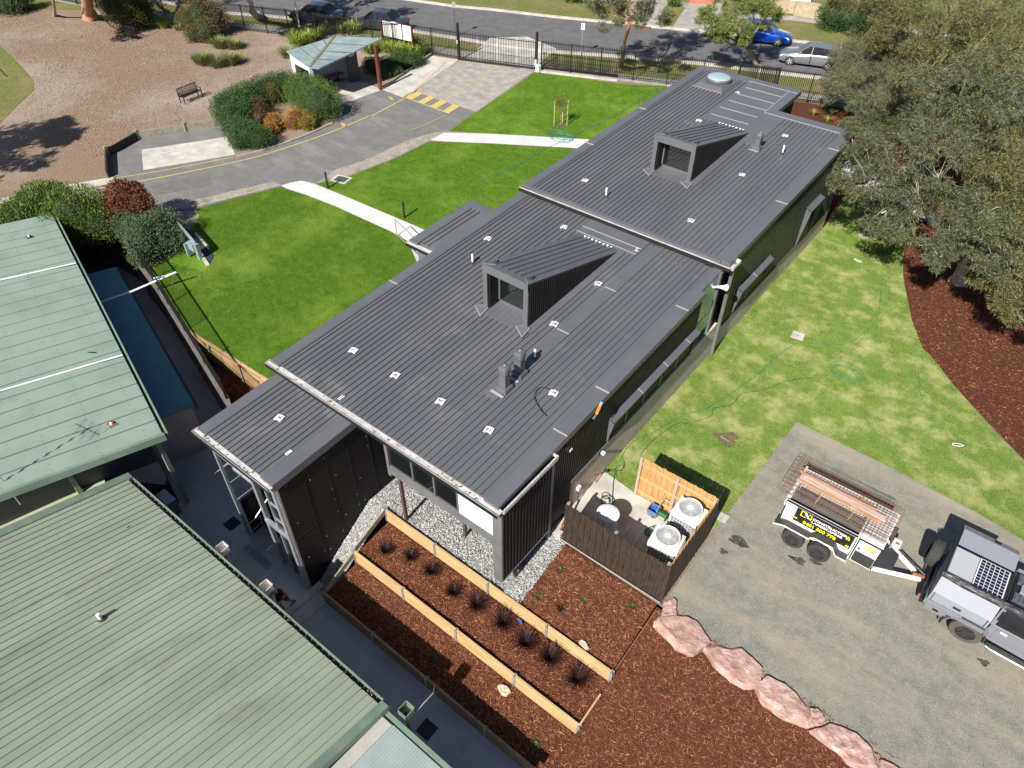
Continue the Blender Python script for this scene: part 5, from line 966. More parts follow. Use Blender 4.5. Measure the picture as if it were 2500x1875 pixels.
mb = MB(); mb.box(.47, x1, y0+.01, y1, .45, 1.56); tb = mb.build('tool_box', white_m, T, bevel=.01); MB().box(.52, x1-.04, y0-.004, y0+.008, .5, .98).build('lower_panel', chk, tb)
mb = MB()
for i in range(5): mb.box(.66+i*.0, 1.02, y0-.002, y0+.008, 1.18+i*.055, 1.205+i*.055)
mb.build('yellow_text_lines', mat('sign yellow', (.85, .70, .02), rough=.5), tb); MB().lathe([(.045, -.012), (.04, -.02)], .58, y0+.01, 16, axis='y', cz=1.12).build('lock', rimd, tb)
mb = MB(); mb.box(.47, x1, y0-.01, y0+.01, 1.50, 1.56); mb.box(.47, .50, y0-.01, y0+.01, .5, 1.5); mb.box(x1-.03, x1, y0-.01, y0+.01, .5, 1.5); mb.build('frame', black_m, tb)
MB().box(-1.42, .36, y0-.012, y0-.002, .88, 1.50).build('sign_panel', mat('sign black', (.012, .012, .012), rough=.4), T)
MB().box(x0+.02, .42, y0-.02, y0-.0, 1.53, 1.60).build('top_rail', black_m, T)
sy = MATS['sign yellow']; swh = MATS['white paint']
def text(s_, size, loc, m, par, name='lettering', ext=.004, bold=.012, rot=(R(90), 0, 0), sx=1.):
    cu = bpy.data.curves.new('t', 'FONT'); cu.body = s_; cu.size = size; cu.extrude = ext; cu.offset = bold*size; ob = bpy.data.objects.new('t', cu); col.objects.link(ob); ob.rotation_euler = rot; ob.location = loc; ob.scale = (sx, 1, 1)
    bpy.context.view_layer.update(); me = bpy.data.meshes.new_from_object(ob.evaluated_get(bpy.context.evaluated_depsgraph_get())); mw = ob.matrix_world.copy(); bpy.data.objects.remove(ob)
    me.transform(mw); me.transform(Matrix.Translation(-OFF[par.name])); me.materials.clear(); me.materials.append(m); me.name = name; o = bpy.data.objects.new(name, me); col.objects.link(o); o.parent = par; OFF[o.name] = OFF[par.name]; return o
text('CONSTRUCTION', .125, (-.90, y0-.016, 1.30), swh, T, bold=.03, sx=1.12); text('&', .2, (.14, y0-.016, 1.24), sy, T, bold=.03); text('LANDSCAPING', .125, (-.90, y0-.016, 1.16), swh, T, bold=.03, sx=1.12); text('0401 500 778', .185, (-1.12, y0-.016, .95), sy, T, bold=.03)
mb = MB(); Y_ = y0-.016
mb.box(-1.27, -1.12, Y_, Y_+.006, 1.44, 1.47); mb.box(-1.27, -1.24, Y_, Y_+.006, 1.22, 1.44); mb.box(-1.24, -1.1, Y_, Y_+.006, 1.22, 1.25); mb.box(-1.03, -.93, Y_, Y_+.006, 1.42, 1.45); mb.box(-.96, -.93, Y_, Y_+.006, 1.2, 1.42); mb.build('logo_bracket', sy, T)
mb = MB(); mb.box(-1.16, -1.08, Y_, Y_+.006, 1.38, 1.44); mb.box(-1.12, -1.03, Y_, Y_+.006, 1.31, 1.37); mb.box(-1.06, -.98, Y_, Y_+.006, 1.24, 1.30); mb.build('logo_steps', swh, T)
mb = MB(); mb.box(-1.40, -1.31, Y_, Y_+.006, 1.0, 1.05); mb.box(.22, .32, Y_, Y_+.006, .92, 1.0); mb.build('logo_tick', sy, T)
for q in (-1.27, .12): MB().lathe([(.04, -.02), (.035, -.026)], q, y0, 16, axis='y', cz=.94).build('lock', rimd, T)
# mudguards: stepped black plates with arches over the wheels
mb = MB()
for (xa, za, xb, zb) in ((-1.86, .60, -1.55, .72), (-1.55, .72, -.75, .72), (-.75, .78, -.62, .88), (-.62, .88, -.05, .88), (-.05, .88, .12, .62), (.12, .62, .42, .62)): mb.hexa([(xa, 15.87, za-.03), (xb, 15.87, zb-.03), (xb, 16.12, zb-.03), (xa, 16.12, za-.03)], [(xa, 15.87, za), (xb, 15.87, zb), (xb, 16.12, zb+.02), (xa, 16.12, za+.02)])
mb.build('mudguard', chk, T); mb = MB()
for (xa, za, xb, zb) in ((-1.87, .58, -1.56, .70), (-1.56, .70, -.75, .70), (-.75, .76, -.62, .86), (-.62, .86, -.05, .86), (-.05, .86, .12, .6), (.12, .60, .44, .60)): mb.hexa([(xa, 15.85, za-.03), (xb, 15.85, zb-.03), (xb, 15.87, zb-.03), (xa, 15.87, za-.03)], [(xa, 15.85, za+.015), (xb, 15.85, zb+.015), (xb, 15.87, zb+.015), (xa, 15.87, za+.015)])
mb.box(x0, .45, 16.1, 16.14, .46, .6); mb.build('guard_edge', white_m, T)
for x in (-1.16, -.34): wheel(T, x, 15.90, .34, .345, .22, dark_r, rimd, 10); wheel(T, x, 17.8, .34, .34, .22, dark_r, rimd, 10, face=1)
mb = MB(); mb.obox((1.14, 16.2, .5), (2.42, 16.72, .5), .09, .1); mb.obox((1.14, 17.5, .5), (2.2, 16.9, .5), .11, .1); mb.obox((1.5, 16.35, .5), (1.5, 17.25, .5), .04, .08); mb.build('drawbar', white_m, T)
MB().hexa([(1.15, 16.25, .55), (1.65, 16.45, .55), (1.65, 17.15, .55), (1.15, 17.4, .55)], [(1.15, 16.25, .56), (1.65, 16.45, .56), (1.65, 17.15, .56), (1.15, 17.4, .56)]).build('drawbar_plate', chk, T)
MB().tube([(2.15, 16.75, .55), (2.6, 16.85, .55)], [.07, .045], 8).build('coupling', rust_m, T); MB().tube([(1.75, 17.2, .62), (1.95, 17.1, .62), (2.2, 17.0, .60), (2.5, 16.95, .5)], .025, 6).build('safety_chain', black_m, T)
MB().tube([(1.34, 17.25, .3), (1.34, 17.25, 1.0)], .035, 8).build('jockey_post', steel_m, T); o = MB().box(1.30, 1.56, 17.0, 17.3, .9, 1.05).build('winch_cover', mat('clear plastic', (.55, .56, .55), rough=.3), T, bevel=.04); MB().box(1.38, 1.5, 17.05, 17.12, 1.03, 1.06).build('sticker', rust_m, o)
MB().lathe([(.01, -.1), (.2, -.1), (.2, .1), (.01, .1)], 1.2, 17.55, 20, axis='x', cz=.9).build('spare_tyre', dark_r, T)
mb = MB(); mb.box(x0-.03, x0+.03, y0, y0+.05, 1.3, 1.68); mb.box(x0-.03, x0+.03, y1-.05, y1, 1.3, 1.68); mb.box(x0-.03, x0+.03, y0, y1, 1.62, 1.67); mb.build('tail_rack', white_m, T)
load = MB(); load.box(x0+.08, .38, y0+.08, y1-.08, .56, .8); load.build('tray_floor', chk, T)
# mesh sheets and planks tied on top
def mesh_sheet(x0, x1, y0, y1, z, sp, m, lab, rz=0., rad=.0075, tilt=0.):
    T = thing('steel_mesh_sheet', ((x0+x1)/2, (y0+y1)/2, z), lab, 'reinforcing mesh', 'mesh sheets carried on the trailer', rz); cx_, cy_ = (x0+x1)/2, (y0+y1)/2; mb = MB()
    nx = int((x1-x0)/sp); ny = int((y1-y0)/sp)
    for i in range(nx+1): X = x0+i*(x1-x0)/nx-cx_; mb.tube([(X, y0-cy_, 0), (X, y1-cy_, 0)], rad, 4)
    for j in range(ny+1): Y = y0+j*(y1-y0)/ny-cy_; mb.tube([(x0-cx_, Y, rad*2), (x1-cx_, Y, rad*2)], rad, 4)
    o = mb.build('wires', m, T, local=True); return T
mesh_sheet(-2.22, 1.10, 16.22, 17.85, 1.72, .20, rust_m, 'rusty wide square mesh sheet overhanging the trailer tail'); mesh_sheet(-2.1, 1.2, 16.3, 17.8, 1.70, .2, rust_m, 'second rusty mesh sheet just beneath the top one', .012)
mesh_sheet(-1.75, 1.08, 16.2, 17.62, 1.66, .055, mat('grey mesh', (.33, .33, .33), rough=.5), 'fine grey mesh sheet under the planks', 0, .004)
PG = 'timber planks tied on the trailer mesh'; redw = mat('red hardwood', (.34, .16, .09), (.50, .29, .18), 5, .75, stretch=(.3, 4, 4), detail=8, c3_=(.62, .45, .33), s3=2, f3=.55); palew = mat('pale cement stained plank', (.45, .30, .24), (.58, .44, .38), 4, .8, stretch=(.3, 3, 3), detail=8)
def plank(x0, x1, ya, yb, w_, z, m, lab): o = MB().obox((x0, ya, z), (x1, yb, z), w_, .05).build('timber_plank', m, bevel=.006); tag(o, lab, 'plank', PG)
plank(-1.86, .74, 16.92, 16.88, .11, 1.77, redw, 'orange red plank nearest the sign side of the trailer'); plank(-1.80, .86, 17.05, 17.0, .10, 1.77, palew, 'pale stained plank in the middle of the bundle'); plank(-1.74, .82, 17.17, 17.12, .10, 1.77, palew, 'pale plank on the far side of the bundle'); plank(-1.9, .5, 17.28, 17.24, .07, 1.77, redw, 'narrow reddish plank at the far edge of the bundle')
for xx in (-1.0, .0): o = MB().tube([(xx-.05, 16.4, 1.72), (xx, 16.85, 1.81), (xx, 17.25, 1.81), (xx+.05, 17.6, 1.73)], .012, 5).build('tie_strap', mat('yellow strap', (.5, .42, .12), rough=.7) if 'yellow strap' not in MATS else MATS['yellow strap']); tag(o, 'yellow strap over the planks near the %s' % ('tail' if xx < -.5 else 'middle of the trailer'), 'strap')

# --- ute
silver = mat('silver paint', (.27, .285, .32), rough=.3, metal=.35, coat=.4); silver2 = mat('silver canopy', (.33, .35, .40), rough=.35, metal=.2, coat=.3); dgl = mat('tinted vehicle glass', (.01, .012, .013), rough=.05, coat=.5)
T = thing('silver_ute', (4.5, 16.8, 0), 'silver utility vehicle with canopy, solar panel and rear spare wheel', 'ute')
def yzx(x0, x1, prof): n = len(prof); return MB().hexa([(x0, y, z) for y, z in prof], [(x1, y, z) for y, z in prof])
yzx(2.68, 4.20, [(15.80, .95), (15.77, 1.05), (15.77, 1.40), (16.06, 1.97), (17.2, 1.97), (17.45, 1.45), (17.5, .95)]).build('canopy', silver2, T, bevel=.012)
yzx(2.64, 4.23, [(15.76, .78), (15.76, .95), (17.75, .95), (17.75, .78)]).build('tray', silver, T, bevel=.01)
lidp = yzx(2.74, 4.2, [(17.2, 2.03), (17.92, 2.03), (18.3, 1.82), (18.29, 1.79), (17.92, 2.0), (17.2, 2.0)]); lo_ = lidp.build('raised_canopy_lid', silver2, T); MB().box(3.55, 3.72, 18.02, 18.10, 1.955, 1.985).build('lid_handle', black_m, lo_)
mb = MB(); mb.box(3.30, 3.5, 15.755, 15.775, 1.16, 1.24); mb.build('lid_handle', black_m, T)
mb = MB(); mb.box(2.70, 4.18, 15.764, 15.768, 1.02, 1.035); mb.box(2.74, 2.76, 15.76, 15.772, 1.03, 1.4); mb.box(4.12, 4.14, 15.76, 15.772, 1.03, 1.4); mb.build('lid_seam', black_m, T)
mb = MB(); mb.box(2.7, 4.2, 16.0, 16.06, 1.97, 2.03); mb.box(2.7, 4.2, 17.18, 17.24, 1.97, 2.03); mb.box(2.66, 2.72, 16.0, 17.24, 1.97, 2.03); mb.box(4.16, 4.22, 16.0, 17.24, 1.97, 2.03); mb.build('roof_frame', black_m, T)
MB().box(2.74, 3.35, 16.08, 17.16, 1.97, 2.01).build('roof_panel', mat('pale grey panel', (.40, .415, .43), rough=.4), T)
sp2 = MB().box(3.37, 4.13, 16.08, 17.16, 1.99, 2.025).build('solar_panel', mat('white frame', (.7, .7, .7), rough=.4), T); pv = mat('blue black cells', (.012, .018, .05), rough=.15, coat=.5)
mb = MB()
for i in range(6):
    for j in range(9): mb.box(3.40+i*.12, 3.40+i*.12+.105, 16.11+j*.116, 16.11+j*.116+.100, 2.0255, 2.028)
mb.build('solar_cells', pv, sp2)
MB().tube([(2.62, 15.98, 2.03), (3.2, 15.97, 2.02), (4.2, 15.95, 2.05), (5.3, 15.95, 2.06), (5.9, 15.95, 2.04)], [.09, .115, .105, .12, .09], 12).build('rolled_awning', mat('crinkled black vinyl', (.02, .02, .022), (.30, .31, .32), 4, .3, stretch=(1.2, 4, 4), detail=6, bump=.03, contrast=(.5, .75)), T)
wheel(T, 3.92, 15.93, .42, .42, .28, mat('dusty tyre', (.075, .068, .062), (.10, .09, .082), 20, .9), rimd, 8); wheel(T, 3.92, 17.62, .42, .42, .28, MATS['dusty tyre'], rimd, 8, face=1)
wheel(T, 7.1, 15.95, .42, .42, .28, MATS['dusty tyre'], rimd, 8); wheel(T, 7.1, 17.6, .42, .42, .28, MATS['dusty tyre'], rimd, 8, face=1)
mb = MB()
for (xa, za, xb, zb) in ((3.30, .55, 3.42, .80), (3.42, .80, 3.62, .93), (3.62, .93, 4.22, .93), (4.22, .93, 4.36, .78), (4.36, .78, 4.38, .45)): mb.hexa([(xa, 15.72, za-.02), (xb, 15.72, zb-.02), (xb, 16.0, zb-.02), (xa, 16.0, za-.02)], [(xa, 15.72, za+.02), (xb, 15.72, zb+.02), (xb, 16.0, zb+.02), (xa, 16.0, za+.02)])
mb.build('wheel_flare', silver, T); MB().box(2.72, 3.30, 15.82, 16.3, .50, .78).build('side_tool_box', silver, T, bevel=.01); MB().box(2.95, 3.1, 15.80, 15.82, .62, .70).build('box_handle', black_m, T); MB().box(3.25, 3.3, 15.8, 16.0, .28, .6).build('mud_flap', black_m, T)
MB().box(2.9, 8.0, 16.3, 17.2, .4, .8).build('chassis', black_m, T)
# cab as a loft
def loft(secs, name, m, par, smooth=False, bevel=0):
    mb = MB(); n = len(secs[0]); vs = [q for s_ in secs for q in s_]; fs = [(i*n+j, i*n+(j+1) % n, (i+1)*n+(j+1) % n, (i+1)*n+j) for i in range(len(secs)-1) for j in range(n)]; fs += [tuple(range(n-1, -1, -1)), tuple(range((len(secs)-1)*n, len(secs)*n))]
    mb.add(vs, fs); return mb.build(name, m, par, smooth=smooth, bevel=bevel)
cs = lambda x, w_, zb, zt, wt: [(x, 16.78-w_, zb), (x, 16.78-w_, (zb+zt)*.55), (x, 16.78-wt, zt), (x, 16.78+wt, zt), (x, 16.78+w_, (zb+zt)*.55), (x, 16.78+w_, zb)]
loft([cs(4.28, .86, .5, 1.16, .84), cs(6.3, .88, .45, 1.18, .85), cs(7.6, .85, .45, 1.05, .78), cs(8.05, .7, .5, .9, .62)], 'cab_body', silver, T, bevel=.02)
gl_ = loft([cs(4.30, .82, 1.16, 1.80, .70), cs(5.5, .82, 1.17, 1.80, .70), cs(6.25, .80, 1.17, 1.22, .74)], 'cab_windows', dgl, T)
loft([cs(4.28, .72, 1.78, 1.84, .68), cs(5.45, .72, 1.78, 1.84, .66)], 'cab_roof', silver, T, bevel=.02); mb = MB()
for xx in (4.30, 5.28): mb.obox((xx, 15.935, 1.15), (xx, 16.06, 1.82), .10, .03, up=(0, 1, 0))
mb.build('door_pillar', silver, T); MB().box(4.45, 5.25, 15.905, 15.92, .55, 1.1).build('door', silver, T, bevel=.008); MB().box(4.55, 4.72, 15.88, 15.91, 1.02, 1.06).build('door_handle', white_p, T)
MB().box(4.45, 5.9, 15.68, 15.88, .40, .45).build('side_step', black_m, T); mb = MB(); mb.tube([(4.45, 15.70, .46), (4.6, 15.66, .47), (5.9, 15.66, .47)], .025, 6); mb.build('step_rail', steel_m, T)
mb = MB(); mb.box(4.3, 5.6, 16.15, 17.4, 1.90, 1.94); mb.build('roof_rack', black_m, T)
mxt = mat('slate recovery boards', (.07, .08, .095), (.10, .11, .13), 9, .6); mb = MB(); mb.box(4.35, 5.5, 16.3, 16.62, 1.95, 2.0); mb.box(4.35, 5.5, 16.95, 17.3, 1.95, 2.0)
for i in range(10): mb.box(4.38+i*.11, 4.43+i*.11, 16.33, 16.59, 2.0, 2.03); mb.box(4.38+i*.11, 4.43+i*.11, 16.98, 17.27, 2.0, 2.03)
mb.build('recovery_board', mxt, T); MB().box(4.45, 4.75, 16.62, 16.95, 1.95, 2.06).build('rack_box', mat('grey case', (.22, .26, .32), rough=.4), T, bevel=.02)
o = MB().lathe([(.26, -.16), (.36, -.16), (.41, -.11), (.41, .11), (.36, .16), (.26, .16)], 2.40, 17.38, 32, axis='x', cz=1.12, capit=False).build('spare_wheel', dark_r, T); MB().lathe([(.01, -.05), (.27, -.05), (.27, .05), (.01, .05)], 2.42, 17.38, 24, axis='x', cz=1.12).build('rim', rimd, o); mb = MB()
for i in range(36): A = 2*PI*i/36; mb.obox((2.31, 17.38+.405*math.cos(A), 1.12+.405*math.sin(A)), (2.53, 17.38+.405*math.cos(A+.05), 1.12+.405*math.sin(A+.05)), .035, .02, up=(0, math.cos(A), math.sin(A)))
mb.build('tread_block', dark_r, o)
mb = MB(); mb.box(2.56, 2.64, 15.9, 17.65, .55, .72); mb.obox((2.55, 16.1, .7), (2.52, 17.3, 1.1), .04, .06); mb.obox((2.6, 16.02, .9), (2.62, 16.02, 2.0), .04, .04); mb.obox((2.6, 17.2, .9), (2.62, 17.2, 2.0), .04, .04); mb.build('rear_bar', black_m, T); MB().box(2.54, 2.565, 16.0, 16.25, .6, .68).build('tail_light', mat('red lens', (.4, .02, .02), rough=.3), T)

# --- person standing in the courtyard
skin = mat('skin', (.36, .20, .14), rough=.6); shirt = mat('black t-shirt cloth', (.014, .014, .016), rough=.9); shorts = mat('dark work shorts', (.022, .022, .025), rough=.9); hairm = mat('short brown hair', (.055, .03, .018), rough=.9)
def skinned(name, verts, edges, m, par, sub=2, root=0):
    me = bpy.data.meshes.new(name); me.from_pydata([q[:3] for q in verts], edges, []); o = bpy.data.objects.new(name, me); col.objects.link(o); o.parent = par; me.materials.append(m)
    o.modifiers.new('skin', 'SKIN'); sv = me.skin_vertices[0].data if me.skin_vertices else None
    if sv is None:
        bpy.context.view_layer.objects.active = o; sv = me.skin_vertices[0].data
    for i, q in enumerate(verts): rr = q[3] if len(q) > 3 else .05; sv[i].radius = (rr, q[4] if len(q) > 4 else rr); sv[i].use_root = (i == root)
    s_ = o.modifiers.new('sub', 'SUBSURF'); s_.levels = sub; s_.render_levels = sub; OFF[o.name] = Vector((0, 0, 0)); return o
T = thing('person', (-13.32, 4.98, -2.3), 'person in black t-shirt and shorts standing bent forward in the courtyard looking down', 'person', None, R(205))
# local frame: facing +Y
BV = [(0, 0, .93, .13, .10), (0, .02, 1.08, .13, .09), (0, .08, 1.25, .15, .10), (0, .15, 1.40, .13, .09), (0, .20, 1.48, .055, .055), (0, .24, 1.55, .06, .07), (0, .28, 1.62, .078, .095), (0, .30, 1.70, .07, .085),
      (.17, .13, 1.38, .055), (.23, .12, 1.15, .042), (.16, .30, 1.0, .034), (.10, .40, 1.02, .026),
      (-.17, .13, 1.38, .055), (-.24, .10, 1.13, .042), (-.15, .28, 1.0, .034), (-.08, .38, 1.02, .026),
      (.10, 0, .86, .09), (.12, .06, .50, .062), (.12, .0, .10, .042), (.12, .12, .04, .04, .03), (-.10, 0, .86, .09), (-.11, -.10, .50, .062), (-.12, -.28, .12, .042), (-.12, -.20, .04, .04, .03)]
BE = [(0, 1), (1, 2), (2, 3), (3, 4), (4, 5), (5, 6), (6, 7), (3, 8), (8, 9), (9, 10), (10, 11), (3, 12), (12, 13), (13, 14), (14, 15), (0, 16), (16, 17), (17, 18), (18, 19), (0, 20), (20, 21), (21, 22), (22, 23)]
for side, base in ((1, 11), (-1, 15)):
    bx, by, bz = BV[base][:3]
    for i, (dx, L_) in enumerate(((-.022, .055), (-.008, .062), (.007, .058), (.02, .045))):
        BV.append((bx+dx, by+.035, bz-.01, .0095)); BE.append((base, len(BV)-1)); BV.append((bx+dx*1.1-side*.008, by+.035+L_*.6, bz-.03, .0085)); BE.append((len(BV)-2, len(BV)-1)); BV.append((bx+dx-side*.012, by+.03+L_*.7, bz-.055, .008)); BE.append((len(BV)-2, len(BV)-1))
    BV.append((bx-side*.03, by+.0, bz-.01, .011)); BE.append((base, len(BV)-1)); BV.append((bx-side*.045, by+.03, bz-.03, .009)); BE.append((len(BV)-2, len(BV)-1))
skinned('body', BV, BE, skin, T, 2)
skinned('t_shirt', [(0, 0, .90, .145, .115), (0, .02, 1.08, .15, .11), (0, .08, 1.25, .172, .12), (0, .15, 1.40, .15, .108), (0, .19, 1.455, .07, .07), (.18, .13, 1.38, .072), (.225, .12, 1.22, .062), (-.18, .13, 1.38, .072), (-.23, .11, 1.20, .062)], [(0, 1), (1, 2), (2, 3), (3, 4), (3, 5), (5, 6), (3, 7), (7, 8)], shirt, T, 2)
skinned('shorts', [(0, 0, .95, .145, .118), (.105, 0, .85, .108), (.12, .045, .55, .088), (-.105, 0, .85, .108), (-.112, -.08, .55, .088)], [(0, 1), (1, 2), (0, 3), (3, 4)], shorts, T, 2)
for x, y in ((.12, .08), (-.12, -.22)):
    o = MB().hexa([(x-.045, y-.14, 0), (x+.045, y-.14, 0), (x+.05, y+.14, 0), (x-.05, y+.14, 0)], [(x-.04, y-.13, .10), (x+.04, y-.13, .10), (x+.04, y+.12, .06), (x-.04, y+.12, .06)]).build('boot', black_m, T, local=True, bevel=.02)
def ell(name, cx, cy, cz, rx, ry, rz_, m, par, sub=3):
    bm = bmesh.new(); bmesh.ops.create_icosphere(bm, subdivisions=sub, radius=1)
    for vv in bm.verts: vv.co = Vector((cx+vv.co.x*rx, cy+vv.co.y*ry, cz+vv.co.z*rz_))
    me = bpy.data.meshes.new(name); bm.to_mesh(me); bm.free(); me.materials.append(m)
    for p_ in me.polygons: p_.use_smooth = True
    o = bpy.data.objects.new(name, me); col.objects.link(o); o.parent = par; OFF[o.name] = OFF.get(par.name, Vector((0, 0, 0))); return o
ell('hair', 0, .262, 1.685, .084, .095, .075, hairm, T); 
for sx in (-1, 1): ell('ear', sx*.08, .285, 1.64, .012, .02, .03, skin, T, 2); ell('eye', sx*.03, .375, 1.655, .011, .008, .008, black_m, T, 2)
ell('nose', 0, .39, 1.625, .013, .02, .02, skin, T, 2); ell('mouth', 0, .372, 1.59, .022, .008, .006, rust_m, T, 2)
MB().box(.06, .11, .17, .175, 1.27, 1.32).build('chest_logo', white_m, T, local=True)

# ================================================================== STREET SIDE
T = thing('steel_picket_fence', (-66, 31, 0), 'tall black steel picket fence along the footpath left of the gate', 'fence')
fL = [c(-700, -270)[:2], c(0, -75)[:2], c(850, 112)[:2], r(0, 210)[:2], r(300, 243)[:2], r(1260, 372)[:2], r(1440, 404)[:2]]
fence_poly(T, fL, 0, 1.95, step=2.6)
T = thing('steel_picket_fence', (-23, 47, 0), 'tall black steel picket fence behind the upper lawn right of the gate', 'fence')
fR = [b(335, 470)[:2], b(730, 515)[:2], b(1180, 572)[:2], d(400, 597)[:2], d(640, 622)[:2], d(900, 660)[:2], P(2420, 330)[:2]]
fence_poly(T, fR, 0, 1.95, step=2.6)
MB().obox((*Vector(b(335, 488)[:2]), .05), (*Vector(b(850, 548)[:2]), .05), .15, .12).build('plinth', conc_slab, T)
T = thing('sliding_gate', (-35, 42.4, 0), 'long black sliding gate across the concrete driveway', 'gate'); ga = Vector(r(1440, 406)); gb_ = Vector(r(1960, 472))
ng = 4
for i in range(ng): picket_run(T, ga.lerp(gb_, i/ng), ga.lerp(gb_, (i+1)/ng), .05, 1.9)
off_ = (gb_-ga).normalized()
back = Vector(b(340, 462)); bk2 = Vector(b(850, 527)); mb = MB()
picket_run(T, back, bk2, .02, 1.1, sp=.14); o = MB().obox((ga.x, ga.y, .1), (gb_.x, gb_.y, .1), .06, .12).build('bottom_rail', black_m, T); MB().obox((back.x, back.y, .1), (bk2.x, bk2.y, .1), .06, .12).build('bottom_rail', black_m, T)
for q, hh in ((ga, 2.6), (gb_, 2.6)): MB().box(q.x-.07, q.x+.07, q.y-.07, q.y+.07, 0, hh).build('gate_post', black_m, T)
T = thing('gate_motor', b(318, 480), 'white gate motor box at the foot of the right gate post', 'gate motor'); q = b(318, 480); MB().box(q[0]-.16, q[0]+.16, q[1]-.2, q[1]+.1, 0, .45).build('motor_housing', white_p, T, bevel=.03); MB().box(q[0]-.30, q[0]-.18, q[1]-.1, q[1]+.0, .3, .75).build('control_box', white_p, T); MB().box(q[0]-.2, q[0]+.2, q[1]-.24, q[1]+.15, 0, .04).build('foot_plate', conc_slab, T)
T = thing('keypad_box', r(1435, 300), 'small white keypad on the left gate post', 'keypad'); MB().box(ga.x-.1, ga.x+.02, ga.y-.12, ga.y-.07, 1.2, 1.4).build('keypad_cover', white_p, T); MB().box(ga.x-.08, ga.x+.0, ga.y-.125, ga.y-.12, 1.24, 1.36).build('buttons', black_m, T)
# pedestrian gate with dense screen
T = thing('pedestrian_gate', t2(1090, 520), 'dense black pedestrian gate behind the round skylight', 'gate'); pg = [Vector(b(1640, 640)), Vector(b(1900, 672))]
for i in range(2): picket_run(T, pg[0].lerp(pg[1], i/2), pg[0].lerp(pg[1], (i+1)/2), 0, 2.05, sp=.06)
for q in pg: post(T, q.x, q.y, 0, 2.1, .05)
# sign board with three blank panels
s1, s2 = Vector(s8(860, 100)), Vector(s8(1068, 148)); dr = (s2-s1).normalized(); T = thing('sign_board', (s1+s2)/2, 'white three panel notice board on red posts behind the shelter', 'notice board')
redp = mat('red brown paint', (.16, .035, .025), rough=.5)
for q in (s1, s2): MB().box(q.x-.06, q.x+.06, q.y-.06, q.y+.06, 0, 2.0).build('post', redp, T)
for i in range(3):
    pa = s1+(s2-s1)*(i/3)+dr*.09; pb = s1+(s2-s1)*((i+1)/3)-dr*.02; MB().obox((pa.x, pa.y, 1.4), (pb.x, pb.y, 1.4), .04, 1.05).build('sign_face', white_m, T)
# shelter
T = thing('entry_shelter', (-41, 32, 0), 'small shelter with folded grey roof, bench and one red post beside the driveway', 'shelter')
wlm = mat('pale blue grey wall', (.50, .53, .56), (.56, .59, .62), 1, .7); shr = mat('aged zinc roofing', (.20, .26, .27), (.29, .35, .35), 1.5, .4, stretch=(1, 1, 1), detail=8)
RA, RB, RC, RD, RE = s8(170, 130, 2.55), s8(335, 243, 2.3), s8(400, 250, 2.45), s8(845, 38, 3.0), s8(512, 24, 2.75)
def slabq(pts, th): return MB().hexa([(q[0], q[1], q[2]-th) for q in pts], list(pts))
slabq([RA, RB, RE], .07).build('roof', shr, T); rfx = slabq([RB, RC, RD, RE], .07).build('roof', shr, T)
mb = MB()
for u_ in (.25, .5, .75):
    A = Vector(RB).lerp(Vector(RE), u_); B = Vector(RC).lerp(Vector(RD), u_) ; mb.obox(A+Vector((0, 0, .02)), B+Vector((0, 0, .02)), .05, .03)
    A2 = Vector(RA).lerp(Vector(RE), u_); B3 = Vector(RB).lerp(Vector(RE), u_*.9); mb.obox(A2+Vector((0, 0, .02)), B3+Vector((0, 0, .02)), .05, .03)
mb.build('standing_seam', flash_l, rfx); mb = MB(); mb.obox(Vector(RB)+Vector((0, 0, .03)), Vector(RE)+Vector((0, 0, .03)), .16, .03); mb.build('valley_gutter', mat('rust stained valley', (.07, .06, .05), (.3, .22, .15), 9, .8), rfx)
g1, g2, g3, g4 = Vector(s8(205, 280)), Vector(s8(355, 330)), Vector(s8(675, 340)), Vector(s8(500, 260))
def wallq(p_, q_, z0, zt0, zt1, th, m, nm='wall'):
    dr = Vector((q_[0]-p_[0], q_[1]-p_[1])).normalized(); nn = Vector((-dr.y, dr.x))*th/2
    return MB().hexa([(p_[0]+nn.x, p_[1]+nn.y, z0), (q_[0]+nn.x, q_[1]+nn.y, z0), (q_[0]-nn.x, q_[1]-nn.y, z0), (p_[0]-nn.x, p_[1]-nn.y, z0)], [(p_[0]+nn.x, p_[1]+nn.y, zt0), (q_[0]+nn.x, q_[1]+nn.y, zt1), (q_[0]-nn.x, q_[1]-nn.y, zt1), (p_[0]-nn.x, p_[1]-nn.y, zt0)]).build(nm, m, T)
RAv, RBv, RDv, REv = Vector(RA), Vector(RB), Vector(RD), Vector(RE)
pA = RAv.lerp(REv, .06); pB = RBv.lerp(REv, .06); pC = Vector(RC).lerp(RDv, .55); pE = REv.lerp(RDv, .35)
wallq(pA, pB, 0, 2.44, 2.22, .12, wlm); wallq(pA, REv.lerp(RAv, .1), 0, 2.44, 2.6, .12, wlm); wallq(REv.lerp(RAv, .1), pE, 0, 2.55, 2.6, .12, wlm)
pier = RDv.lerp(REv, .55); wallq((pier.x-.25, pier.y-.9, 0), (pier.x+.05, pier.y-.2, 0), 0, 2.6, 2.65, .16, mat('dark grey pier', (.06, .065, .07), rough=.6), 'pier'); pr_ = Vector((pier.x-.1, pier.y-.62, 2.1))
crest = mat('pale blue emblem', (.55, .62, .66), rough=.5); cq = Vector((pier.x-.13, pier.y-.62, 0)); nrm = Vector((.92, -.39, 0)); mb = MB(); tx = Vector((.39, .92, 0))
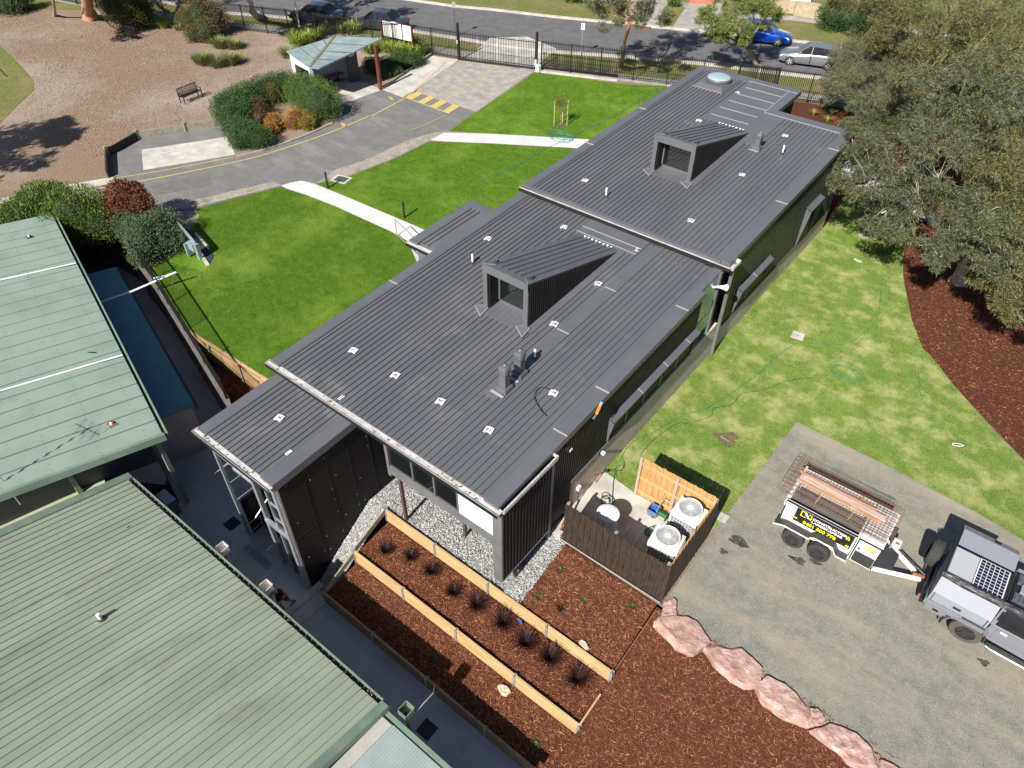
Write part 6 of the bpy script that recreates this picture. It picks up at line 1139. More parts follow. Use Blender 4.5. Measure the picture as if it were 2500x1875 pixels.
mb.add([tuple(cq+nrm*.10+tx*(.30*math.cos(A))+Vector((0, 0, 2.05+.30*math.sin(A)))) for A in [2*PI*i/28 for i in range(28)]]+[tuple(cq+nrm*.12+tx*(.30*math.cos(A))+Vector((0, 0, 2.05+.30*math.sin(A)))) for A in [2*PI*i/28 for i in range(28)]], [tuple(range(27, -1, -1)), tuple(range(28, 56))]+[(i, (i+1) % 28, 28+(i+1) % 28, 28+i) for i in range(28)]); em = mb.build('emblem', crest, T)
mb = MB()
for i in range(-3, 4): mb.obox(cq+nrm*.125+tx*(.03*i)+Vector((0, 0, 1.86)), cq+nrm*.125+tx*(.07*i)+Vector((0, 0, 2.06+.03*abs(i))), .018, .01)
mb.build('emblem_lines', mat('emblem blue', (.12, .2, .3), rough=.5), em)
mb = MB(); q0 = pA.lerp(pB, .2); q1 = pA.lerp(pB, .85); out = Vector((-(pB-pA).y, (pB-pA).x, 0)).normalized()
if out.dot(Vector((0, -1, 0))) < 0: out = -out
mb.obox((q0.x+out.x*.065, q0.y+out.y*.065, 1.35), (q1.x+out.x*.065, q1.y+out.y*.065, 1.35), .03, 1.0); mb.build('window', glass_m, T)
q = s8(835, 402); rp = MB().box(q[0]-.10, q[0]+.10, q[1]-.10, q[1]+.10, 0, 2.95).build('red_post', redp, T, bevel=.01)
q = s8(345, 300, 1.2); MB().lathe([(.045, 0), (.045, 2.2)], RB[0], RB[1], 10).build('downpipe', steel_m, T)
b1, b2_ = Vector(s8(395, 330, .45)), Vector(s8(590, 268, .45)); o = MB().obox((b1.x, b1.y, .45), (b2_.x, b2_.y, .45), .42, .06).build('bench_seat', mat('red brown bench', (.22, .07, .04), (.3, .11, .06), 6, .5), T)
for u_ in (.08, .38, .68, .95): q = b1.lerp(b2_, u_); MB().box(q.x-.03, q.x+.03, q.y-.03, q.y+.03, 0, .43).build('bench_leg', black_m, o)
# park benches
def bench(loc, rz, lab):
    T = thing('park_bench', loc, lab, 'bench', 'black slatted park benches', rz); mb = MB()
    for i in range(5): mb.box(-.75, .75, -.22+i*.10, -.14+i*.10, .43, .46)
    mb.build('seat', black_m, T, local=True); mb = MB()
    for i in range(16): mb.box(-.72+i*.095, -.69+i*.095, .24, .27, .5, .88)
    mb.box(-.75, .75, .235, .275, .88, .92); mb.box(-.75, .75, .235, .275, .5, .53); mb.build('backrest', black_m, T, local=True)
    for x in (-.72, .72):
        for y in (-.22, .25): MB().box(x-.025, x+.025, y-.025, y+.025, 0, .62 if y < 0 else .9).build('leg', black_m, T, local=True)
        MB().box(x-.03, x+.03, -.24, .27, .62, .65).build('armrest', black_m, T, local=True)
    return T
q = (Vector(c(1110, 625))+Vector(c(1205, 580)))/2; bn = bench((q.x-.1, q.y, 0), R(95), 'black slatted bench alone on the leaf litter facing away'); q = c(775, 235); dup(bn, (q[0], q[1], 0), 'black slatted bench near the tall trunk seen end on', rz=R(10))
# timber edging walls of the parking bay
T = thing('low_timber_wall', c(1000, 800), 'low weathered timber wall behind the pale parking slab', 'retaining wall')
pts = [c(655, 1070), c(650, 935), c(690, 920), c(835, 835), c(1120, 790), c(1360, 750)]
for i, (A, B) in enumerate(zip(pts[:-1], pts[1:])): MB().obox((A[0], A[1], .24), (B[0], B[1], .24), .09, .48).build('sleeper', wood_dark if i < 3 else wood_old, T)
for q in (pts[1], pts[3], pts[4]): MB().box(q[0]-.09, q[0]+.09, q[1]-.09, q[1]+.09, 0, .6).build('post', wood_old, T)
# young staked tree gets built with the plants; poles and signs
def pole_sign(q, hgt, lab, face, fm, w_=.28, hh=.45, pm=steel_m, rz=R(20)):
    T = thing('street_sign', q, lab, 'sign', None, rz); MB().lathe([(.03, 0), (.03, hgt)], 0, 0, 8).build('pole', pm, T, local=True); MB().box(-w_/2, w_/2, -.04, -.03, hgt-hh, hgt).build('sign_plate', fm, T, local=True); return T
pole_sign(b(605, 375), 2.3, 'narrow white parking sign pole beyond the fence right of the gate', None, white_p); pole_sign(r(1415, 250), 2.6, 'green sign pole beyond the fence left of the gate', None, mat('green sign', (.25, .33, .30), rough=.5), .3, .45, mat('green pole', (.05, .10, .08), rough=.5))
T = thing('light_pole', c(1800, 175), 'slim white light pole rising out of view by the dark sedan', 'light pole'); q = c(1800, 175); MB().lathe([(.09, 0), (.09, .3), (.065, .35), (.05, 7.5)], q[0], q[1], 12).build('shaft', white_p, T, smooth=False); MB().box(q[0]-.06, q[0]+.06, q[1]+.0, q[1]+.9, 7.45, 7.6).build('lamp_head', white_p, T)
# street cars
def car(name, loc, rz, lab, paint, L=4.5, W2=.88, Hh=1.45, hatch=False, cat='car', rimm=None):
    T = thing(name, loc, lab, cat, 'cars parked along the street', rz); f0 = L/2; zb = .22; bz = .82
    def sec(x, w_, z0, z1, wt, zm=None): zm = zm or (z0+z1)*.5; return [(x, -w_*.93, z0), (x, -w_, z0+.15), (x, -w_, zm), (x, -wt, z1), (x, wt, z1), (x, w_, zm), (x, w_, z0+.15), (x, w_*.93, z0)]
    rear_z = .95 if hatch else .92
    S = [sec(f0, W2*.72, .35, .58, W2*.55), sec(f0-.12, W2*.88, .25, .68, W2*.74), sec(f0-.45, W2*.97, zb, .76, W2*.86, .62), sec(f0-1.15, W2, zb, .86, W2*.90, .70), sec(0, W2, zb, .90, W2*.94, .74), sec(-f0+1.1, W2, zb, rear_z, W2*.93, .76), sec(-f0+.3, W2*.96, .26, rear_z, W2*.86, .76), sec(-f0+.05, W2*.86, .32, rear_z-.07, W2*.74, .66), sec(-f0, W2*.78, .38, .62, W2*.7)]
    def lf(secs, nm, m, bevel=0, smooth=False):
        n = len(secs[0]); mb = MB(); mb.add([q for s_ in secs for q in s_], [(i*n+j, i*n+(j+1) % n, (i+1)*n+(j+1) % n, (i+1)*n+j) for i in range(len(secs)-1) for j in range(n)]+[tuple(range(n-1, -1, -1)), tuple(range((len(secs)-1)*n, len(secs)*n))]); o = mb.build(nm, m, T, local=True, smooth=smooth, bevel=bevel); return o
    body = lf(S, 'body', paint, bevel=.03, smooth=True)
    def g4(x, w_, z0, z1, wt): return [(x, -w_, z0), (x, -wt, z1), (x, wt, z1), (x, w_, z0)]
    wf = f0-1.25; rb = -f0+(.25 if hatch else .75)
    G = [g4(wf, W2*.84, .84, .88, W2*.80), g4(wf-.72, W2*.88, .86, Hh-.05, W2*.66), g4(-.2, W2*.90, .88, Hh-.03, W2*.69), g4(rb+(.28 if hatch else .62), W2*.88, .88, Hh-.07, W2*.66), g4(rb, W2*.82, .88, .93, W2*.74)]
    lf(G, 'windows', dgl, smooth=False)
    Rf = [[(x, -w_, z-.015), (x, -w_*.8, z+.025), (x, w_*.8, z+.025), (x, w_, z-.015)] for x, w_, z in ((wf-.70, W2*.67, Hh-.05), (-.2, W2*.70, Hh-.025), (rb+(.28 if hatch else .62), W2*.67, Hh-.065))]; lf(Rf, 'roof', paint, smooth=False)
    for sd in (-1, 1):
        mb = MB()
        for xa, xb in ((wf+.02, wf-.72), (-.02, -.05), (rb+.02, rb+(.28 if hatch else .62))): mb.obox((xa, sd*W2*.885, .87), (xb, sd*W2*.68, Hh-.05), .07, .03, up=(0, 1, 0))
        mb.build('pillars', paint, T, local=True); mb = MB(); mb.box(-.06, .0, sd*W2*1.0-.004, sd*W2*1.0+.004, .3, .86); mb.build('door_seam', black_m, T, local=True); MB().box(wf-.35, wf-.15, sd*(W2+.02)-.07, sd*(W2+.02)+.07, .92, 1.04).build('mirror', paint, T, local=True, bevel=.02)
        MB().box(.25, .42, sd*(W2+.005)-.012, sd*(W2+.005)+.012, .74, .77).build('door_handle', white_p if paint.name.startswith('silver') else paint, T, local=True)
        MB().hexa([(f0-.42, sd*W2*.80-.1, .56), (f0-.1, sd*W2*.70-.12, .56), (f0-.1, sd*W2*.70+.12, .56), (f0-.42, sd*W2*.80+.12, .56)], [(f0-.5, sd*W2*.80-.1, .72), (f0-.2, sd*W2*.70-.1, .68), (f0-.2, sd*W2*.70+.1, .68), (f0-.5, sd*W2*.80+.1, .72)]).build('headlight', mat('headlight lens', (.7, .72, .75), rough=.1, coat=.5) if 'headlight lens' not in MATS else MATS['headlight lens'], T, local=True)
        MB().box(-f0+.0, -f0+.22, sd*W2*.72-.14, sd*W2*.72+.15, .66, .86).build('tail_light', MATS['red lens'], T, local=True, bevel=.02)
        for x in (f0-.88, -f0+.85):
            y = sd*(W2-.08); o = MB().lathe([(.19, -.1), (.30, -.1), (.315, -.08), (.315, .08), (.30, .1), (.19, .1)], x, y, 24, axis='y', cz=.315, capit=False).build('tyre', dark_r, T, local=True); m2 = MB(); m2.lathe([(.02, sd*.085), (.2, sd*.085)], x, y, 20, axis='y', cz=.315, capit=False)
            m2.build('rim_back', dk, o, local=True); m2 = MB()
            for i in range(5): A = 2*PI*i/5; m2.obox((x, y+sd*.1, .315), (x+.2*math.cos(A), y+sd*.1, .315+.2*math.sin(A)), .08, .02, up=(0, 1, 0))
            m2.build('rim', rimm or MATS['alloy'], o, local=True)
            MB().lathe([(.01, sd*.02), (.37, sd*.02), (.37, sd*.06), (.01, sd*.06)], x, y+sd*.0, 24, axis='y', cz=.33).build('wheel_arch', black_m, o, local=True)
    return T
mat('alloy', (.6, .61, .62), rough=.3, metal=.5)
navy = mat('navy paint', (.010, .016, .05), rough=.2, coat=.8, spec=.6); bluep = mat('bright blue paint', (.003, .055, .42), rough=.2, coat=1., metal=.2); silp = mat('silver car paint', (.24, .25, .265), rough=.25, metal=.4, coat=.8); dgr = mat('graphite paint', (.03, .035, .05), rough=.22, coat=.8)
q = (Vector(t2(1325, 452))+Vector(t2(1567, 470)))/2; car('parked_car', (q.x-.3, q.y+.85, 0), R(196), 'silver hatchback parked at the near kerb facing left', silp, 4.45, .88, 1.43, True)
q = t2(1232, 312); car('parked_car', (q[0]-1.2, q[1]+.35, 0), R(17), 'bright blue hatchback across the street under a tree', bluep, 3.95, .85, 1.52, True)
q = c(1950, 160); car('parked_car', (q[0]-1.45, q[1]+.45, 0), R(198), 'navy sedan at the top by the light pole', navy, 4.7, .89, 1.44)
q = r(740, 195); car('parked_car', (q[0]+1.55, q[1]+1.3, 0), R(199), 'dark grey sedan behind the notice board', dgr, 4.7, .89, 1.44)
# far side garden walls and board
def gwall(p_, q_, hgt, th, m, lab): 
    p_, q_ = Vector(p_), Vector(q_); T = thing('garden_wall', (p_+q_)/2, lab, 'garden wall'); MB().obox((p_.x, p_.y, hgt/2), (q_.x, q_.y, hgt/2), th, hgt).build('wall_face', m, T); MB().obox((p_.x, p_.y, hgt+.03), (q_.x, q_.y, hgt+.03), th+.05, .06).build('capping', m, T)
rb_ = mat('red brick', (.42, .13, .08), (.50, .18, .11), 4, .85, detail=8); stn = mat('buff stone blocks', (.36, .28, .18), (.48, .39, .27), 3, .9, detail=8, bump=.02)
gwall(b(1330, 22), b(1500, 28), 1.2, .25, rb_, 'orange brick wall at the top edge beside a driveway'); gwall(d(770, 115), d(1025, 135), 1.1, .25, rb_, 'long red brick wall right of the clipped hedge'); gwall(b(1840, 60), b(2040, 88), .9, .5, stn, 'buff stone retaining wall under the real estate board'); gwall(b(2040, 100), b(2260, 130), 1.0, .5, stn, 'buff stone retaining wall beside the hedge')
q1, q2 = Vector(d(285, 70)), Vector(d(410, 78)); T = thing('advertising_board', (q1+q2)/2, 'white real estate board leaning on the stone wall across the street', 'board'); MB().obox((q1.x, q1.y, 1.15), (q2.x, q2.y, 1.15), .04, 1.9).build('board_face', white_m, T); 
for q in (q1, q2): MB().box(q.x-.04, q.x+.04, q.y-.04, q.y+.04, 0, 2.1).build('post', black_m, T)
mb = MB()
for i in range(5): A = q1.lerp(q2, .1+.18*i); B = q1.lerp(q2, .22+.18*i); mb.obox((A.x, A.y-.025, 1.75), (B.x, B.y-.025, 1.75), .01, .28)
mb.build('picture_strip', mat('food photo strip', (.5, .06, .03), (.6, .35, .1), 6, .5), T)
mb = MB(); mb.obox(b(905, 172, .06), b(1070, 192, .06), .5, .1); o = mb.build('drain_plate', rust_m); tag(o, 'rusty steel drain cover in the far gutter', 'drain cover')
T = thing('play_frame', c(-20, 440), 'thin dark pole frame entering at the left edge', 'pole'); MB().tube([c(-60, 360, .0), c(45, 462, .0)], .05, 6).build('pole', black_m, T); 
# ================================================================== VEGETATION
def leafmat(name, cols, rough=.6, tr=.0, spec=.3): 
    m = mat(name, cols[0], cols[1], rough=rough, island=list(cols[2:]) or [cols[0]], spec=spec); return m
def quad_leaves(name, pts, dirs, L, W, m, par, curl=.0, nrm=None):
    n = len(pts); dirs = dirs/np.linalg.norm(dirs, axis=1)[:, None]; rnd = nr.normal(size=(n, 3)) if nrm is None else nrm+nr.normal(size=(n, 3))*.5
    sd = np.cross(dirs, rnd); sd /= np.linalg.norm(sd, axis=1)[:, None]+1e-9
    off = np.array(OFF[par.name]) if par is not None else np.zeros(3)
    p0 = pts-off; L = L[:, None]; W = W[:, None]
    V = np.stack([p0, p0+dirs*L*.45+sd*W*.5, p0+dirs*L, p0+dirs*L*.45-sd*W*.5], 1).reshape(-1, 3)
    me = bpy.data.meshes.new(name); me.vertices.add(4*n); me.vertices.foreach_set('co', V.astype(np.float32).ravel())
    me.loops.add(4*n); me.loops.foreach_set('vertex_index', np.arange(4*n, dtype=np.int32)); me.polygons.add(n); me.polygons.foreach_set('loop_start', np.arange(0, 4*n, 4, dtype=np.int32)); me.update(calc_edges=True)
    me.materials.append(m); o = bpy.data.objects.new(name, me); col.objects.link(o)
    if par is not None: o.parent = par; OFF[o.name] = Vector(off)
    return o
def clump_points(cs, n, shell=.55):   # cs: (x, y, z, rx, ry, rz)
    P_, D_ = [], []
    for (x, y, z, rx, ry, rz_) in cs:
        u = nr.normal(size=(n, 3)); u /= np.linalg.norm(u, axis=1)[:, None]; rr = shell+(1-shell)*nr.rand(n)**.7
        P_.append(np.array([x, y, z])+u*rr[:, None]*np.array([rx, ry, rz_])); D_.append(u)
    return np.concatenate(P_), np.concatenate(D_)
barkp = mat('pale eucalypt bark', (.30, .26, .21), (.50, .46, .40), 3, .8, detail=8, stretch=(3, 3, .8), c3_=(.28, .15, .09), s3=1.1, f3=.58)
barkr = mat('stringy grey brown bark', (.20, .15, .12), (.34, .28, .23), 5, .95, bump=.03, detail=8, stretch=(4, 4, .7))
barkred = mat('reddish peeling bark', (.30, .13, .07), (.45, .27, .18), 3, .9, bump=.02, detail=8, stretch=(3, 3, .6))
euc = leafmat('eucalypt leaves', [(.035, .055, .025), (.085, .11, .05), (.14, .165, .085), (.05, .07, .032), (.10, .12, .055), (.16, .10, .06), (.065, .09, .04), (.19, .20, .11), (.04, .055, .028)], .6)
euc2 = leafmat('olive gold eucalypt leaves', [(.045, .06, .02), (.105, .12, .04), (.17, .165, .06), (.06, .075, .026), (.17, .11, .05), (.20, .19, .09), (.05, .065, .025)], .6)
wattle = leafmat('grey olive wattle leaves', [(.09, .10, .05), (.17, .17, .09), (.13, .14, .075), (.20, .19, .11)], .6)
yel = leafmat('light green street tree leaves', [(.10, .14, .03), (.19, .23, .06), (.15, .19, .05), (.08, .11, .03)], .5)
def branch(mb, A, B, r0, r1, sag=.1, seg=5, q=None):
    q = q or rng; A = Vector(A); B = Vector(B); L = (B-A).length; pts = []
    w1 = Vector((q.uniform(-1, 1), q.uniform(-1, 1), q.uniform(-.4, .6)))*L*sag
    for i in range(seg+1): u = i/seg; pts.append(A.lerp(B, u)+w1*math.sin(PI*u)+Vector((q.uniform(-1, 1), q.uniform(-1, 1), q.uniform(-1, 1)))*L*.02*(0 < i < seg))
    mb.tube(pts, [r0+(r1-r0)*i/seg for i in range(seg+1)], 7); return pts
def tree(name, base, crowns, lm, bark, label, r0=.25, nc=12, nl=110, leaf=(.15, .028), group=None, droop=.5, fork=.35, cat='tree', crn=.36, trunk_top=None, density=1.):
    T = thing(name, (base[0], base[1], base[2] if len(base) > 2 else 0), label, cat, group); B = Vector(OFF[T.name]); tk = MB(); lb = MB(); cl = []
    cen = sum((Vector(q[:3]) for q in crowns), Vector())/len(crowns); top = Vector(trunk_top) if trunk_top else B.lerp(cen, fork)+Vector((0, 0, .2))
    branch(tk, B-Vector((0, 0, .1)), top, r0, r0*.62, .05, 6)
    mb0 = MB().tube([B-Vector((0, 0, .1)), B+Vector((0, 0, .05)), B+(top-B)*.12], [r0*1.5, r0*1.35, r0*.98], 9); tk.add(mb0.v, mb0.f)
    for (x, y, z, rr) in crowns:
        C = Vector((x, y, z)); pts = branch(tk, top, C-Vector((0, 0, rr*.3)), r0*.5, r0*.14, .10, 6)
        for j in range(nc):
            u = Vector((rng.gauss(0, 1), rng.gauss(0, 1), rng.gauss(0, .8))); u.normalize(); q = C+u*rr*rng.uniform(.45, 1.0); q.z = max(q.z, B.z+1.0)
            st_ = pts[rng.choice([3, 4, 5, 6])]; branch(lb, st_, q, r0*.08, r0*.015, .12, 4); s_ = rr*crn*rng.uniform(.6, 1.15); cl.append((q.x, q.y, q.z, s_, s_, s_*.65))
    tk.build('trunk', bark, T, smooth=True); lb.build('branches', bark, T, smooth=True)
    tf = 9; B_, E_ = clump_points(cl, max(4, int(nl*density*3.4/tf)), .1); nb = len(B_)
    td = E_*.75+nr.normal(size=(nb, 3))*.45; td[:, 2] -= droop*1.1; td /= np.linalg.norm(td, axis=1)[:, None]
    P_ = np.repeat(B_, tf, 0)+nr.normal(size=(nb*tf, 3))*.035; D_ = np.repeat(td, tf, 0)+nr.normal(size=(nb*tf, 3))*.38; P_ += D_*(nr.rand(nb*tf)[:, None]*.10); n = len(P_)
    quad_leaves('crown', P_, D_, leaf[0]*(.6+.8*nr.rand(n)), leaf[1]*(.7+.6*nr.rand(n)), lm, T); return T
def W(px, py, z, rr): q = P(px, py, z); return (q[0], q[1], z, rr)
EG = 'eucalypts over the mulch bed on the right'
tree('eucalyptus_tree', P(2335, 690), [W(2330, 580, 3.8, 1.15), W(2400, 560, 4.6, 1.3), W(2300, 615, 3.6, .7), W(2430, 610, 4.2, 1.0), W(2420, 500, 5.2, 1.2)], euc, barkp, 'blue green eucalypt with thick pale leaning trunk in the bark mulch', .30, 13, 150, group=EG, trunk_top=P(2385, 600, 2.4))
tree('eucalyptus_tree', P(2287, 548), [W(2130, 420, 4.8, 1.5), W(2210, 380, 5.6, 1.7), W(2160, 500, 4.0, 1.3), W(2090, 360, 5.0, 1.0), W(2250, 450, 5.2, 1.4), W(2300, 400, 6.0, 1.5), W(2210, 540, 3.6, 1.0), W(2080, 440, 4.2, .7)], euc, barkp, 'spreading eucalypt with pale branches reaching over the far roof corner', .26, 12, 140, group=EG, trunk_top=P(2250, 470, 3.4))
tree('eucalyptus_tree', P(2420, 470), [W(2380, 300, 6.5, 1.9), W(2470, 330, 6.2, 1.8), W(2300, 280, 6.2, 1.7), W(2430, 200, 7.6, 1.9), W(2340, 190, 7.4, 1.9), W(2490, 240, 7.2, 1.8)], euc, barkp, 'tallest dense eucalypt behind the others at the right edge', .34, 15, 170, group=EG)
tree('eucalyptus_tree', P(2480, 620), [W(2470, 480, 5.2, 1.3), W(2440, 400, 6.2, 1.4), W(2500, 560, 4.4, 1.3), W(2490, 420, 6.0, 1.4)], euc2, barkp, 'olive gold eucalypt at the right edge above the pale trunk', .24, 13, 150, group=EG)
tree('eucalyptus_tree', P(2540, 830), [W(2460, 690, 3.0, 1.2), W(2500, 620, 3.8, 1.3), W(2500, 760, 2.4, 1.1), W(2420, 660, 3.0, .8), W(2480, 590, 4.0, 1.0)], euc2, barkp, 'low bushy olive eucalypt cut by the right edge', .18, 13, 150, group=EG)
tree('eucalyptus_tree', P(2300, 250), [W(2290, 90, 7.0, 2.0), W(2380, 100, 7.4, 2.1), W(2470, 100, 7.6, 2.2), W(2330, 10, 8.0, 2.1), W(2430, 0, 8.4, 2.2), W(2230, 60, 6.4, 1.6), W(2250, 180, 5.6, 1.6), W(2160, 20, 6.6, 1.5), W(2100, -20, 7.0, 1.6), W(2150, 90, 5.4, 1.2)], euc2, barkr, 'big golden green eucalypt in the top right corner', .34, 15, 170, group=EG)
tree('wattle_tree', P(2120, 290), [W(2090, 210, 2.6, 1.3), W(2150, 160, 3.6, 1.5), W(2060, 150, 3.2, 1.1), W(2190, 230, 3.4, 1.3), W(2120, 100, 4.2, 1.3), W(2030, 210, 2.0, .8), W(2190, 120, 4.4, 1.3)], wattle, barkr, 'hazy grey green wattle in front of the fence beside the street cars', .10, 20, 240, leaf=(.11, .022), droop=.1, fork=.2, crn=.5)
tree('wattle_tree', P(2140, 340), [W(2120, 290, 1.6, 1.2), W(2180, 300, 2.0, 1.3), W(2080, 300, 1.3, .8), W(2220, 290, 2.4, 1.2)], euc, barkr, 'dense dark shrub below the wattle near the far roof corner', .08, 16, 200, leaf=(.12, .03), droop=.2, fork=.2)
# street trees
tree('street_tree', b(870, 452), [W(1490, 15, 5.2, 1.2), W(1590, 20, 5.2, 1.3), W(1540, -35, 6.2, 1.6), W(1620, -50, 6.0, 1.5), W(1470, -40, 6.0, 1.3), W(1560, -90, 7.0, 1.6), W(1660, -70, 6.0, 1.2)], euc, barkred, 'street tree with bare reddish trunk behind the fence', .17, 13, 120, leaf=(.16, .04), trunk_top=P(1537, 50, 4.4))
tree('street_tree', b(1808, 462), [W(1760, 60, 3.6, 1.1), W(1840, 30, 4.2, 1.4), W(1780, 0, 4.6, 1.3), W(1880, 20, 4.2, 1.2), W(1730, 45, 3.8, .8), W(1840, -30, 5.0, 1.3), W(1760, 90, 2.8, .5), W(1815, 95, 2.6, .5)], yel, barkr, 'light green street tree leaning in front of the blue hatchback', .16, 12, 120, leaf=(.17, .035), trunk_top=P(1822, 115, 1.7))
tree('street_tree', c(1555, 105), [W(640, -120, 6.5, 2.0), W(560, -150, 7, 2.2), W(740, -140, 7, 2.0), W(480, -120, 7, 2.0), W(650, -220, 8, 2.4)], euc, barkp, 'pale trunked street tree beside the navy sedan, crown above the picture', .30, 14, 90, leaf=(.3, .08), trunk_top=P(615, -20, 4.0))
tree('gum_tree', c(545, 110), [W(200, -240, 8, 2.6), W(60, -220, 8, 2.4), W(330, -230, 8, 2.4), W(160, -330, 9.5, 2.8)], euc, barkred, 'massive red brown trunk at the top left, crown above the picture', .50, 14, 90, leaf=(.3, .08), trunk_top=P(208, -70, 5))
tree('gum_tree', c(330, 95), [W(120, -90, 5.5, 1.6), W(40, -80, 6, 1.8), W(200, -100, 6, 1.4)], euc, barkr, 'slim dark trunk left of the massive red trunk', .14, 12, 90, leaf=(.22, .06))
GTB = (-54, 6, 0); GTC = [(c(x_, y_)[0]+.11*z_, c(x_, y_)[1]-1.145*z_, z_, r_) for x_, y_, z_, r_ in ((0, 850, 8, 2.2), (200, 850, 8, 1.9), (380, 830, 7.6, 1.2), (100, 1000, 7.5, 1.6), (-150, 900, 8, 2.5), (300, 780, 8.4, 1.2))]
tree('gum_tree', GTB, GTC, euc, barkr, 'gum tree outside the left edge that shades the leaf litter', .30, 14, 90, leaf=(.25, .07))
# dense shrubs
def shrub(name, lobes, lm, label, n=260, leaf=(.07, .03), cat='shrub', group=None, up=.3, core=None, stemm=barkr, stick=1.0):
    q = lobes[0]; zb = min(l_[2]-l_[3]*(l_[4] if len(l_) > 4 else 1) for l_ in lobes); T = thing(name, (q[0], q[1], max(0, zb) if zb > -1 else zb), label, cat, group); OFFv = OFF[T.name]
    st_ = MB(); pts = []; dd = []; zc = OFFv[2]
    for l_ in lobes:
        x, y, z, rr = l_[:4]; fl = l_[4] if len(l_) > 4 else 1.; branch(st_, (q[0]+rng.uniform(-.1, .1), q[1]+rng.uniform(-.1, .1), zc), (x, y, z), .05*stick, .02, .08, 4)
        m_ = int(n*(rr**2)*15); u = nr.normal(size=(m_, 3)); u /= np.linalg.norm(u, axis=1)[:, None]
        bump = 1+.10*np.sin(u[:, 0]*7+x)*np.cos(u[:, 1]*6+y)+.07*np.sin(u[:, 2]*9+u[:, 0]*5)
        rad = rr*bump*(.66+.36*nr.rand(m_)**.7); pts.append(np.array([x, y, z])+u*rad[:, None]*np.array([1, 1, fl])); dd.append(u*.7+nr.normal(size=(m_, 3))*.5+np.array([0, 0, up]))
    P_ = np.concatenate(pts); D_ = np.concatenate(dd); kk = P_[:, 2] > zc+.02; P_ = P_[kk]; D_ = D_[kk]; m_ = len(P_)
    st_.build('stem', stemm, T); quad_leaves('foliage', P_, D_, leaf[0]*(.6+.8*nr.rand(m_)), leaf[1]*(.6+.8*nr.rand(m_)), lm, T)
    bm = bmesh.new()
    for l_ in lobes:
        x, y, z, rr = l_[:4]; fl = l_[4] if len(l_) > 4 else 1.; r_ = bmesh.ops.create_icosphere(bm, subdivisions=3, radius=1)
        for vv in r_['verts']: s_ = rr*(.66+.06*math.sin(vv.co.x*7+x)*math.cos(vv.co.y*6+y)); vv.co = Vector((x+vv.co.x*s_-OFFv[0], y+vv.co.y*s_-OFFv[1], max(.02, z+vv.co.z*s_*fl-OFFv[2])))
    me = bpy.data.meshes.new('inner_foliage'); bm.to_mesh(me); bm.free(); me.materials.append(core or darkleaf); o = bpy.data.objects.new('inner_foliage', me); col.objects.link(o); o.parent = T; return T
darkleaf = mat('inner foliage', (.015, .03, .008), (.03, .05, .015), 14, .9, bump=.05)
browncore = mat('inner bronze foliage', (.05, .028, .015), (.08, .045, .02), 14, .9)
hed = leafmat('hedge leaves dark', [(.025, .07, .018), (.05, .115, .03), (.035, .09, .022), (.07, .13, .035)])
hed2 = leafmat('hedge leaves light', [(.05, .10, .02), (.10, .165, .035), (.075, .13, .025), (.13, .19, .045)])
gold = leafmat('orange nandina leaves', [(.38, .14, .02), (.52, .25, .04), (.28, .16, .03), (.45, .18, .03), (.20, .17, .03)])
redl = leafmat('burgundy leaves', [(.10, .03, .018), (.19, .06, .03), (.13, .05, .025), (.24, .10, .05)])
conf = leafmat('grey green conifer leaves', [(.05, .09, .045), (.09, .135, .07), (.12, .17, .09), (.06, .10, .04)])
shr1 = leafmat('fresh green shrub leaves', [(.06, .11, .015), (.12, .18, .03), (.17, .23, .05), (.09, .14, .02)])
brn = leafmat('bronze shrub leaves', [(.10, .09, .03), (.17, .11, .05), (.09, .10, .03), (.22, .12, .06)])
weep = leafmat('weeping olive leaves', [(.08, .09, .02), (.14, .12, .03), (.10, .06, .02), (.06, .08, .02)])
agap = leafmat('agapanthus leaves', [(.12, .18, .02), (.24, .30, .05), (.18, .24, .035), (.30, .34, .08)], .45)
tus = leafmat('tussock blades', [(.10, .13, .03), (.20, .22, .07), (.26, .25, .12), (.14, .17, .04)])
burg = leafmat('dark burgundy blades', [(.014, .006, .006), (.032, .012, .011), (.022, .008, .008)], .5)
smallg = leafmat('small green plant leaves', [(.04, .07, .025), (.075, .115, .045), (.055, .09, .03)])
h5 = crop(520, 180, 3.735)
def H(x, y, z, rr, fl=1.): q = h5(x, y, z); return (q[0], q[1], z, rr, fl)
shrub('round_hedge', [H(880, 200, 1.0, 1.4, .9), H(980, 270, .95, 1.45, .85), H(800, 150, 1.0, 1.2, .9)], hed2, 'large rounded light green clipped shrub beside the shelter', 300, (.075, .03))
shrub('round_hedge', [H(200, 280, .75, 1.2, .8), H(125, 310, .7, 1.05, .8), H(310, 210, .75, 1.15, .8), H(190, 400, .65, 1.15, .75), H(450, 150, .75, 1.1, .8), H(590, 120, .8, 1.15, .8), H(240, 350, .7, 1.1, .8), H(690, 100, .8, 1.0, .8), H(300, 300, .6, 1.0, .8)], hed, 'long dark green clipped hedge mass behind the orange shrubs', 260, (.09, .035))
shrub('round_hedge', [H(330, 560, .6, .95, .85), H(420, 590, .5, .85, .85), H(250, 520, .55, 1.0, .8), H(240, 620, .4, .6, .8)], hed, 'dark green mound at the end of the pale parking slab', 260, (.09, .035))
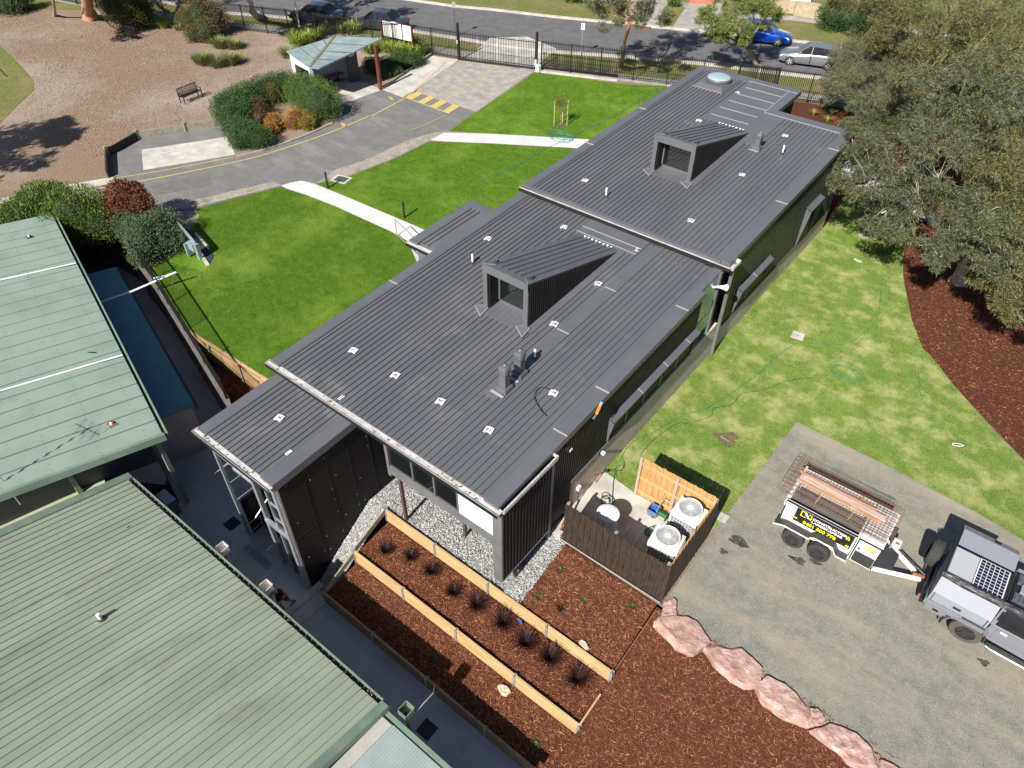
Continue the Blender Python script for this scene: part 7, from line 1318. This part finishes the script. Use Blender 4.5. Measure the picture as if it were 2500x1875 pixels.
shrub('dwarf_shrub', [H(565, 440, .45, .62, .9), H(530, 500, .35, .45, .9)], gold, 'orange shrub on the left of the two', 420, (.07, .03), core=browncore); shrub('dwarf_shrub', [H(755, 400, .45, .66, .9), H(725, 450, .35, .5, .9)], gold, 'golden orange shrub in the middle beside the light green mound', 420, (.07, .03), core=browncore); shrub('dwarf_shrub', [H(860, 450, .42, .5, .9), H(880, 395, .42, .5, .9)], leafmat('olive gold leaves', [(.16, .14, .02), (.24, .20, .03), (.30, .17, .03)]), 'olive gold small shrub touching the golden orange one', 420, (.07, .03), core=browncore)
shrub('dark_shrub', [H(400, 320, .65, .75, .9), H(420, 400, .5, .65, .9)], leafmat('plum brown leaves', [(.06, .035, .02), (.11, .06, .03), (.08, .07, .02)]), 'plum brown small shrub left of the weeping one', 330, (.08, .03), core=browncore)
# weeping mound
q = H(560, 270, .0, 0); T = thing('weeping_shrub', (q[0], q[1], 0), 'dark weeping mound with trailing branches amid the hedges', 'shrub'); MB().tube([(q[0], q[1], 0), (q[0], q[1], 1.25)], .05, 6).build('stem', barkr, T)
Ps, Ds = [], []
for i in range(150):
    A = rng.uniform(0, 2*PI); RR = rng.uniform(.5, 1.05)
    for j in range(26): u = j/25; Ps.append((q[0]+math.cos(A)*RR*u**.7+rng.gauss(0, .03), q[1]+math.sin(A)*RR*u**.7+rng.gauss(0, .03), max(.06, 1.35-1.25*u**2.2+rng.gauss(0, .03)))); Ds.append((math.cos(A)*.4, math.sin(A)*.4, -1))
Ps, Ds = np.array(Ps), np.array(Ds)+nr.normal(size=(len(Ps), 3))*.4; quad_leaves('foliage', Ps, Ds, .09*(.6+.8*nr.rand(len(Ps))), .03*np.ones(len(Ps)), weep, T)
shrub('green_shrub', [W(190, 520, 1.2, 1.5)+(.85,), W(110, 500, 1.2, 1.3)+(.85,), W(240, 545, .9, 1.1)+(.85,), W(150, 560, .8, 1.2)+(.85,), W(130, 480, 1.6, .8)+(.85,)], shr1, 'bright green feathery bush behind the mint roof', 240, (.14, .035), up=.8)
shrub('green_shrub', [W(50, 545, 1.0, 1.4)+(.8,), W(0, 570, .8, 1.3)+(.8,), W(80, 500, 1.2, .9)+(.8,)], shr1, 'yellow green bush at the left edge behind the mint roof', 240, (.14, .035), up=.8)
shrub('burgundy_shrub', [W(300, 480, 1.7, .8), W(340, 500, 1.5, .7), W(290, 520, 1.2, .7), W(330, 470, 1.9, .5)], redl, 'burgundy brown leafy shrub between the bright bush and the conifer', 300, (.11, .06), core=browncore)
shrub('conifer_shrub', [W(350, 575, 1.0, 1.0), W(400, 550, .8, .9), W(310, 550, .9, .7), W(350, 620, .5, .7), W(410, 590, .5, .8)], conf, 'spreading grey green conifer at the corner of the left lawn', 260, (.12, .03), up=-.1)
shrub('green_shrub', [W(250, 590, -.6, 1.0), W(210, 610, -.9, 1.0)], hed, 'dark foliage in the shade behind the low fence', 200, (.12, .05))
C_ = lambda x, y, z, rr: (*c(x, y, z), rr)
shrub('bronze_shrub', [C_(1200, 90, 1.5, 1.4), C_(1130, 130, 1.0, 1.0), C_(1290, 110, 1.2, 1.2), C_(1240, 190, .7, 1.0), C_(1160, 210, .5, .7), C_(1210, 50, 1.9, .9)], brn, 'bronze and olive twiggy shrub near the top fence', 150, (.13, .04), up=.5)
shrub('dark_shrub', [C_(760, 40, 1.6, 1.8), C_(840, 90, 1.0, 1.1), C_(700, 20, 1.6, 1.4), C_(790, 130, .5, .7)], leafmat('dark mixed leaves', [(.03, .045, .012), (.07, .075, .02), (.05, .06, .02), (.14, .08, .03)]), 'dark leafy shrub at the top edge beside the bench', 150, (.16, .05))
shrub('dark_shrub', [C_(50, 20, .8, 1.3), C_(-60, 0, .9, 1.3), C_(120, -10, .9, 1.0)], conf, 'grey green shrub in the top left corner', 120, (.16, .05))
# strappy plants
def blades(name, loc, n, L, W_, rad, lm, label=None, cat='plant', group=None, lean=.9, make=True, T=None, par=None):
    mb = MB(); 
    for i in range(n):
        A = rng.uniform(0, 2*PI); r0 = rad*math.sqrt(rng.random())*.5; ln_ = L*rng.uniform(.6, 1.1); le = lean*rng.uniform(.3, 1.1); ox, oy = r0*math.cos(A+rng.uniform(-1, 1)), r0*math.sin(A+rng.uniform(-1, 1)); dx, dy = math.cos(A), math.sin(A); w_ = W_*rng.uniform(.7, 1.2)
        prev = None; pts = []
        for j in range(4): u = j/3; pts.append((ox+dx*ln_*le*u*(.5+.5*u), oy+dy*ln_*le*u*(.5+.5*u), ln_*(u-.42*le*u*u)))
        vs = []
        for j, p_ in enumerate(pts): ww = w_*(1, 1.1, .8, .1)[j]*.5; vs += [(p_[0]-dy*ww, p_[1]+dx*ww, p_[2]), (p_[0]+dy*ww, p_[1]-dx*ww, p_[2])]
        mb.add(vs, [(0, 1, 3, 2), (2, 3, 5, 4), (4, 5, 7, 6)])
    if par is None:
        T = thing(name, loc, label, cat, group, rng.uniform(0, 6))
        # blades keep their random winding
        o = mb.build('leaves', lm, T, local=True); MB().lathe([(.04, 0), (.03, .06), (.01, .08)], 0, 0, 8).build('crown_base', lm, T, local=True); return T
BGp = 'burgundy grasses in the upper terrace'
nine = [(835, 1190), (888, 1205), (933, 1237), (980, 1282), (1030, 1310), (1087, 1350), (1135, 1393), (1187, 1425), (1245, 1472)]
sz = [.24, .26, .30, .28, .38, .42, .42, .44, .42]; where = ['tiny burgundy grass, first at the left end of the row', 'small burgundy grass, second from the left end', 'small burgundy grass, third from the left end', 'small burgundy grass, fourth from the left end', 'fuller burgundy grass in the middle of the row', 'burgundy grass leaning by the blue bottle', 'round burgundy grass third from the right end', 'spiky burgundy grass second from the right end', 'burgundy grass at the right end by the loose board']
for (x, y), s_, lb_ in zip(nine, sz, where): q = ov(x, y, -1.1); blades('burgundy_grass', (q[0], q[1], hz(q[0], min(q[1], 8.95))), 260, s_*1.35, .012, .12, burg, lb_, 'grass plant', BGp, lean=1.1)
for (cr, x, y, z), lb_, nn in (((g, 1565, 308, -1.55), 'small green plant near the left end of the lower terrace', 14), ((g, 1660, 400, -1.65), 'grey green seedling in the lower terrace near the shadow', 12), ((g, 1808, 520, -1.7), 'pale green seedling on the shadow line of the lower terrace', 12), ((g, 1970, 655, -1.7), 'lime seedling halfway along the lower terrace', 12), ((g, 2150, 860, -1.7), 'bushy seedling at the shadow edge below the cream stone', 16), ((v, 580, 1350, -1.65), 'green seedling at the bottom near the frame edge', 16), ((c4, 1830, 1385, -.2), 'green rosette in the mulch beside the box of the building', 14), ((c4, 1700, 1545, -.3), 'upright green plant in the mulch above the sleeper wall', 14), ((v, 1018, 80, -.35), 'small grey green plant below the dark paling screen', 12), ((v, 1445, 135, -.3), 'little green plant near the first boulder', 12), ((v, 798, 145, -.45), 'dark wispy plant in the middle of the upper mulch', 18)):
    q = cr(x, y, z); blades('seedling', (q[0], q[1], hz(q[0], q[1])), nn*3, .16, .028, .05, burg if 'dark wispy' in lb_ else smallg, lb_, 'plant', 'small plants in the mulch', lean=1.0)
for (q, lb_) in ((d(440, 668), 'bright green strappy plant in the far mulch bed'), (d(490, 632), 'strappy plant near the fence in the far mulch bed'), (d(545, 665), 'strappy plant under the wattle'), (d(520, 708), 'small strappy plant beside the far roof')): blades('strappy_plant', q, 60, .5, .03, .1, agap, lb_, 'plant', 'strappy plants in the far mulch bed')
for q, n_, L_, lb_ in ((c(1225, 385), 420, 1.0, 'large mounded tussock on the left'), (c(1390, 385), 420, .95, 'large mounded tussock on the right'), (c(1310, 400), 260, .8, 'tussock between the two large ones'), (c(1330, 285), 320, .9, 'paler tussock behind the others'), (c(1410, 290), 240, .8, 'pale tussock at the back right'), (c(1250, 250), 200, .8, 'tussock below the bronze shrub'), (s8(190, 170), 220, .9, 'tussock left of the shelter')):
    blades('tussock_grass', q, n_*2, L_, .03, .9, tus, lb_, 'grass plant', 'tussock grasses on the leaf litter', lean=.9)
ag = [s8(240, 60), s8(290, 30), s8(340, 60), s8(400, 20), s8(300, 75), s8(460, 10), s8(560, 0), s8(640, 5), s8(900, 75), s8(960, 90), s8(1020, 100), s8(820, 110), s8(870, 130), s8(760, 140), s8(1090, 130), s8(940, 150), s8(1000, 160), s8(1060, 170), s8(250, 95), s8(1120, 150)]
agp = blades('agapanthus_clump', (ag[0][0], ag[0][1], 0), 170, 1.0, .06, .8, agap, 'agapanthus', 'plant', lean=.9)
names = ['behind the shelter at the left end', 'second from the left behind the shelter', 'behind the left roof slope', 'against the fence behind the roof ridge', 'close behind the pale shelter wall', 'by the fence beyond the roof ridge', 'by the fence left of the notice board', 'just left of the notice board', 'under the left post of the notice board', 'under the first notice panel', 'under the middle notice panel', 'beside the red post tip', 'in front of the left notice board post', 'right beside the shelter red post', 'under the right notice board post', 'in front of the first notice panel', 'in front of the middle notice panel', 'in front of the right notice board post', 'lowest behind the shelter wall', 'nearest the gate end']
agp['label'] = 'lime agapanthus clump '+names[0]; agp['group'] = 'agapanthus clumps round the shelter'
for q, nm in zip(ag[1:], names[1:]): dup(agp, (q[0], q[1], 0), 'lime agapanthus clump '+nm, rz=rng.uniform(0, 6), scale=rng.uniform(.85, 1.15))
q = c(985, 165); dup(agp, (q[0], q[1], 0), 'lone lime agapanthus clump near the end on bench', rz=2.); q = c(1075, 180); dup(agp, (q[0], q[1], 0), 'small agapanthus clump left of the bronze shrub', rz=4., scale=.6)
S_ = lambda x, y, z, rr, fl=.8: (*s8(x, y, z), rr, fl)
shrub('low_hedge', [S_(800, 240, .4, .8), S_(880, 230, .4, .8), S_(960, 200, .4, .9), S_(1040, 200, .4, .8), S_(860, 280, .3, .6), S_(1090, 190, .35, .6), S_(940, 270, .3, .5), S_(760, 220, .4, .6)], hed, 'dark green low hedge between the shelter and the footpath', 240, (.09, .035))
shrub('clipped_hedge', [(*d(560, 90, 1.1), 1.4, .8), (*d(650, 95, 1.1), 1.5, .8), (*d(730, 90, 1.1), 1.3, .8), (*d(600, 50, 1.2), 1.3, .8), (*d(700, 45, 1.2), 1.4, .8)], hed, 'large clipped dark hedge across the street', 120, (.13, .05))
shrub('garden_shrub', [(*d(850, 30, 1.2), 1.5, .9), (*d(950, 40, 1.2), 1.4, .9), (*d(900, -10, 1.6), 1.6, .9)], hed, 'dark bushes behind the red brick wall', 90, (.2, .07)); shrub('garden_shrub', [(*b(790, -60, .8), 1.2, .9), (*b(560, -60, .8), 1.2, .9), (*b(1230, 0, .5), .6, .8)], shr1, 'green garden bushes across the street at the top edge', 90, (.2, .07))
blades('strappy_plant', d(490, 110), 90, .8, .06, .5, agap, 'lime strappy plant at the foot of the clipped hedge', 'plant')
# staked young tree
q = b(465, 850); T = thing('young_tree', q, 'young staked tree in the upper lawn', 'tree'); MB().tube([q, (q[0], q[1], .8), (q[0]+.05, q[1], 1.7)], [.02, .016, .008], 6).build('trunk', barkr, T)
cl = [(q[0]+rng.uniform(-.25, .25), q[1]+rng.uniform(-.25, .25), rng.uniform(.8, 1.75), .18, .18, .16) for _ in range(16)]; Pp, Dd = clump_points(cl, 40, .2); quad_leaves('crown', Pp, Dd, .07+.05*nr.rand(len(Pp)), .03*np.ones(len(Pp)), brn, T)
for dx, dy, hh, lb_ in ((-.35, -.2, 1.55, 'left pine stake beside the young tree'), (.3, .3, 1.6, 'right pine stake beside the young tree'), (-.1, .35, 1.3, 'rear pine stake beside the young tree')): o = MB().box(q[0]+dx-.025, q[0]+dx+.025, q[1]+dy-.025, q[1]+dy+.025, 0, hh).build('garden_stake', wood_y); tag(o, lb_, 'stake', 'pine stakes round the young tree')
struct(sheet('soil_ring', blot(q[0], q[1], .38, .32, .1, seed=12), .012, MATS['bare soil']))
# grass patches on the left edge and green patches in the litter
struct(sheet('verge', [c(-300, 250), c(0, 270), c(60, 330), c(130, 400), c(200, 480), c(205, 540), c(120, 620), c(60, 680), c(0, 740), c(-300, 900)], .012, verge))

# cracks, patches and tyre polish on the sealed surfaces
ck = MB(); q_ = random.Random(9)
for A, B in ((c(900, 1160), c(985, 1180)), (c(860, 1250), c(990, 1230)), (r(820, 850), r(1100, 935)), (r(1100, 935), r(1250, 920)), (r(700, 1010), r(860, 1080)), (c(985, 1180), c(995, 1260)), (r(400, 1100), r(640, 1130))):
    A, B = Vector(A), Vector(B); pts = [A.lerp(B, i/9)+Vector((q_.uniform(-.12, .12), q_.uniform(-.12, .12), 0)) for i in range(10)]; ribbon(ck, pts, .035, .0125)
struct(ck.build('road_crack', mat('crack filler', (.24, .23, .22), rough=.9)))
struct(sheet('asphalt_patch', [c(900, 1110), c(1250, 1050), c(1280, 1110), c(930, 1175)], .0118, mat('older asphalt patch', (.125, .12, .12), (.16, .155, .15), 3, .9)))
struct(sheet('grit_edge', [c(700, 1290), c(1170, 1245), c(1690, 1112), c(1640, 1090), c(1150, 1205), c(760, 1262)], .0128, MATS['pale grit']))
def ys(q, n): return [(x, y, .012) for x, y in zip(q.uniform(-3.2, 6.4, n), q.uniform(11.6, 20.8, n)) if inpoly(np.array([x]), np.array([y]), yard)[0]]
chips('yard_stones', 7000, ys, .018, ystone, thick=.8, seed=31)
chips('edge_chips', 700, lambda q, n: [(x, 11.28+q.normal(0, .12)-.035*x, .015) for x in q.uniform(-2.9, 4, n)], .07, chip_m, seed=32)
